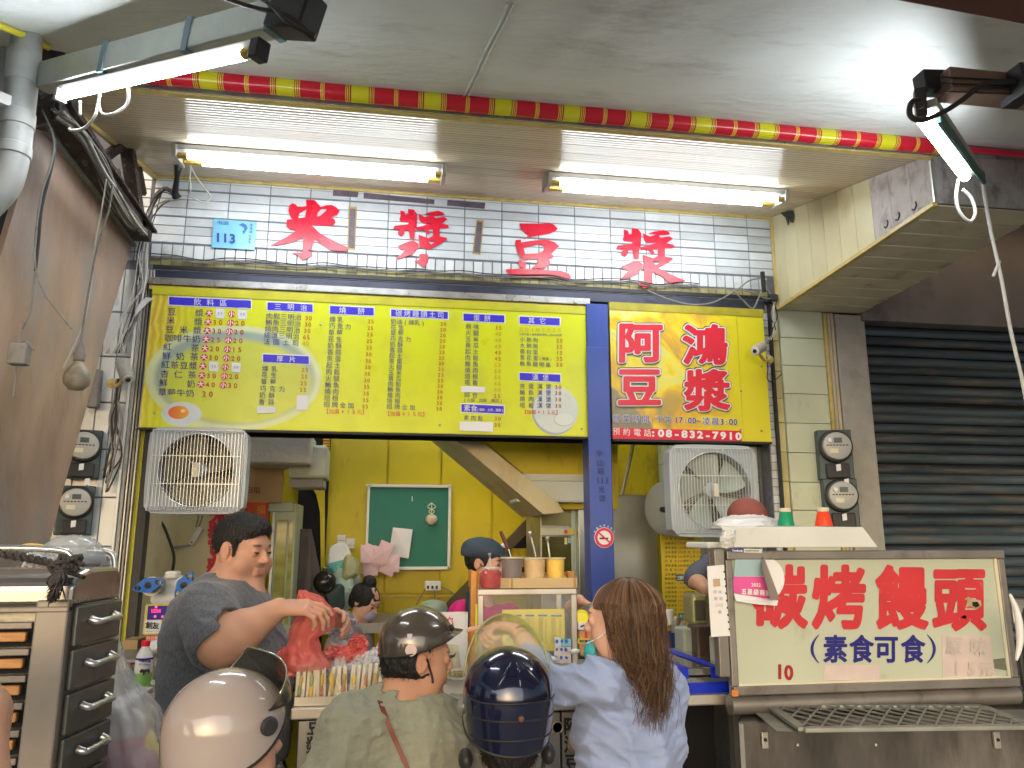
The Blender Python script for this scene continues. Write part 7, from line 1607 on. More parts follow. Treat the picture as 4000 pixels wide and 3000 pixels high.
film('plastic_wrap', 'crumpled clear film bunched at the left side of the cart cover', [(2850, 2070, YG-.02, 22, .02), (2842, 2100, YG-.03, 28, .02), (2838, 2140, YG-.02, 24, .02)], M('white_film', (.80, .81, .84), .3, alpha=.92, bump=.6, bscale=20), 22, amp=.05)
MB().pbox(2762, 2118, 2815, 2142, YG+.1, .2).build('shelf_cloth', m_paper, t, bev=.006)
t = thing('oil_tin', 'olive green tin hanging beside the paper notice', 'tin'); MB().pbox(2706, 2322, 2768, 2440, YG+.15, .10).build('body', M('olive_tin', (.34, .35, .17), .4, .3, var=.2, dirt=(DK, .3, 8, (1, 1, 1))), t, bev=.012); MB().pbox(2714, 2345, 2758, 2425, YG+.146, .006).build('dark_window', M('tin_dark', (.07, .07, .05), .4), t, bev=.004)
t = thing('plastic_bin', 'pale green bin and brown jars below the oil tin', 'bin'); MB().pbox(2670, 2455, 2720, 2560, YG+.4, .1).build('tub', M('pale_green_tub', (.40, .46, .38), .5), t, bev=.01); MB().pbox(2722, 2445, 2790, 2580, YG+.35, .1).build('dark_jar', M('brown_jar', (.09, .06, .045), .4), t, bev=.01); MB().pbox(2795, 2490, 2840, 2600, YG+.2, .05).build('green_panel', m_creamg, t)
MB().pbox(2776, 2174, 2826, 2216, YG+.06, .01).build('red_yellow_tag', M('tag_yellow', (.70, .50, .06), .5), t)
a = MB(); write(a, '香餅', lambda x, y: onY(x, y, YG+.055), (2788, 2196), (2813, 2198), 22, .02); a.build('lettering', m_rd, t)
t = thing('scooter_mirror', 'white rim and black hose of a parked scooter at the right edge', 'scooter part')
MB().tube(smoothpath([onY(x, y, 2.35) for x, y in ((3945, 2320), (3975, 2400), (3985, 2500), (3970, 2580))], 5), [.004+.008*math.sin(i/15*math.pi) for i in range(16)], 8).build('rim', m_white, t, smooth=True)
MB().tube(smoothpath([onY(x, y, 2.4) for x, y in ((4010, 2380), (3985, 2480), (3990, 2600), (4010, 2700))], 5), .01, 8).build('hose', m_black, t, smooth=True)
MB().pbox(3955, 2340, 4040, 2440, 2.6, .05).build('cover', m_steeld, t, bev=.01)

# ================================================================ steamer cart at the left
sc_ = thing('drawer_cart', 'tall steel drawer cart at the left edge with bone shaped handles and orange glow-painted louvres', 'cart')
YN = 1.72
pN = onY(238, 2680, YN); dirD = Vector((math.sin(math.radians(8)), math.cos(math.radians(8)), 0)); nD = Vector((dirD.y, -dirD.x, 0))
P0n = pN; f_dr = lambda x, y: onP(x, y, P0n, nD)
lines_px = [((284, 2365), (478, 2340)), ((262, 2538), (443, 2494)), ((240, 2716), (419, 2649)), ((212, 2893), (396, 2805)), ((190, 3010), (373, 2964)), ((175, 3140), (350, 3110))]
m_dr = M('dark_drawer_steel', (.15, .155, .15), .42, .6, var=.15, scale=6, dirt=((.25, .24, .22), .18, 30, (1, 1, 1)), bump=.08, bscale=60)
Ynear = 1.72; 
zl_ = []
# near and far vertical edges of the drawer face
def zat(px, py): return f_dr(px, py).z
farD = (f_dr(440, 2600)-Vector((pN.x, pN.y, 0))); far_len = Vector((farD.x, farD.y, 0)).length
zn = [zat(284, 2362), zat(262, 2538), zat(240, 2716), zat(212, 2893), zat(190, 3070), zat(170, 3250)]
A0 = Vector((pN.x, pN.y, 0)); A1 = A0+dirD*far_len
zd = [1.50-.0, 0, 0, 0, 0, 0]
z_top = (zat(284, 2362)+zat(478, 2335))/2
step = (zat(262, 2538)+zat(443, 2494))/2-(zat(240, 2716)+zat(419, 2649))/2
zb2 = [z_top-k*step for k in range(0, 8)]
for k in range(7):
    a0, a1 = A0+dirD*.012, A1-dirD*.006; z1, z0 = zb2[k]-.003, zb2[k+1]+.003
    MB().hexa([a0+nD*.012+Vector((0, 0, z0)), a1+nD*.012+Vector((0, 0, z0)), a1+Vector((0, 0, z0)), a0+Vector((0, 0, z0)), a0+nD*.012+Vector((0, 0, z1)), a1+nD*.012+Vector((0, 0, z1)), a1+Vector((0, 0, z1)), a0+Vector((0, 0, z1))]).build('drawer', m_dr, sc_, bev=.004)
    c = A0+dirD*(far_len*.52)+nD*.014+Vector((0, 0, (z0+z1)/2+.006)); L2 = far_len*.23
    pts = [c-dirD*L2+Vector((0, 0, .004)), c-dirD*L2+nD*.014, c-dirD*(L2*.8)+nD*.020, c+nD*.022+Vector((0, 0, .002)), c+dirD*(L2*.8)+nD*.020, c+dirD*L2+nD*.014, c+dirD*L2+Vector((0, 0, .006))]
    MB().tube(smoothpath(pts, 4), [.0055+.003*abs(i-12)/12 for i in range(25)], 8).build('drawer_handle', m_alu2, sc_, smooth=True)
# body
wl2 = 1.1; back = A1
Lf = Vector((-1, 0, 0))
_a = A0+dirD*.06; MB().hexa([_a+Vector((0, 0, .1)), A1+Vector((0, 0, .1)), A1+Lf*wl2+Vector((0, 0, .1)), _a+Lf*wl2+Vector((0, 0, .1)), _a+Vector((0, 0, z_top)), A1+Vector((0, 0, z_top)), A1+Lf*wl2+Vector((0, 0, z_top)), _a+Lf*wl2+Vector((0, 0, z_top))]).build('body', m_steeld, sc_)
z_cap = zat(290, 2240); z_cap = max(z_cap, z_top+.07)
prof_ = [(0, z_top+.001), (0, z_top+(z_cap-z_top)*.55), (.02, z_top+(z_cap-z_top)*.85), (.06, z_cap), (far_len-.03, z_cap), (far_len-.004, z_cap-.02), (far_len-.004, z_top+.001)]
V = []
for ox in (.004, -wl2):
    for d_, z_ in prof_:
        p = A0+dirD*d_+Vector((ox, 0, 0)); V.append((p.x, p.y, z_))
n_ = len(prof_); Fc = [(i, (i+1) % n_, (i+1) % n_+n_, i+n_) for i in range(n_)]+[tuple(range(n_))[::-1], tuple(range(n_, 2*n_))]
MB().add(V, Fc).build('hood', M('hood_steel', (.46, .44, .43), .28, .9, var=.15, scale=4, dirt=((.12, .08, .06), .2, 6, (1, 1, 1))), sc_, bev=.008)
# louvre front, facing the viewer
fy = A0.y-.004
fpL = A0+Lf*.05; zf1 = z_top-.02
MB().box(A0.x-.058, A0.x+.004, fy-.010, fy+.01, .1, z_top+.012).build('front_post', m_frame, sc_, bev=.004)
MB().box(A0.x-1.1, A0.x+.004, fy-.012, fy+.01, z_top-.012, z_top+.0).build('front_rail', m_frame, sc_, bev=.003)
k = 0; z = z_top-.03; m_or = M('orange_glow_paint', (.62, .30, .11), .55, var=.25, scale=14, stretch=(1, 1, 3), bump=.3, bscale=50)
while z > .35:
    MB().box(A0.x-1.0, A0.x-.062, fy-.006, fy+.006, z-.013, z).build('louvre_bar', m_frame, sc_, bev=.002)
    MB().box(A0.x-1.0, A0.x-.062, fy+.02, fy+.028, z-.049, z-.014).build('dark_gap', m_dark, sc_)
    for j in range(7): 
        x1 = A0.x-.075-j*.115; MB().box(x1-.085, x1, fy+.004, fy+.018, z-.038, z-.020).build('painted_glow_block', m_or, sc_, bev=.003)  # orange blocks carry the glow behind the louvres in their colour
    for j in range(7):
        x1 = A0.x-.075-j*.115; MB().box(x1-.105, x1-.095, fy+.0, fy+.012, z-.049, z-.014).build('divider', m_frame, sc_)
    z -= .050; k += 1
for x in (0, -1): MB().box(A0.x-.04+x, A0.x+x, fy, fy+.04, 0, .1).build('leg', m_steeld, sc_)
# rails on the hood
t = sc_
def rail(pts): MB().tube(smoothpath(pts, 5), .007, 10).build('rail', m_alu2, sc_, smooth=True)
rail([onY(-60, 2140, 1.78), onY(120, 2142, 1.78), onY(240, 2150, 1.78), onY(276, 2168, 1.78), onY(286, 2200, 1.78), onY(288, 2245, 1.78)])
rail([onY(340, 2150, 2.05), onY(410, 2152, 2.05), onY(440, 2165, 2.05), onY(448, 2195, 2.05), onY(450, 2240, 2.05)])
t = thing('tied_rope', 'dark frayed rope knotted to the rail of the drawer cart', 'rope')
m_rope = M('dark_rope', (.06, .055, .055), .8, var=.4, scale=60, bump=.8, bscale=120)
base = smoothpath([onY(-40, 2155, 1.73), onY(60, 2172, 1.73), onY(160, 2190, 1.73), onY(235, 2210, 1.73), onY(280, 2205, 1.73)], 10)
for s_ in (0, math.pi):
    P = [p+Vector((0, .005*math.cos(i*1.1+s_), .005*math.sin(i*1.1+s_))) for i, p in enumerate(base)]; MB().tube(P, .0048, 6).build('strand', m_rope, t, smooth=True)
for i in range(9):
    c = onY(268+rnd.uniform(-14, 14), 2205+rnd.uniform(-10, 12), 1.71); MB().tube(smoothpath([c+Vector((rnd.gauss(0, .013), rnd.gauss(0, .006), rnd.gauss(0, .009))) for _ in range(5)], 4), .0045, 6).build('knot', m_rope, t, smooth=True)
for i in range(70):
    e = (205+rnd.gauss(0, 20), 2335+rnd.gauss(0, 14)); P = smoothpath([onY(240+rnd.gauss(0, 5), 2228, 1.68), onY(222+rnd.gauss(0, 12), 2270, 1.67+rnd.gauss(0, .008)), onY(e[0], e[1], 1.67+rnd.gauss(0, .012))], 4); 
    if i == 0: tas = MB()
    tas.tube(P, [.0028, .003, .003, .0028, .0025, .002, .0018, .0012, .0008], 4)
o = tas.build('tassel', m_rope, t, smooth=True); tag(o, kind='stuff')
t = thing('wrapped_dome', 'glassy clear dome cover over white plastic bags on the drawer cart', 'cover')
zc_ = z_cap; c = onY(275, 2215, 2.0); c.z = zc_+.004
MB().lathe([(.075, 0), (.073, .02), (.06, .045), (.035, .062), (.001, .068)], c, n=32).build('dome', M('frosted_dome', (.55, .60, .66), .08, alpha=.55, var=.05), t, smooth=True)
film('plastic_bag', 'white plastic bag left of the clear dome on the drawer cart', [(185, 2160, 1.95, 45, .02), (180, 2180, 1.93, 62, .05), (185, 2215, 1.93, 70, .05)], M('white_film2', (.62, .63, .66), .25, alpha=.85, bump=.6, bscale=20), 31, amp=.09)
film('plastic_bag', 'pale plastic bag right of the clear dome on the drawer cart', [(360, 2165, 2.1, 35, .02), (368, 2190, 2.1, 42, .05), (360, 2220, 2.1, 48, .05)], M('white_film2', (.62, .63, .66), .25, alpha=.85, bump=.6, bscale=20), 32, amp=.09)
t = thing('plastic_twine', 'thin yellow cord curling on the drawer cart by the partition', 'cord')
P, r, n = pcable([(0, 2135), (60, 2140), (110, 2128), (160, 2132), (170, 2140)], 1.95, .004); MB().tube(P, r, 6).build('strand', M('yellow_cord', (.75, .50, .08), .5), t, smooth=True)
# crates and the big clear bag right of the cart
t = thing('white_crate', 'grey white crate edge between the drawer cart and the clear bag', 'crate')
MB().pbox(385, 2765, 470, 2790, 2.3, .3).build('lid', m_white, t, bev=.004); MB().pbox(392, 2795, 462, 2850, 2.32, .25).build('side', m_creamg, t, bev=.004)
t = thing('red_crate', 'red and white panel low down between the drawer cart and the clear bag', 'crate')
MB().pbox(385, 2860, 465, 2960, 2.3, .1).build('red_panel', M('red_panel_paint', (.60, .01, .03), .4), t, bev=.003); MB().pbox(380, 2962, 470, 3100, 2.32, .1).build('dark_base', m_black, t)
cbag = film('rubbish_bag', 'large clear bag with red and yellow contents hanging beside the drawer cart', [(448, 2480, 2.25, 10, .02), (452, 2560, 2.25, 26, .04), (470, 2680, 2.22, 62, .07), (510, 2800, 2.2, 112, .10), (530, 2920, 2.2, 120, .12), (530, 3080, 2.2, 112, .12)], M('clear_bag_film', (.72, .72, .74), .18, alpha=.36, var=.1, scale=10, bump=.8, bscale=14), 41, amp=.05, n=60)
for i, (x, y, r_, c_) in enumerate(((560, 2940, .05, (.80, .62, .02)), (490, 2930, .06, (.50, .12, .16)), (520, 3000, .07, (.45, .2, .3)), (545, 2900, .04, (.78, .70, .3)), (500, 2860, .05, (.6, .55, .52)))):
    MB().ball(onY(x, y, 2.22), (r_, r_*.6, r_), 12, 9, bag_noise(80+i)).build('contents', M('bag_content_%d' % i, c_, .5), cbag, smooth=True)
t = thing('cloth_post', 'cream patterned rag hanging above the clear bag', 'cloth')
P = [onY(455, 2470, 2.35), onY(452, 2530, 2.35), onY(462, 2600, 2.35), onY(474, 2625, 2.35)]; MB().tube(smoothpath(P, 5), [.008+.012*i/15 for i in range(16)], 8).build('rag', M('cream_rag', (.62, .52, .28), .8, var=.3, scale=40), t, smooth=True)
# ================================================================ people
m_skin = M('skin', (1, 1, 1), .58, var=0, attr='paint', sss=.12, bump=.08, bscale=220)
m_hair = M('black_hair', (.012, .011, .012), .5, var=.3, scale=60, bump=.8, bscale=160, stretch=(1, 1, .4))
SK = (.60, .34, .23); SK2 = (.66, .40, .29)
def fr3(f, up=(0, 0, 1)):
    f = Vector(f).normalized(); r = f.cross(Vector(up)).normalized(); return f, r, r.cross(f)
def head_sdf(F, c, f, s=1., fat=0., neck=None, rn=.056, up=(0, 0, 1), ears=True):
    f, r, u = fr3(f, up); c = Vector(c); L = lambda x, y, z: c+(r*x+f*y+u*z)*s; ax = (r, f, u)
    E = lambda p, q, k=.01, sub=False, a=ax: F.ell(L(*p), [v*s for v in q], a, k, sub)
    K = lambda p, q, ra, rb=None, k=.01: F.cap(L(*p), L(*q), ra*s, (rb or ra)*s, k)
    E((0, -.012, .035), (.076, .098, .086)); E((0, .03, -.025), (.062, .060, .085), .02); K((-.034, .022, -.078), (.034, .022, -.078), .030+.012*fat, k=.02); E((0, .064, -.100), (.024, .020, .018), .02)
    for x in (-1, 1): E((x*(.036+.01*fat), .050, -.040), (.030+.008*fat, .030, .036), .015); E((x*.055, .02, -.065), (.024+.012*fat, .035, .035), .02)
    if fat: E((0, .030, -.118), (.062, .050, .034), .02)
    K((-.030, .078, .026), (.030, .078, .026), .013, k=.014)
    for x in (-1, 1): E((x*.031, .100, .004), (.017, .014, .012), .009, True)
    for x in (-1, 1): E((x*.031, .078, .003), (.0165, .0145, .0145), .003)
    K((0, .086, .012), (0, .104, -.022), .007, .0105, .008)
    for x in (-1, 1): E((x*.0115, .096, -.026), (.008, .010, .0075), .004)
    K((-.019, .084, -.054), (.019, .084, -.054), .0068, k=.005); K((-.016, .083, -.065), (.016, .083, -.065), .0082, k=.005); E((0, .100, -.0595), (.026, .010, .0016), .002, True)
    if ears:
        for x in (-1, 1): E((x*.078, -.008, -.002), (.008, .019, .030), .005, a=(r, (f+r*(-x)*.35).normalized(), u)); E((x*.086, -.004, .0), (.005, .010, .018), .003, True)
    if neck is not None: F.cap(L(0, -.015, -.065), neck, rn*s, rn*s*1.12, .03)
    return L, (r, f, u)
def pell(c, rad, ax, col, a=1.):
    c = np.array(c); A = np.array([list(v) for v in ax]); rad = np.array(rad)
    def fn(P, C_):
        d = np.sqrt((((P-c)@A.T/rad)**2).sum(1)); w = np.clip((1.15-d)/.3, 0, 1)*a; C_[:, :3] = C_[:, :3]*(1-w[:, None])+np.array(col)*w[:, None]
    return fn
def face_paint(L, ax, s, stubble=0):
    p = []
    p.append(pell(L(0, .09, -.0595), (.022*s, .02*s, .0105*s), ax, (.50, .20, .16), .5))
    for x in (-1, 1):
        p.append(pell(L(x*.031, .096, .003), (.0140*s, .02*s, .0046*s), ax, (.012, .008, .008), 1.)); p.append(pell(L(x*.032, .09, .026), (.017*s, .02*s, .0045*s), ax, (.03, .02, .018), .8)); p.append(pell(L(x*.04, .07, -.035), (.025*s, .03*s, .02*s), ax, (.62, .29, .21), .35))
        p.append(pell(L(x*.08, -.005, 0), (.03*s, .03*s, .04*s), ax, (.58, .27, .20), .4))
    if stubble: p.append(pell(L(0, .09, -.043), (.026*s, .02*s, .005*s), ax, (.12, .08, .07), .45))
    return p
def hand_sdf(F, w, d, n, s=1., curl=(.5, .5, .5, .5), th=.6, side=1, spread=.06, k=.004):
    d = Vector(d).normalized(); n = Vector(n); n = (n-d*n.dot(d)).normalized(); l = d.cross(n)*side; w = Vector(w)
    for i in range(4):
        o = (-.030+.020*i); F.cap(w+l*o*.6*s+d*.012*s, w+l*o*s+d*(.082-.006*abs(i-1.3))*s, .0145*s, .0125*s, .012)
    for i in range(4):
        o = (-.030+.020*i); b = w+l*o*s+d*(.085-.006*abs(i-1.3))*s; a = 0; p = b; ln = (.040, .044, .041, .033)[i]
        dd = (d+l*(i-1.5)*spread).normalized()
        for j, fr in enumerate((1., .62, .5)):
            a += curl[i]*(.9, 1.1, .8)[j]; v = dd*math.cos(a)+n*math.sin(a); q = p+v*ln*fr*s; F.cap(p, q, (.0092-.0008*j)*s, (.0085-.0010*j)*s, k if j or i else k); p = q
    b = w+d*.022*s-l*.030*s; v1 = (d*.72-l*.62+n*.25*th).normalized(); q = b+v1*.042*s; v2 = (d*.9-l*.1+n*.7*th).normalized(); q2 = q+v2*.030*s; F.cap(b, q, .0145*s, .011*s, .008); F.cap(q, q2, .011*s, .0095*s, k); F.cap(q2, q2+(v2+n*.3*th).normalized()*.022*s, .0098*s, .008*s, k)
def hit(F, px, py, t0=.8, t1=6.):
    d = np.array(ray(px, py)); d /= np.linalg.norm(d); o = np.array([0, 0, CH]); t = t0
    while t < t1:
        p = o+d*t; i = np.round((p-F.lo)/F.h).astype(int)
        if np.all(i >= 0) and np.all(i < F.n) and F.v[i[0], i[1], i[2]] < 0: return Vector(p)
        t += F.h*.5
    return None
def person(lab): return thing('person', lab, 'person')

# ---- man in grey T-shirt
pm = person('big man in a heather grey T-shirt holding a red plastic bag')
YM = 2.90; hc = onY(948, 2152, YM); fM_ = Vector((.85, -.52, -.10))
F = Field((-.86, 2.38, 1.0), (.0, 3.25, 1.80), .0042)
nb = onY(885, 2330, YM)
L, ax = head_sdf(F, hc, fM_, 1.03, fat=1.2, neck=nb, rn=.074)
shR, elR, wrR = onY(800, 2385, 2.66), onY(858, 2518, 2.55), onY(1090, 2378, 2.58)
shL, elL, wrL = onY(930, 2390, 3.10), onY(1095, 2560, 3.08), onY(1262, 2418, 2.86)
bt = onY(880, 2560, YM)
F.ell(onY(870, 2470, YM), (.18, .20, .19), k=.05); F.ell(onY(885, 2680, YM), (.19, .21, .22), k=.05); F.cap(shR+Vector((0, .06, 0)), shL, .075, k=.05)
F.cap(shR, elR, .075, .064, .03); F.cap(elR, elR.lerp(wrR, .35), .067, .064, .02); F.cap(elR.lerp(wrR, .3), wrR, .064, .034, .02)
F.cap(shL, elL, .070, .055, .03); F.cap(elL, wrL, .055, .031, .02)
hand_sdf(F, wrR, (1, -.05, .05), (.1, .35, -1), 1.08, (.35, .55, .6, .7), .9, side=-1)
hand_sdf(F, wrL, (.75, -.55, .1), (-.7, -.4, -.7), 1.05, (.45, .6, .7, .8), .9, side=1)
F.build('body', m_skin, pm, 1, [pell(wrR+Vector((.08, 0, 0)), (.07, .06, .06), ((1, 0, 0), (0, 1, 0), (0, 0, 1)), (.66, .33, .24), .5)]+face_paint(L, ax, 1.03, 1), SK)
H = Field(hc+Vector((-.16, -.16, -.12)), hc+Vector((.16, .16, .18)), .004)
H.ell(L(0, -.018, .040), (.080*1.04, .100*1.04, .088*1.04), ax, .01); H.ell(L(0, .005, .075), (.070*1.04, .088*1.04, .054*1.04), ax, .015)
H.ell(L(0, .105, -.055), (.12, .075, .125), ax, .008, True); H.ell(L(0, .03, -.12), (.12, .09, .125), ax, .008, True)
for x in (-1, 1): H.ell(L(x*.085, -.004, -.005), (.03, .026, .038), ax, .004, True); H.cap(L(x*.074, .028, .03), L(x*.073, .026, -.012), .010, .006, .004)
H.wrinkle(.0022, 200, seed=3); _h = H.build('hair', m_hair, pm); fuzz(pm, _h, 5200, .011, .0007, m_hair, (0, 0, -.1))
T = Field((-.86, 2.40, .80), (-.0, 3.3, 1.66), .0055)
T.ell(onY(862, 2450, YM), (.195, .225, .185), k=.06); T.ell(onY(885, 2650, YM), (.225, .240, .26), k=.06); T.ell(onY(880, 2860, YM), (.225, .240, .22), k=.06); T.cap(shR+Vector((0.01, .06, .005)), shL+Vector((0, -.02, 0)), .085, k=.06)
T.cap(onY(875, 2325, YM), onY(870, 2400, YM), .088, .12, .05)
slR = shR.lerp(elR, .86); T.cap(shR, slR+Vector((.0, 0, 0)), .092, .098, .04); T.cap(shL, shL.lerp(elL, .7), .085, .08, .04)
T.cap(nb+Vector((0, 0, .03)), L(0, -.01, -.07), .080, .075, .008, True)
dsl = (elR-shR).normalized(); T.cap(slR+dsl*.09, elR+dsl*.35+Vector((.05, 0, 0)), .085, .2, .006, True); T.cap(elR.lerp(wrR, .25), wrR, .08, .05, .004, True)
T.wrinkle(.008, 17, (1, 1, .8), seed=5); T.wrinkle(.0028, 60, (.5, .5, 1), seed=9)
m_ts = M('heather_grey_jersey', (.125, .132, .150), .85, var=.4, scale=170, stretch=(1, 1, .5), bump=.25, bscale=240, sheen=.3)
T.build('t_shirt', m_ts, pm, 1)
MB().lathe([(.083, 0), (.087, .006), (.083, .012)], nb+Vector((.02, -.01, .045)), (.2, -.15, 1), n=28, caps=False).build('collar', m_ts, pm, smooth=True)
MB().box(-.72, -.32, 2.72, 3.12, .05, .95).build('trousers', M('dark_trousers', (.02, .02, .025), .8), pm, bev=.08)

# ---- helmets
def helmet(par, c, f, R, mat, jet=True, peak=False, front=66, up=(0, 0, 1), side=None, rearz=None):
    f, r, u = fr3(f, up); c = Vector(c); nu, nv = 56, 22
    side = side or (128 if jet else 100); rear = rearz or (132 if jet else 112)
    def edge(ph):
        a = abs(math.cos(ph/2)); w = (1+math.cos(ph))/2
        q = w**(3.6 if jet else 1.6); return front*q+(side*w+rear*(1-w))*(1-q)
    def pt(ph, th, k=1.):
        th = math.radians(th); 
        if th <= math.pi/2: h, z = math.sin(th), math.cos(th)
        else: q = th-math.pi/2; h, z = 1-.10*q*q, -q*.98
        return c+(f*(h*math.cos(ph)*1.10*R)+r*(h*math.sin(ph)*R)+u*(z*R*1.02))*k
    grid(lambda a, b: pt(a*2*math.pi, max(.01, b*edge(a*2*math.pi))), nu, nv).build('shell', mat, par, smooth=True)
    grid(lambda a, b: pt(a*2*math.pi, max(.01, b*edge(a*2*math.pi)), .955), nu, nv).build('lining', m_black, par, smooth=True)
    E_ = [pt(k/60*2*math.pi, edge(k/60*2*math.pi), .985) for k in range(61)]; MB().tube(E_, R*.035, 8, caps=False).build('rim', m_black, par, smooth=True)
    if peak:
        def pk(a, b): ph = (a-.5)*2.3; p = pt(ph, edge(ph)-6, 1.0); return p+(f*(.36*R*b*math.cos(ph*.9)**2)-u*(.05*R*b)+u*.02*R*math.cos(ph*2))*1.
        grid(pk, 20, 6).build('peak', mat, par, smooth=True)
    return pt, (r, f, u)
def visor(par, c, f, R, mat, e0, e1, az=1.35, k0=1.06, k1=1.3, off=(0, 0), edge_mat=None, up=(0, 0, 1), fall=.55):
    f, r, u = fr3(f, up); c = Vector(c)+f*off[0]*R+u*off[1]*R
    def fn(a, b):
        ph = (a-.5)*2*az; el = math.radians(e0+(e1-e0)*b*math.cos(ph*fall)); k = (k0+(k1-k0)*b)*R
        return c+f*(k*math.cos(el)*math.cos(ph)*1.1)+r*(k*.98*math.sin(ph)*(.85+.15*math.cos(el)))+u*(k*math.sin(el))
    grid(fn, 40, 14).build('visor', mat, par, smooth=True)
    em = edge_mat or m_black; MB().tube([fn(i/40, 1) for i in range(41)], R*.016, 6).build('visor_rim', em, par, smooth=True); MB().tube([fn(i/40, 0) for i in range(41)], R*.02, 6).build('visor_rim', m_black, par, smooth=True)
    return fn
def strap(par, pts, r=.006, mat=None):
    MB().tube(smoothpath(pts, 5), r, 6).build('chin_strap', mat or m_black, par, smooth=True)

# ---- rider in pinkish grey helmet, foreground
pk = person('customer in a glossy pinkish grey helmet with raised smoked visor, lower left of centre')
c = onY(880, 2842, 1.50); R_ = .097; fk = Vector((.84, .54, .05))
m_h1 = M('pinkish_grey_gloss', (.42, .36, .34), .16, var=.03, scale=3, coat=1., rvar=.03)
pt, hx = helmet(pk, c, fk, R_, m_h1, True, side=120, rearz=128)
visor(pk, c, fk, R_, M('smoked_visor', (.035, .038, .03), .08, alpha=.82, var=0, rvar=.02), 20, 74, 1.3, 1.03, 1.34, (.10, .02), M('visor_edge_steel', (.6, .62, .5), .2, .8), fall=1.08)
for s_ in (-1, 1): MB().lathe([(.014, 0), (.016, .004), (.012, .010), (.001, .011)], c+hx[0]*s_*R_*.99+hx[1]*.035+hx[2]*.012, hx[0]*s_, n=18).build('visor_pivot', m_black, pk, smooth='auto')
F = Field(c+Vector((-.30, -.25, -.62)), c+Vector((.32, .28, .14)), .007); Lh, ax = head_sdf(F, c+Vector((.0, 0, -.03)), fk, .95, neck=c+Vector((-.01, 0, -.24)), ears=False)
F.cap(c+Vector((-.14, .06, -.33)), c+Vector((.14, -.06, -.33)), .07, k=.05); F.ell(c+Vector((0, 0, -.50)), (.17, .12, .22), k=.05); F.build('body', m_skin, pk, 1, face_paint(Lh, ax, .95), SK)
F = Field(c+Vector((-.34, -.28, -.9)), c+Vector((.34, .3, -.16)), .009); F.cap(c+Vector((-.16, .07, -.34)), c+Vector((.16, -.07, -.34)), .082, k=.06); F.ell(c+Vector((0, 0, -.60)), (.20, .15, .32), k=.06); F.cap(c+Vector((0, 0, -.24)), c+Vector((0, 0, -.1)), .062, .07, .01, True); F.wrinkle(.008, 20, seed=2); F.build('shirt', M('lilac_grey_cloth', (.40, .38, .46), .8, var=.1), pk, 1)
strap(pk, [c+hx[0]*.105+hx[1]*.05+hx[2]*-.05, c+hx[0]*.09+hx[1]*.08-hx[2]*.10, c+hx[0]*.03+hx[1]*.09-hx[2]*.14])

# ---- rider in navy helmet seen from behind
pv = person('customer in a glossy navy helmet with clear visor raised, seen from behind')
c = onY(1985, 2712, 2.0); R_ = .1125; fv = Vector((-.10, .98, .12)); upv = Vector((0, .0, 1))
m_h2 = M('navy_metallic_gloss', (.008, .011, .042), .14, .35, var=.1, scale=5, coat=1., rvar=.04)
pt, hx = helmet(pv, c, fv, R_, m_h2, True, side=126, rearz=146)
m_cv = M('clear_visor', (.80, .82, .55), .05, alpha=.36, var=0, rvar=.02)
def vf(a, b):
    ph = (a-.5)*2.9; cs, sn = math.cos(ph), math.sin(ph); P_ = c+(hx[1]*(1.10*cs)+hx[0]*(1.03*sn)+hx[2]*.28)*R_; Q_ = c+(hx[1]*(.50*cs+.05)+hx[0]*(1.0*sn*(1-.10*cs))+hx[2]*(.18+1.44*max(0, cs)**.75))*R_
    return P_.lerp(Q_, b)+(hx[1]*.22+hx[2]*.10)*R_*math.sin(b*math.pi)*max(0, cs)
grid(vf, 44, 14).build('visor', m_cv, pv, smooth=True); grid(lambda a, b: vf(a, .80+.185*b)+hx[1]*(-.003), 44, 4).build('visor_reflection', M('visor_reflection_tint', (.50, .55, .12), .15, alpha=.55), pv, smooth=True); MB().tube([vf(i/44, 1) for i in range(45)], R_*.022, 6).build('visor_rim', M('visor_edge_olive', (.35, .36, .16), .3), pv, smooth=True)  # the band paints a yellow-green reflection along the raised visor's edge
for th, rr in ((84, .0022), (104, .0022), (127, .0022)): MB().tube([pt(math.pi+(i/30-.5)*2.5, th+2*math.cos(i/30*math.pi*2), 1.0) for i in range(31)], rr, 5).build('groove', m_black, pv, smooth=True)
for da in (-.45, 0., .45):
    MB().tube([pt(math.pi+da*(.5+.7*i/12), 34+i*2.6, 1.0) for i in range(13)], [.001+.0045*math.sin(i/12*math.pi) for i in range(13)], 8).build('raised_rib', m_h2, pv, smooth=True)
MB().lathe([(.008, 0), (.006, .004), (.001, .005)], pt(math.pi, 99, 1.0), -hx[1], n=16).build('rear_stud', M('copper_stud', (.3, .15, .1), .3, .8), pv, smooth='auto')
for s_ in (-1, 1):
    MB().lathe([(.018, 0), (.019, .006), (.012, .014), (.001, .015)], c+hx[0]*s_*R_*.97-hx[2]*.03+hx[1]*.02, hx[0]*s_, n=18).build('visor_pivot', m_steeld, pv, smooth='auto')
    MB().ball(c+hx[0]*s_*R_*.93-hx[2]*.145-hx[1]*.01, (.018, .03, .026), 14, 10).build('ear_pad', m_black, pv, smooth=True)
    strap(pv, [c+hx[0]*s_*.10-hx[2]*.15, c+hx[0]*s_*.092-hx[2]*.20, c+hx[0]*s_*.07-hx[2]*.25, c+hx[0]*s_*.05+hx[1]*.04-hx[2]*.235], .0055)
F = Field(c+Vector((-.32, -.22, -.62)), c+Vector((.34, .25, .12)), .006); nk = c+Vector((0, -.01, -.25)); head_sdf(F, c+Vector((0, 0, -.035)), fv, .95, neck=nk, rn=.062)
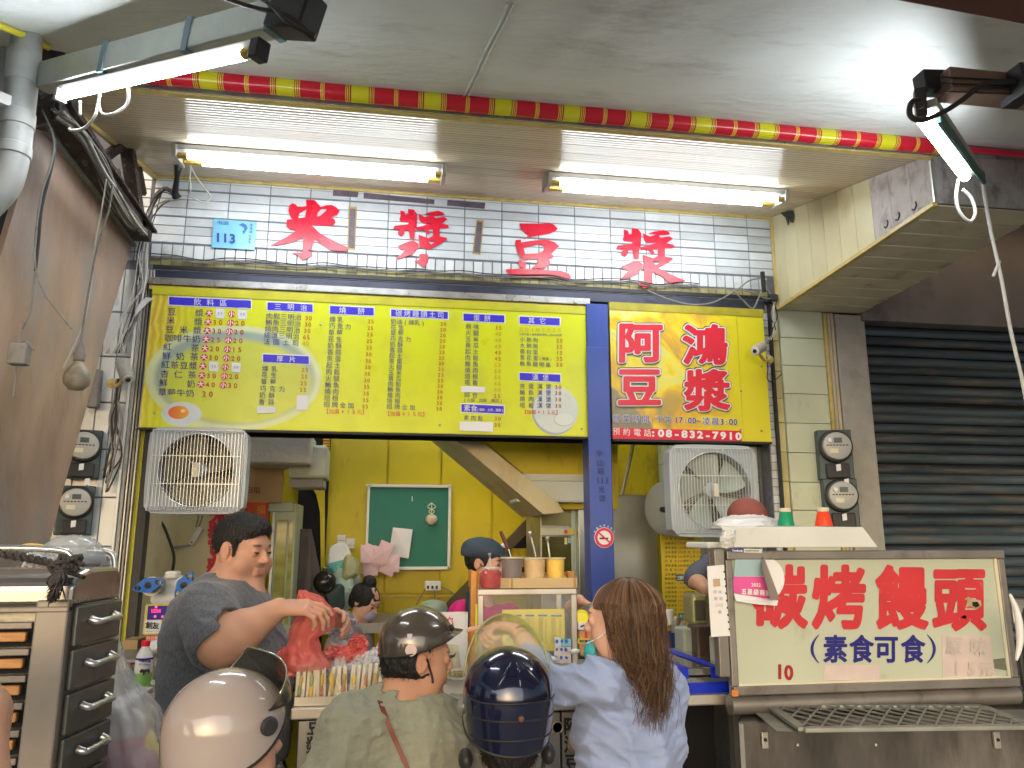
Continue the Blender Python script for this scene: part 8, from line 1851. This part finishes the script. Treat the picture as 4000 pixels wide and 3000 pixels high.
F.cap(c+Vector((-.15, 0, -.31)), c+Vector((.15, 0, -.31)), .06, k=.07); F.ell(c+Vector((0, 0, -.46)), (.19, .11, .2), k=.05); F.build('body', m_skin, pv, 1, [], (.52, .28, .17))
H = Field(c+Vector((-.12, -.14, -.24)), c+Vector((.12, .1, .02)), .005); H.ell(c+Vector((0, -.01, -.10)), (.072, .082, .105), k=.01); H.ell(c+Vector((0, .09, -.12)), (.12, .08, .2), k=.01, sub=True); H.wrinkle(.004, 110, seed=4); _h = H.build('hair', m_hair, pv); fuzz(pv, _h, 2600, .016, .0007, m_hair, (0, 0, -.8))
F = Field(c+Vector((-.36, -.26, -1.)), c+Vector((.36, .28, -.2)), .01); F.cap(c+Vector((-.15, 0, -.37)), c+Vector((.15, 0, -.37)), .075, k=.06); F.ell(c+Vector((0, 0, -.62)), (.22, .15, .32), k=.05); F.build('shirt', M('dark_vest_cloth', (.03, .03, .035), .8), pv, 1)

# ---- rider in brown helmet and olive shirt
pb = person('customer in a brown half helmet and pale olive shirt with a brown shoulder strap')
c = onY(1630, 2512, 2.32); R_ = .102; fb2 = Vector((.91, .41, -.03)); upb = Vector((-.10, 0, 1)).normalized()
m_h3 = M('brown_metallic_gloss', (.085, .072, .060), .2, .3, var=.08, scale=8, coat=1., rvar=.04)
pt, hx = helmet(pb, c, fb2, R_, m_h3, False, peak=True, front=74, up=upb, side=96, rearz=108)
MB().lathe([(.009, 0), (.010, .004), (.004, .008)], pt(-.55, 68, 1.02) if False else pt(.75, 66, 1.0), (pt(.75, 66, 1.)-c), n=14).build('side_stud', m_black, pb, smooth='auto')
MB().lathe([(.0165, .0), (.0155, .0015), (.001, .002)], pt(2.15, 96, 1.0), (pt(2.15, 96, 1.)-c), n=18).build('round_sticker', M('pale_pink_sticker', (.65, .52, .50), .4), pb); MB().lathe([(.010, .0), (.009, .0015), (.001, .002)], pt(2.2, 76, 1.0), (pt(2.2, 76, 1.)-c), n=4).build('square_sticker', M('lilac_sticker', (.5, .45, .65), .4), pb)
nk = onY(1580, 2695, 2.30)
F = Field((nk.x-.30, 1.98, .85), (nk.x+.33, 2.6, 1.53), .005)
Lb, ax = head_sdf(F, c+Vector((.005, 0, -.045)), fb2+Vector((0, -.25, 0)), .92, neck=nk, rn=.062)
s1, s2 = onY(1370, 2845, 2.22), onY(1790, 2830, 2.42)
F.cap(s1, s2, .055, k=.05); F.ell(onY(1560, 3020, 2.3), (.17, .11, .22), k=.05)
F.build('body', m_skin, pb, 1, face_paint(Lb, ax, .92), (.56, .31, .20))
H = Field(c+Vector((-.13, -.14, -.20)), c+Vector((.13, .13, .02)), .0045); H.ell(Lb(0, -.022, -.0), (.081, .092, .085), ax, .01); H.ell(Lb(0, .10, -.03), (.12, .085, .14), ax, .006, True); H.ell(Lb(.083, .0, -.0), (.03, .022, .034), ax, .004, True); H.ell(Lb(-.083, .0, -.0), (.03, .022, .034), ax, .004, True); H.wrinkle(.005, 100, seed=6); _h = H.build('hair', m_hair, pb); fuzz(pb, _h, 2600, .016, .0007, m_hair, (0, 0, -.8))
S_ = Field((nk.x-.34, 1.95, .62), (nk.x+.36, 2.66, 1.30), .0055)
S_.cap(s1, s2, .078, k=.06); S_.ell(onY(1555, 2900, 2.31), (.185, .135, .15), k=.06); S_.ell(onY(1552, 3120, 2.30), (.22, .155, .30), k=.06); S_.cap(nk+Vector((0, 0, -.05)), onY(1575, 2780, 2.31), .078, .12, .05)
S_.cap(s1, onY(1290, 3060, 2.18), .085, .09, .05); S_.cap(s2, onY(1830, 3060, 2.40), .085, .085, .05)
S_.cap(nk+Vector((0, 0, -.012)), nk+Vector((.02, .01, .12)), .064, .075, .006, True)
S_.wrinkle(.014, 18, (1, 1, .5), seed=12); S_.wrinkle(.0065, 66, (.4, .35, 1), seed=14)
m_ol = M('pale_olive_cloth', (.30, .31, .235), .85, var=.08, scale=30, bump=.3, bscale=120, sheen=.2); S_.build('shirt', m_ol, pb, 1)
sp2 = [hit(S_, x, y) for x, y in ((1484, 2735), (1500, 2780), (1522, 2840), (1548, 2900), (1570, 2950), (1590, 2995), (1610, 3050))]; sp2 = [p for p in sp2 if p]
V = []; 
for i, p in enumerate(smoothpath(sp2, 4)): V += [p+Vector((-.0075, -.006, .002)), p+Vector((.0075, -.006, -.002))]
MB().add(V, [(2*i, 2*i+1, 2*i+3, 2*i+2) for i in range(len(V)//2-1)]).build('shoulder_strap', M('brown_leather', (.22, .055, .03), .45, var=.15), pb, smooth=True)
strap(pb, [q + Vector((0, -.004, 0)) for q in (hit(F, x, y) for x, y in ((1668, 2575), (1678, 2610), (1688, 2645), (1690, 2668))) if q], .0035)

# ---- woman with long brown hair
pw = person('woman with long brown hair in a light blue shirt pointing left across the counter')
YWm = 2.25; hc = onY(2428, 2428, YWm); fw2 = Vector((-.86, .48, .0))
F = Field((.24, 1.90, .95), (.98, 2.62, 1.56), .0042)
nk = onY(2470, 2600, YWm); Lw, ax = head_sdf(F, hc, fw2, 1.0, neck=nk, rn=.052)
sl_, el_, wr_ = onY(2345, 2665, 2.16), onY(2150, 2672, 2.22), onY(2018, 2455, 2.36); sr_ = onY(2590, 2690, 2.28)
F.cap(sl_, sr_, .038, k=.03); F.ell(onY(2440, 2820, YWm), (.11, .07, .15), k=.04); F.cap(sl_, el_, .045, .038, .02); F.cap(el_, wr_, .038, .024, .015)
hand_sdf(F, wr_, (-1, .02, .10), (.05, -.25, -1), .96, (.12, 1.15, 1.3, 1.3), .7, side=1)
F.build('body', m_skin, pw, 1, face_paint(Lw, ax, 1.), SK2)
B = Field((.24, 1.85, .55), (1.02, 2.66, 1.40), .0055)
B.cap(sl_, sr_, .068, k=.05); B.ell(onY(2445, 2800, YWm), (.155, .12, .17), k=.06); B.ell(onY(2440, 3020, YWm), (.155, .14, .30), k=.06); B.cap(sl_, el_+Vector((.0, 0, 0)), .072, .062, .04); B.cap(el_, el_.lerp(wr_, .55), .060, .050, .03); B.cap(sr_, onY(2610, 3080, 2.26), .070, .06, .05)
B.cap(nk+Vector((0, 0, -.02)), hc, .056, .08, .006, True); B.cap(nk+Vector((0, 0, -.07)), nk+Vector((0, 0, -.03)), .075, .062, .02); B.wrinkle(.018, 22, (.6, .3, 1), seed=21); B.wrinkle(.010, 50, (.3, .25, 1), seed=25)
m_bl = M('light_blue_shirting', (.30, .38, .62), .75, var=.06, scale=20, bump=.15, bscale=200, sheen=.2); B.build('shirt', m_bl, pw, 1)
HB = Field(hc+Vector((-.2, -.22, -.55)), hc+Vector((.32, .22, .18)), .005)
HB.ell(Lw(0, -.022, .022), (.080, .097, .088), ax, .01); HB.cap(Lw(0, -.060, .0), onY(2500, 2590, 2.18), .070, .058, .03); HB.cap(onY(2510, 2590, 2.18), onY(2575, 2760, 2.14), .064, .020, .03); HB.ell(Lw(0, .115, -.05), (.085, .085, .12), ax, .01, True); HB.wrinkle(.008, 75, (1, 1, .12), seed=8)
m_bh = M('brown_hair', (.075, .038, .020), .38, var=.55, scale=30, stretch=(6, 6, .5), bump=.6, bscale=90); HB.build('hair', m_bh, pw)
st3 = MB(); r3, f3, u3 = ax
shades = [MB(), MB(), MB()]
for i in range(2600):
    az = rnd.uniform(-2.75, 2.75); k = rnd.uniform(1.0, 1.07); P = []
    side = math.sin(az+math.pi); 
    for j in range(7):
        th = .15+j*.22; q = Vector((math.sin(az)*math.sin(th)*.086, -math.cos(az)*math.sin(th)*.101-.02, math.cos(th)*.092+.026)); P.append(Lw(q.x*k, q.y*k, q.z*k))
    e = P[-1]; g_ = rnd.random(); low = onY(2550+rnd.gauss(4, 32), 2660+rnd.uniform(0, 225)*(g_), 2.115+rnd.gauss(0, .022)); mid = e.lerp(low, .42)+Vector((-.01+rnd.gauss(0, .008), -.02+rnd.gauss(0, .008), -.05*abs(side)))
    mid2 = e.lerp(low, .72)+Vector((rnd.gauss(.012, .009), rnd.gauss(0, .008), .0)); P += [mid, mid2, low]
    if math.cos(az+math.pi) > .55 and abs(side) < .8: P = P[:7]
    Q = smoothpath(P, 2); shades[rnd.choice((0, 0, 1, 1, 2))].tube(Q, [.0011*(1-.6*a_/len(Q)) for a_ in range(len(Q))], 3, caps=False)
for st3, c_, nm_ in zip(shades, ((.085, .044, .026), (.16, .088, .048), (.27, .165, .09)), ('dark', 'mid', 'light')): tag(st3.build('hair_strands', M(nm_+'_brown_strand', c_, .36, var=.3, scale=25), pw, smooth=True), kind='stuff')
F2 = Field(hc+Vector((-.2, -.2, -.22)), hc+Vector((.1, .2, .05)), .004); F2.ell(Lw(0, .078, -.088), (.045, .036, .040), ax, .006); F2.ell(Lw(0, .062, -.09), (.041, .034, .044), ax, .004, True); F2.build('face_mask', M('teal_mask', (.05, .42, .45), .7), pw)
strap(pw, [Lw(-.035, .098, -.062), Lw(-.072, .045, -.035), Lw(-.08, .0, .0)], .0022, m_white)
for k in range(2): 
    dw = (wr_-el_).normalized(); cc = wr_-dw*(.016+.016*k); MB().lathe([(.0275, -.003), (.030, 0), (.0275, .003)], cc, dw, n=24, caps=False).build('bracelet', M('brown_beads_%d' % k, (.06, .03, .02) if k == 0 else (.30, .17, .05), .3, var=.6, scale=200), pw, smooth=True)

# ---- woman with cap and magenta sleeves behind the case
pc2 = person('stall worker in a navy cap, black mask and magenta shirt behind the glass case')
hc = onY(1898, 2200, 4.05); fc2 = Vector((.80, -.55, -.12)); F = Field((-.20, 3.55, 1.05), (.75, 4.35, 1.72), .0055)
nk = onY(1880, 2345, 4.07); Lc, ax = head_sdf(F, hc, fc2, 1.0, neck=nk)
sa, sb = onY(1805, 2400, 3.98), onY(1990, 2410, 4.15); ea, wa = onY(2110, 2470, 3.75), onY(2262, 2345, 3.45)
F.cap(sa, sb, .05, k=.04); F.ell(onY(1900, 2520, 4.07), (.15, .10, .18), k=.05); F.cap(sb, ea, .045, .04, .02); F.cap(ea, wa, .04, .025, .02)
F2_ = None; F.build('body', m_skin, pc2, 1, face_paint(Lc, ax, 1.), SK2)
F = Field(wa+Vector((-.12, -.2, -.12)), wa+Vector((.2, .12, .12)), .004); F.cap(ea.lerp(wa, .8), wa, .028, .026, .01); hand_sdf(F, wa, (.8, -.35, -.45), (.1, -.3, -1), 1., (.4, .5, .6, .7), .9, side=-1); F.build('holding_hand', m_skin, pc2, 1, [], SK2)
F = Field((-.26, 3.5, .95), (.80, 4.4, 1.50), .008); F.cap(sa, sb, .068, k=.05); F.ell(onY(1900, 2540, 4.07), (.175, .13, .2), k=.06); F.cap(sb, ea, .062, .055, .04); F.cap(sa, onY(1770, 2560, 3.95), .066, .055, .04); F.cap(nk+Vector((0, 0, -.02)), hc, .055, .08, .01, True); F.wrinkle(.008, 18, seed=3); F.build('shirt', M('magenta_jersey', (.55, .008, .16), .7, var=.08), pc2, 1)
MB().tube(smoothpath([onY(1842, 2315, 3.90), onY(1836, 2380, 3.885), onY(1845, 2460, 3.9), onY(1880, 2560, 3.9)], 5), .024, 8).build('apron_strap', M('navy_apron', (.025, .035, .075), .7), pc2, smooth=True)
H = Field(hc+Vector((-.14, -.14, -.14)), hc+Vector((.14, .14, .14)), .0055); H.ell(Lc(0, -.02, .02), (.084, .102, .092), ax, .01); H.ell(Lc(0, .11, -.05), (.13, .09, .12), ax, .008, True); H.ell(Lc(.08, .0, -.02), (.03, .025, .04), ax, .004, True); H.ell(Lc(-.08, .0, -.02), (.03, .025, .04), ax, .004, True); H.wrinkle(.003, 90, seed=7); H.build('hair', m_hair, pc2)
H = Field(hc+Vector((-.2, -.25, -.04)), hc+Vector((.24, .2, .2)), .005); H.ell(Lc(0, -.028, .060), (.096, .120, .072), ax, .01); H.ell(Lc(0, -.075, .035), (.085, .06, .055), ax, .02); H.plane(Lc(0, 0, .026), -ax[2]); H.ell(Lc(0, .135, .040), (.066, .062, .009), (ax[0], (ax[1]-ax[2]*.25).normalized(), (ax[2]+ax[1]*.25).normalized()), .01); H.wrinkle(.003, 30, seed=2); H.build('cap', M('navy_cap_cloth', (.035, .055, .085), .75, var=.1, scale=20), pc2, 1)
MB().ball(Lc(-.035, .075, .100), (.018, .012, .012), 12, 8).build('cap_badge', m_white, pc2, smooth=True)
F = Field(hc+Vector((-.15, -.2, -.2)), hc+Vector((.2, .1, .02)), .005); F.ell(Lc(0, .068, -.070), (.052, .046, .048), ax, .006); F.build('face_mask', M('black_mask', (.012, .012, .014), .7), pc2)
strap(pc2, [Lc(.048, .085, -.045), Lc(.075, .04, -.02), Lc(.08, 0, .005)], .003)
# ---- seated woman at the back
ps_ = person('seated worker with black hair bun, lavender mask and pale pink T-shirt at the back')
hc = onY(1428, 2352, 5.0); fs2 = Vector((.72, -.55, -.42)); F = Field((-.75, 4.55, .80), (.15, 5.3, 1.50), .007)
nk = onY(1395, 2425, 5.0); Ls, ax = head_sdf(F, hc, fs2, .92, neck=nk, rn=.05)
sa, sb = onY(1352, 2468, 4.9), onY(1420, 2460, 5.12); F.cap(sa, sb, .045, k=.04); F.cap(sa, onY(1385, 2570, 4.8), .042, .036, .02); F.cap(onY(1385, 2570, 4.8), onY(1450, 2560, 4.7), .036, .028, .02); F.ell(onY(1370, 2560, 5.05), (.12, .1, .18), k=.04); F.build('body', m_skin, ps_, 1, face_paint(Ls, ax, .92), SK2)
F = Field((-.8, 4.5, .70), (.15, 5.4, 1.32), .009); F.cap(sa, sb, .065, k=.05); F.cap(sa, onY(1368, 2520, 4.84), .062, .06, .03); F.ell(onY(1365, 2560, 5.05), (.155, .14, .24), k=.05); F.wrinkle(.006, 20, seed=4); F.build('t_shirt', M('pale_pink_jersey', (.62, .52, .50), .8), ps_, 1)
H = Field(hc+Vector((-.2, -.2, -.15)), hc+Vector((.15, .15, .22)), .006); H.ell(Ls(0, -.02, .03), (.082, .100, .088), ax, .01); H.ell(Ls(0, .115, -.06), (.10, .07, .10), ax, .008, True); H.ell(Ls(0, -.03, .135), (.045, .045, .040), ax, .01); H.ell(Ls(0, -.08, -.02), (.06, .04, .06), ax, .02); H.wrinkle(.004, 60, seed=3); H.build('hair', m_hair, ps_)
F = Field(hc+Vector((-.1, -.2, -.2)), hc+Vector((.2, .1, .05)), .006); F.ell(Ls(0, .066, -.055), (.048, .042, .042), ax, .006); F.build('face_mask', M('lavender_mask', (.48, .44, .66), .7), ps_)
# ---- person behind the grill cart
pg = person('worker in a rust red cap mostly hidden behind the cart cover')
hc = onY(2922, 2060, 3.3); F = Field((.98, 2.85, 1.1), (1.55, 3.65, 1.86), .007); Lg, ax = head_sdf(F, hc, (-.2, -.95, -.25), 1., neck=hc+Vector((0, 0, -.22)))
sa = onY(2800, 2200, 3.25); F.cap(sa, hc+Vector((.2, .02, -.28)), .05, k=.04); F.cap(sa, onY(2715, 2262, 3.15), .045, .04, .02); F.cap(onY(2715, 2262, 3.15), onY(2760, 2302, 3.0), .036, .028, .01); F.ell(hc+Vector((0, 0, -.45)), (.16, .1, .2), k=.04); F.build('body', m_skin, pg, 1, face_paint(Lg, ax, 1.), SK)
F = Field((.95, 2.8, .95), (1.6, 3.7, 1.62), .008); F.cap(sa, hc+Vector((.2, .02, -.28)), .065, k=.05); F.cap(sa, onY(2722, 2255, 3.15), .060, .056, .03); F.ell(hc+Vector((0, 0, -.5)), (.19, .13, .25), k=.05); F.wrinkle(.008, 22, seed=4); F.build('shirt', M('slate_sleeve', (.10, .11, .15), .8), pg, 1)
H = Field(hc+Vector((-.15, -.22, .0)), hc+Vector((.15, .15, .2)), .005); H.ell(Lg(0, -.01, .05), (.088, .108, .080), ax, .01); H.ell(Lg(0, .12, .035), (.07, .06, .010), ax, .008); H.plane(Lg(0, 0, .030), -ax[2]); H.ell(Lg(0, .11, .05), (.035, .05, .018), ax, .004, True); H.build('cap', M('rust_red_cap', (.26, .075, .06), .75, var=.15), pg, 1)
# ---- bare arm at the left edge
pa_ = person('bare bent arm of a bystander cut off by the left edge of the photo')
F = Field((-.92, .95, .9), (-.40, 1.5, 1.5), .005); e0 = onY(-85, 2790, 1.2); F.cap(e0+Vector((-.12, .02, .12)), e0, .045, .036, .02); F.cap(e0, onY(-60, 3060, 1.16), .034, .028, .02); F.cap(onY(-60, 3060, 1.16), onY(-90, 3300, 1.1), .028, .022, .01); F.ell(e0+Vector((-.24, .05, .05)), (.1, .1, .2), k=.05)
F.build('body', m_skin, pa_, 1, [], (.60, .33, .22))
# ================================================================ each thing's Empty goes to the thing's base
bpy.context.view_layer.update()
def _pts(o, acc, M_):
    m = M_ @ o.matrix_local if o.parent else o.matrix_local
    if o.type == 'MESH' and len(o.data.vertices):
        for c in o.bound_box: acc.append(m @ Vector(c))
    for ch in o.children: _pts(ch, acc, m)
for t in THINGS:
    acc = []; inv = t.matrix_local.inverted()
    _pts(t, acc, Matrix())
    if not acc: continue
    xs = [p.x for p in acc]; ys = [p.y for p in acc]; zs_ = [p.z for p in acc]
    d = Vector(((min(xs)+max(xs))/2, (min(ys)+max(ys))/2, min(zs_)))-t.location
    if abs(t.rotation_euler.z) > 1e-6: continue
    t.location += d
    for ch in t.children: ch.location -= d
bpy.data.objects.remove(_to)
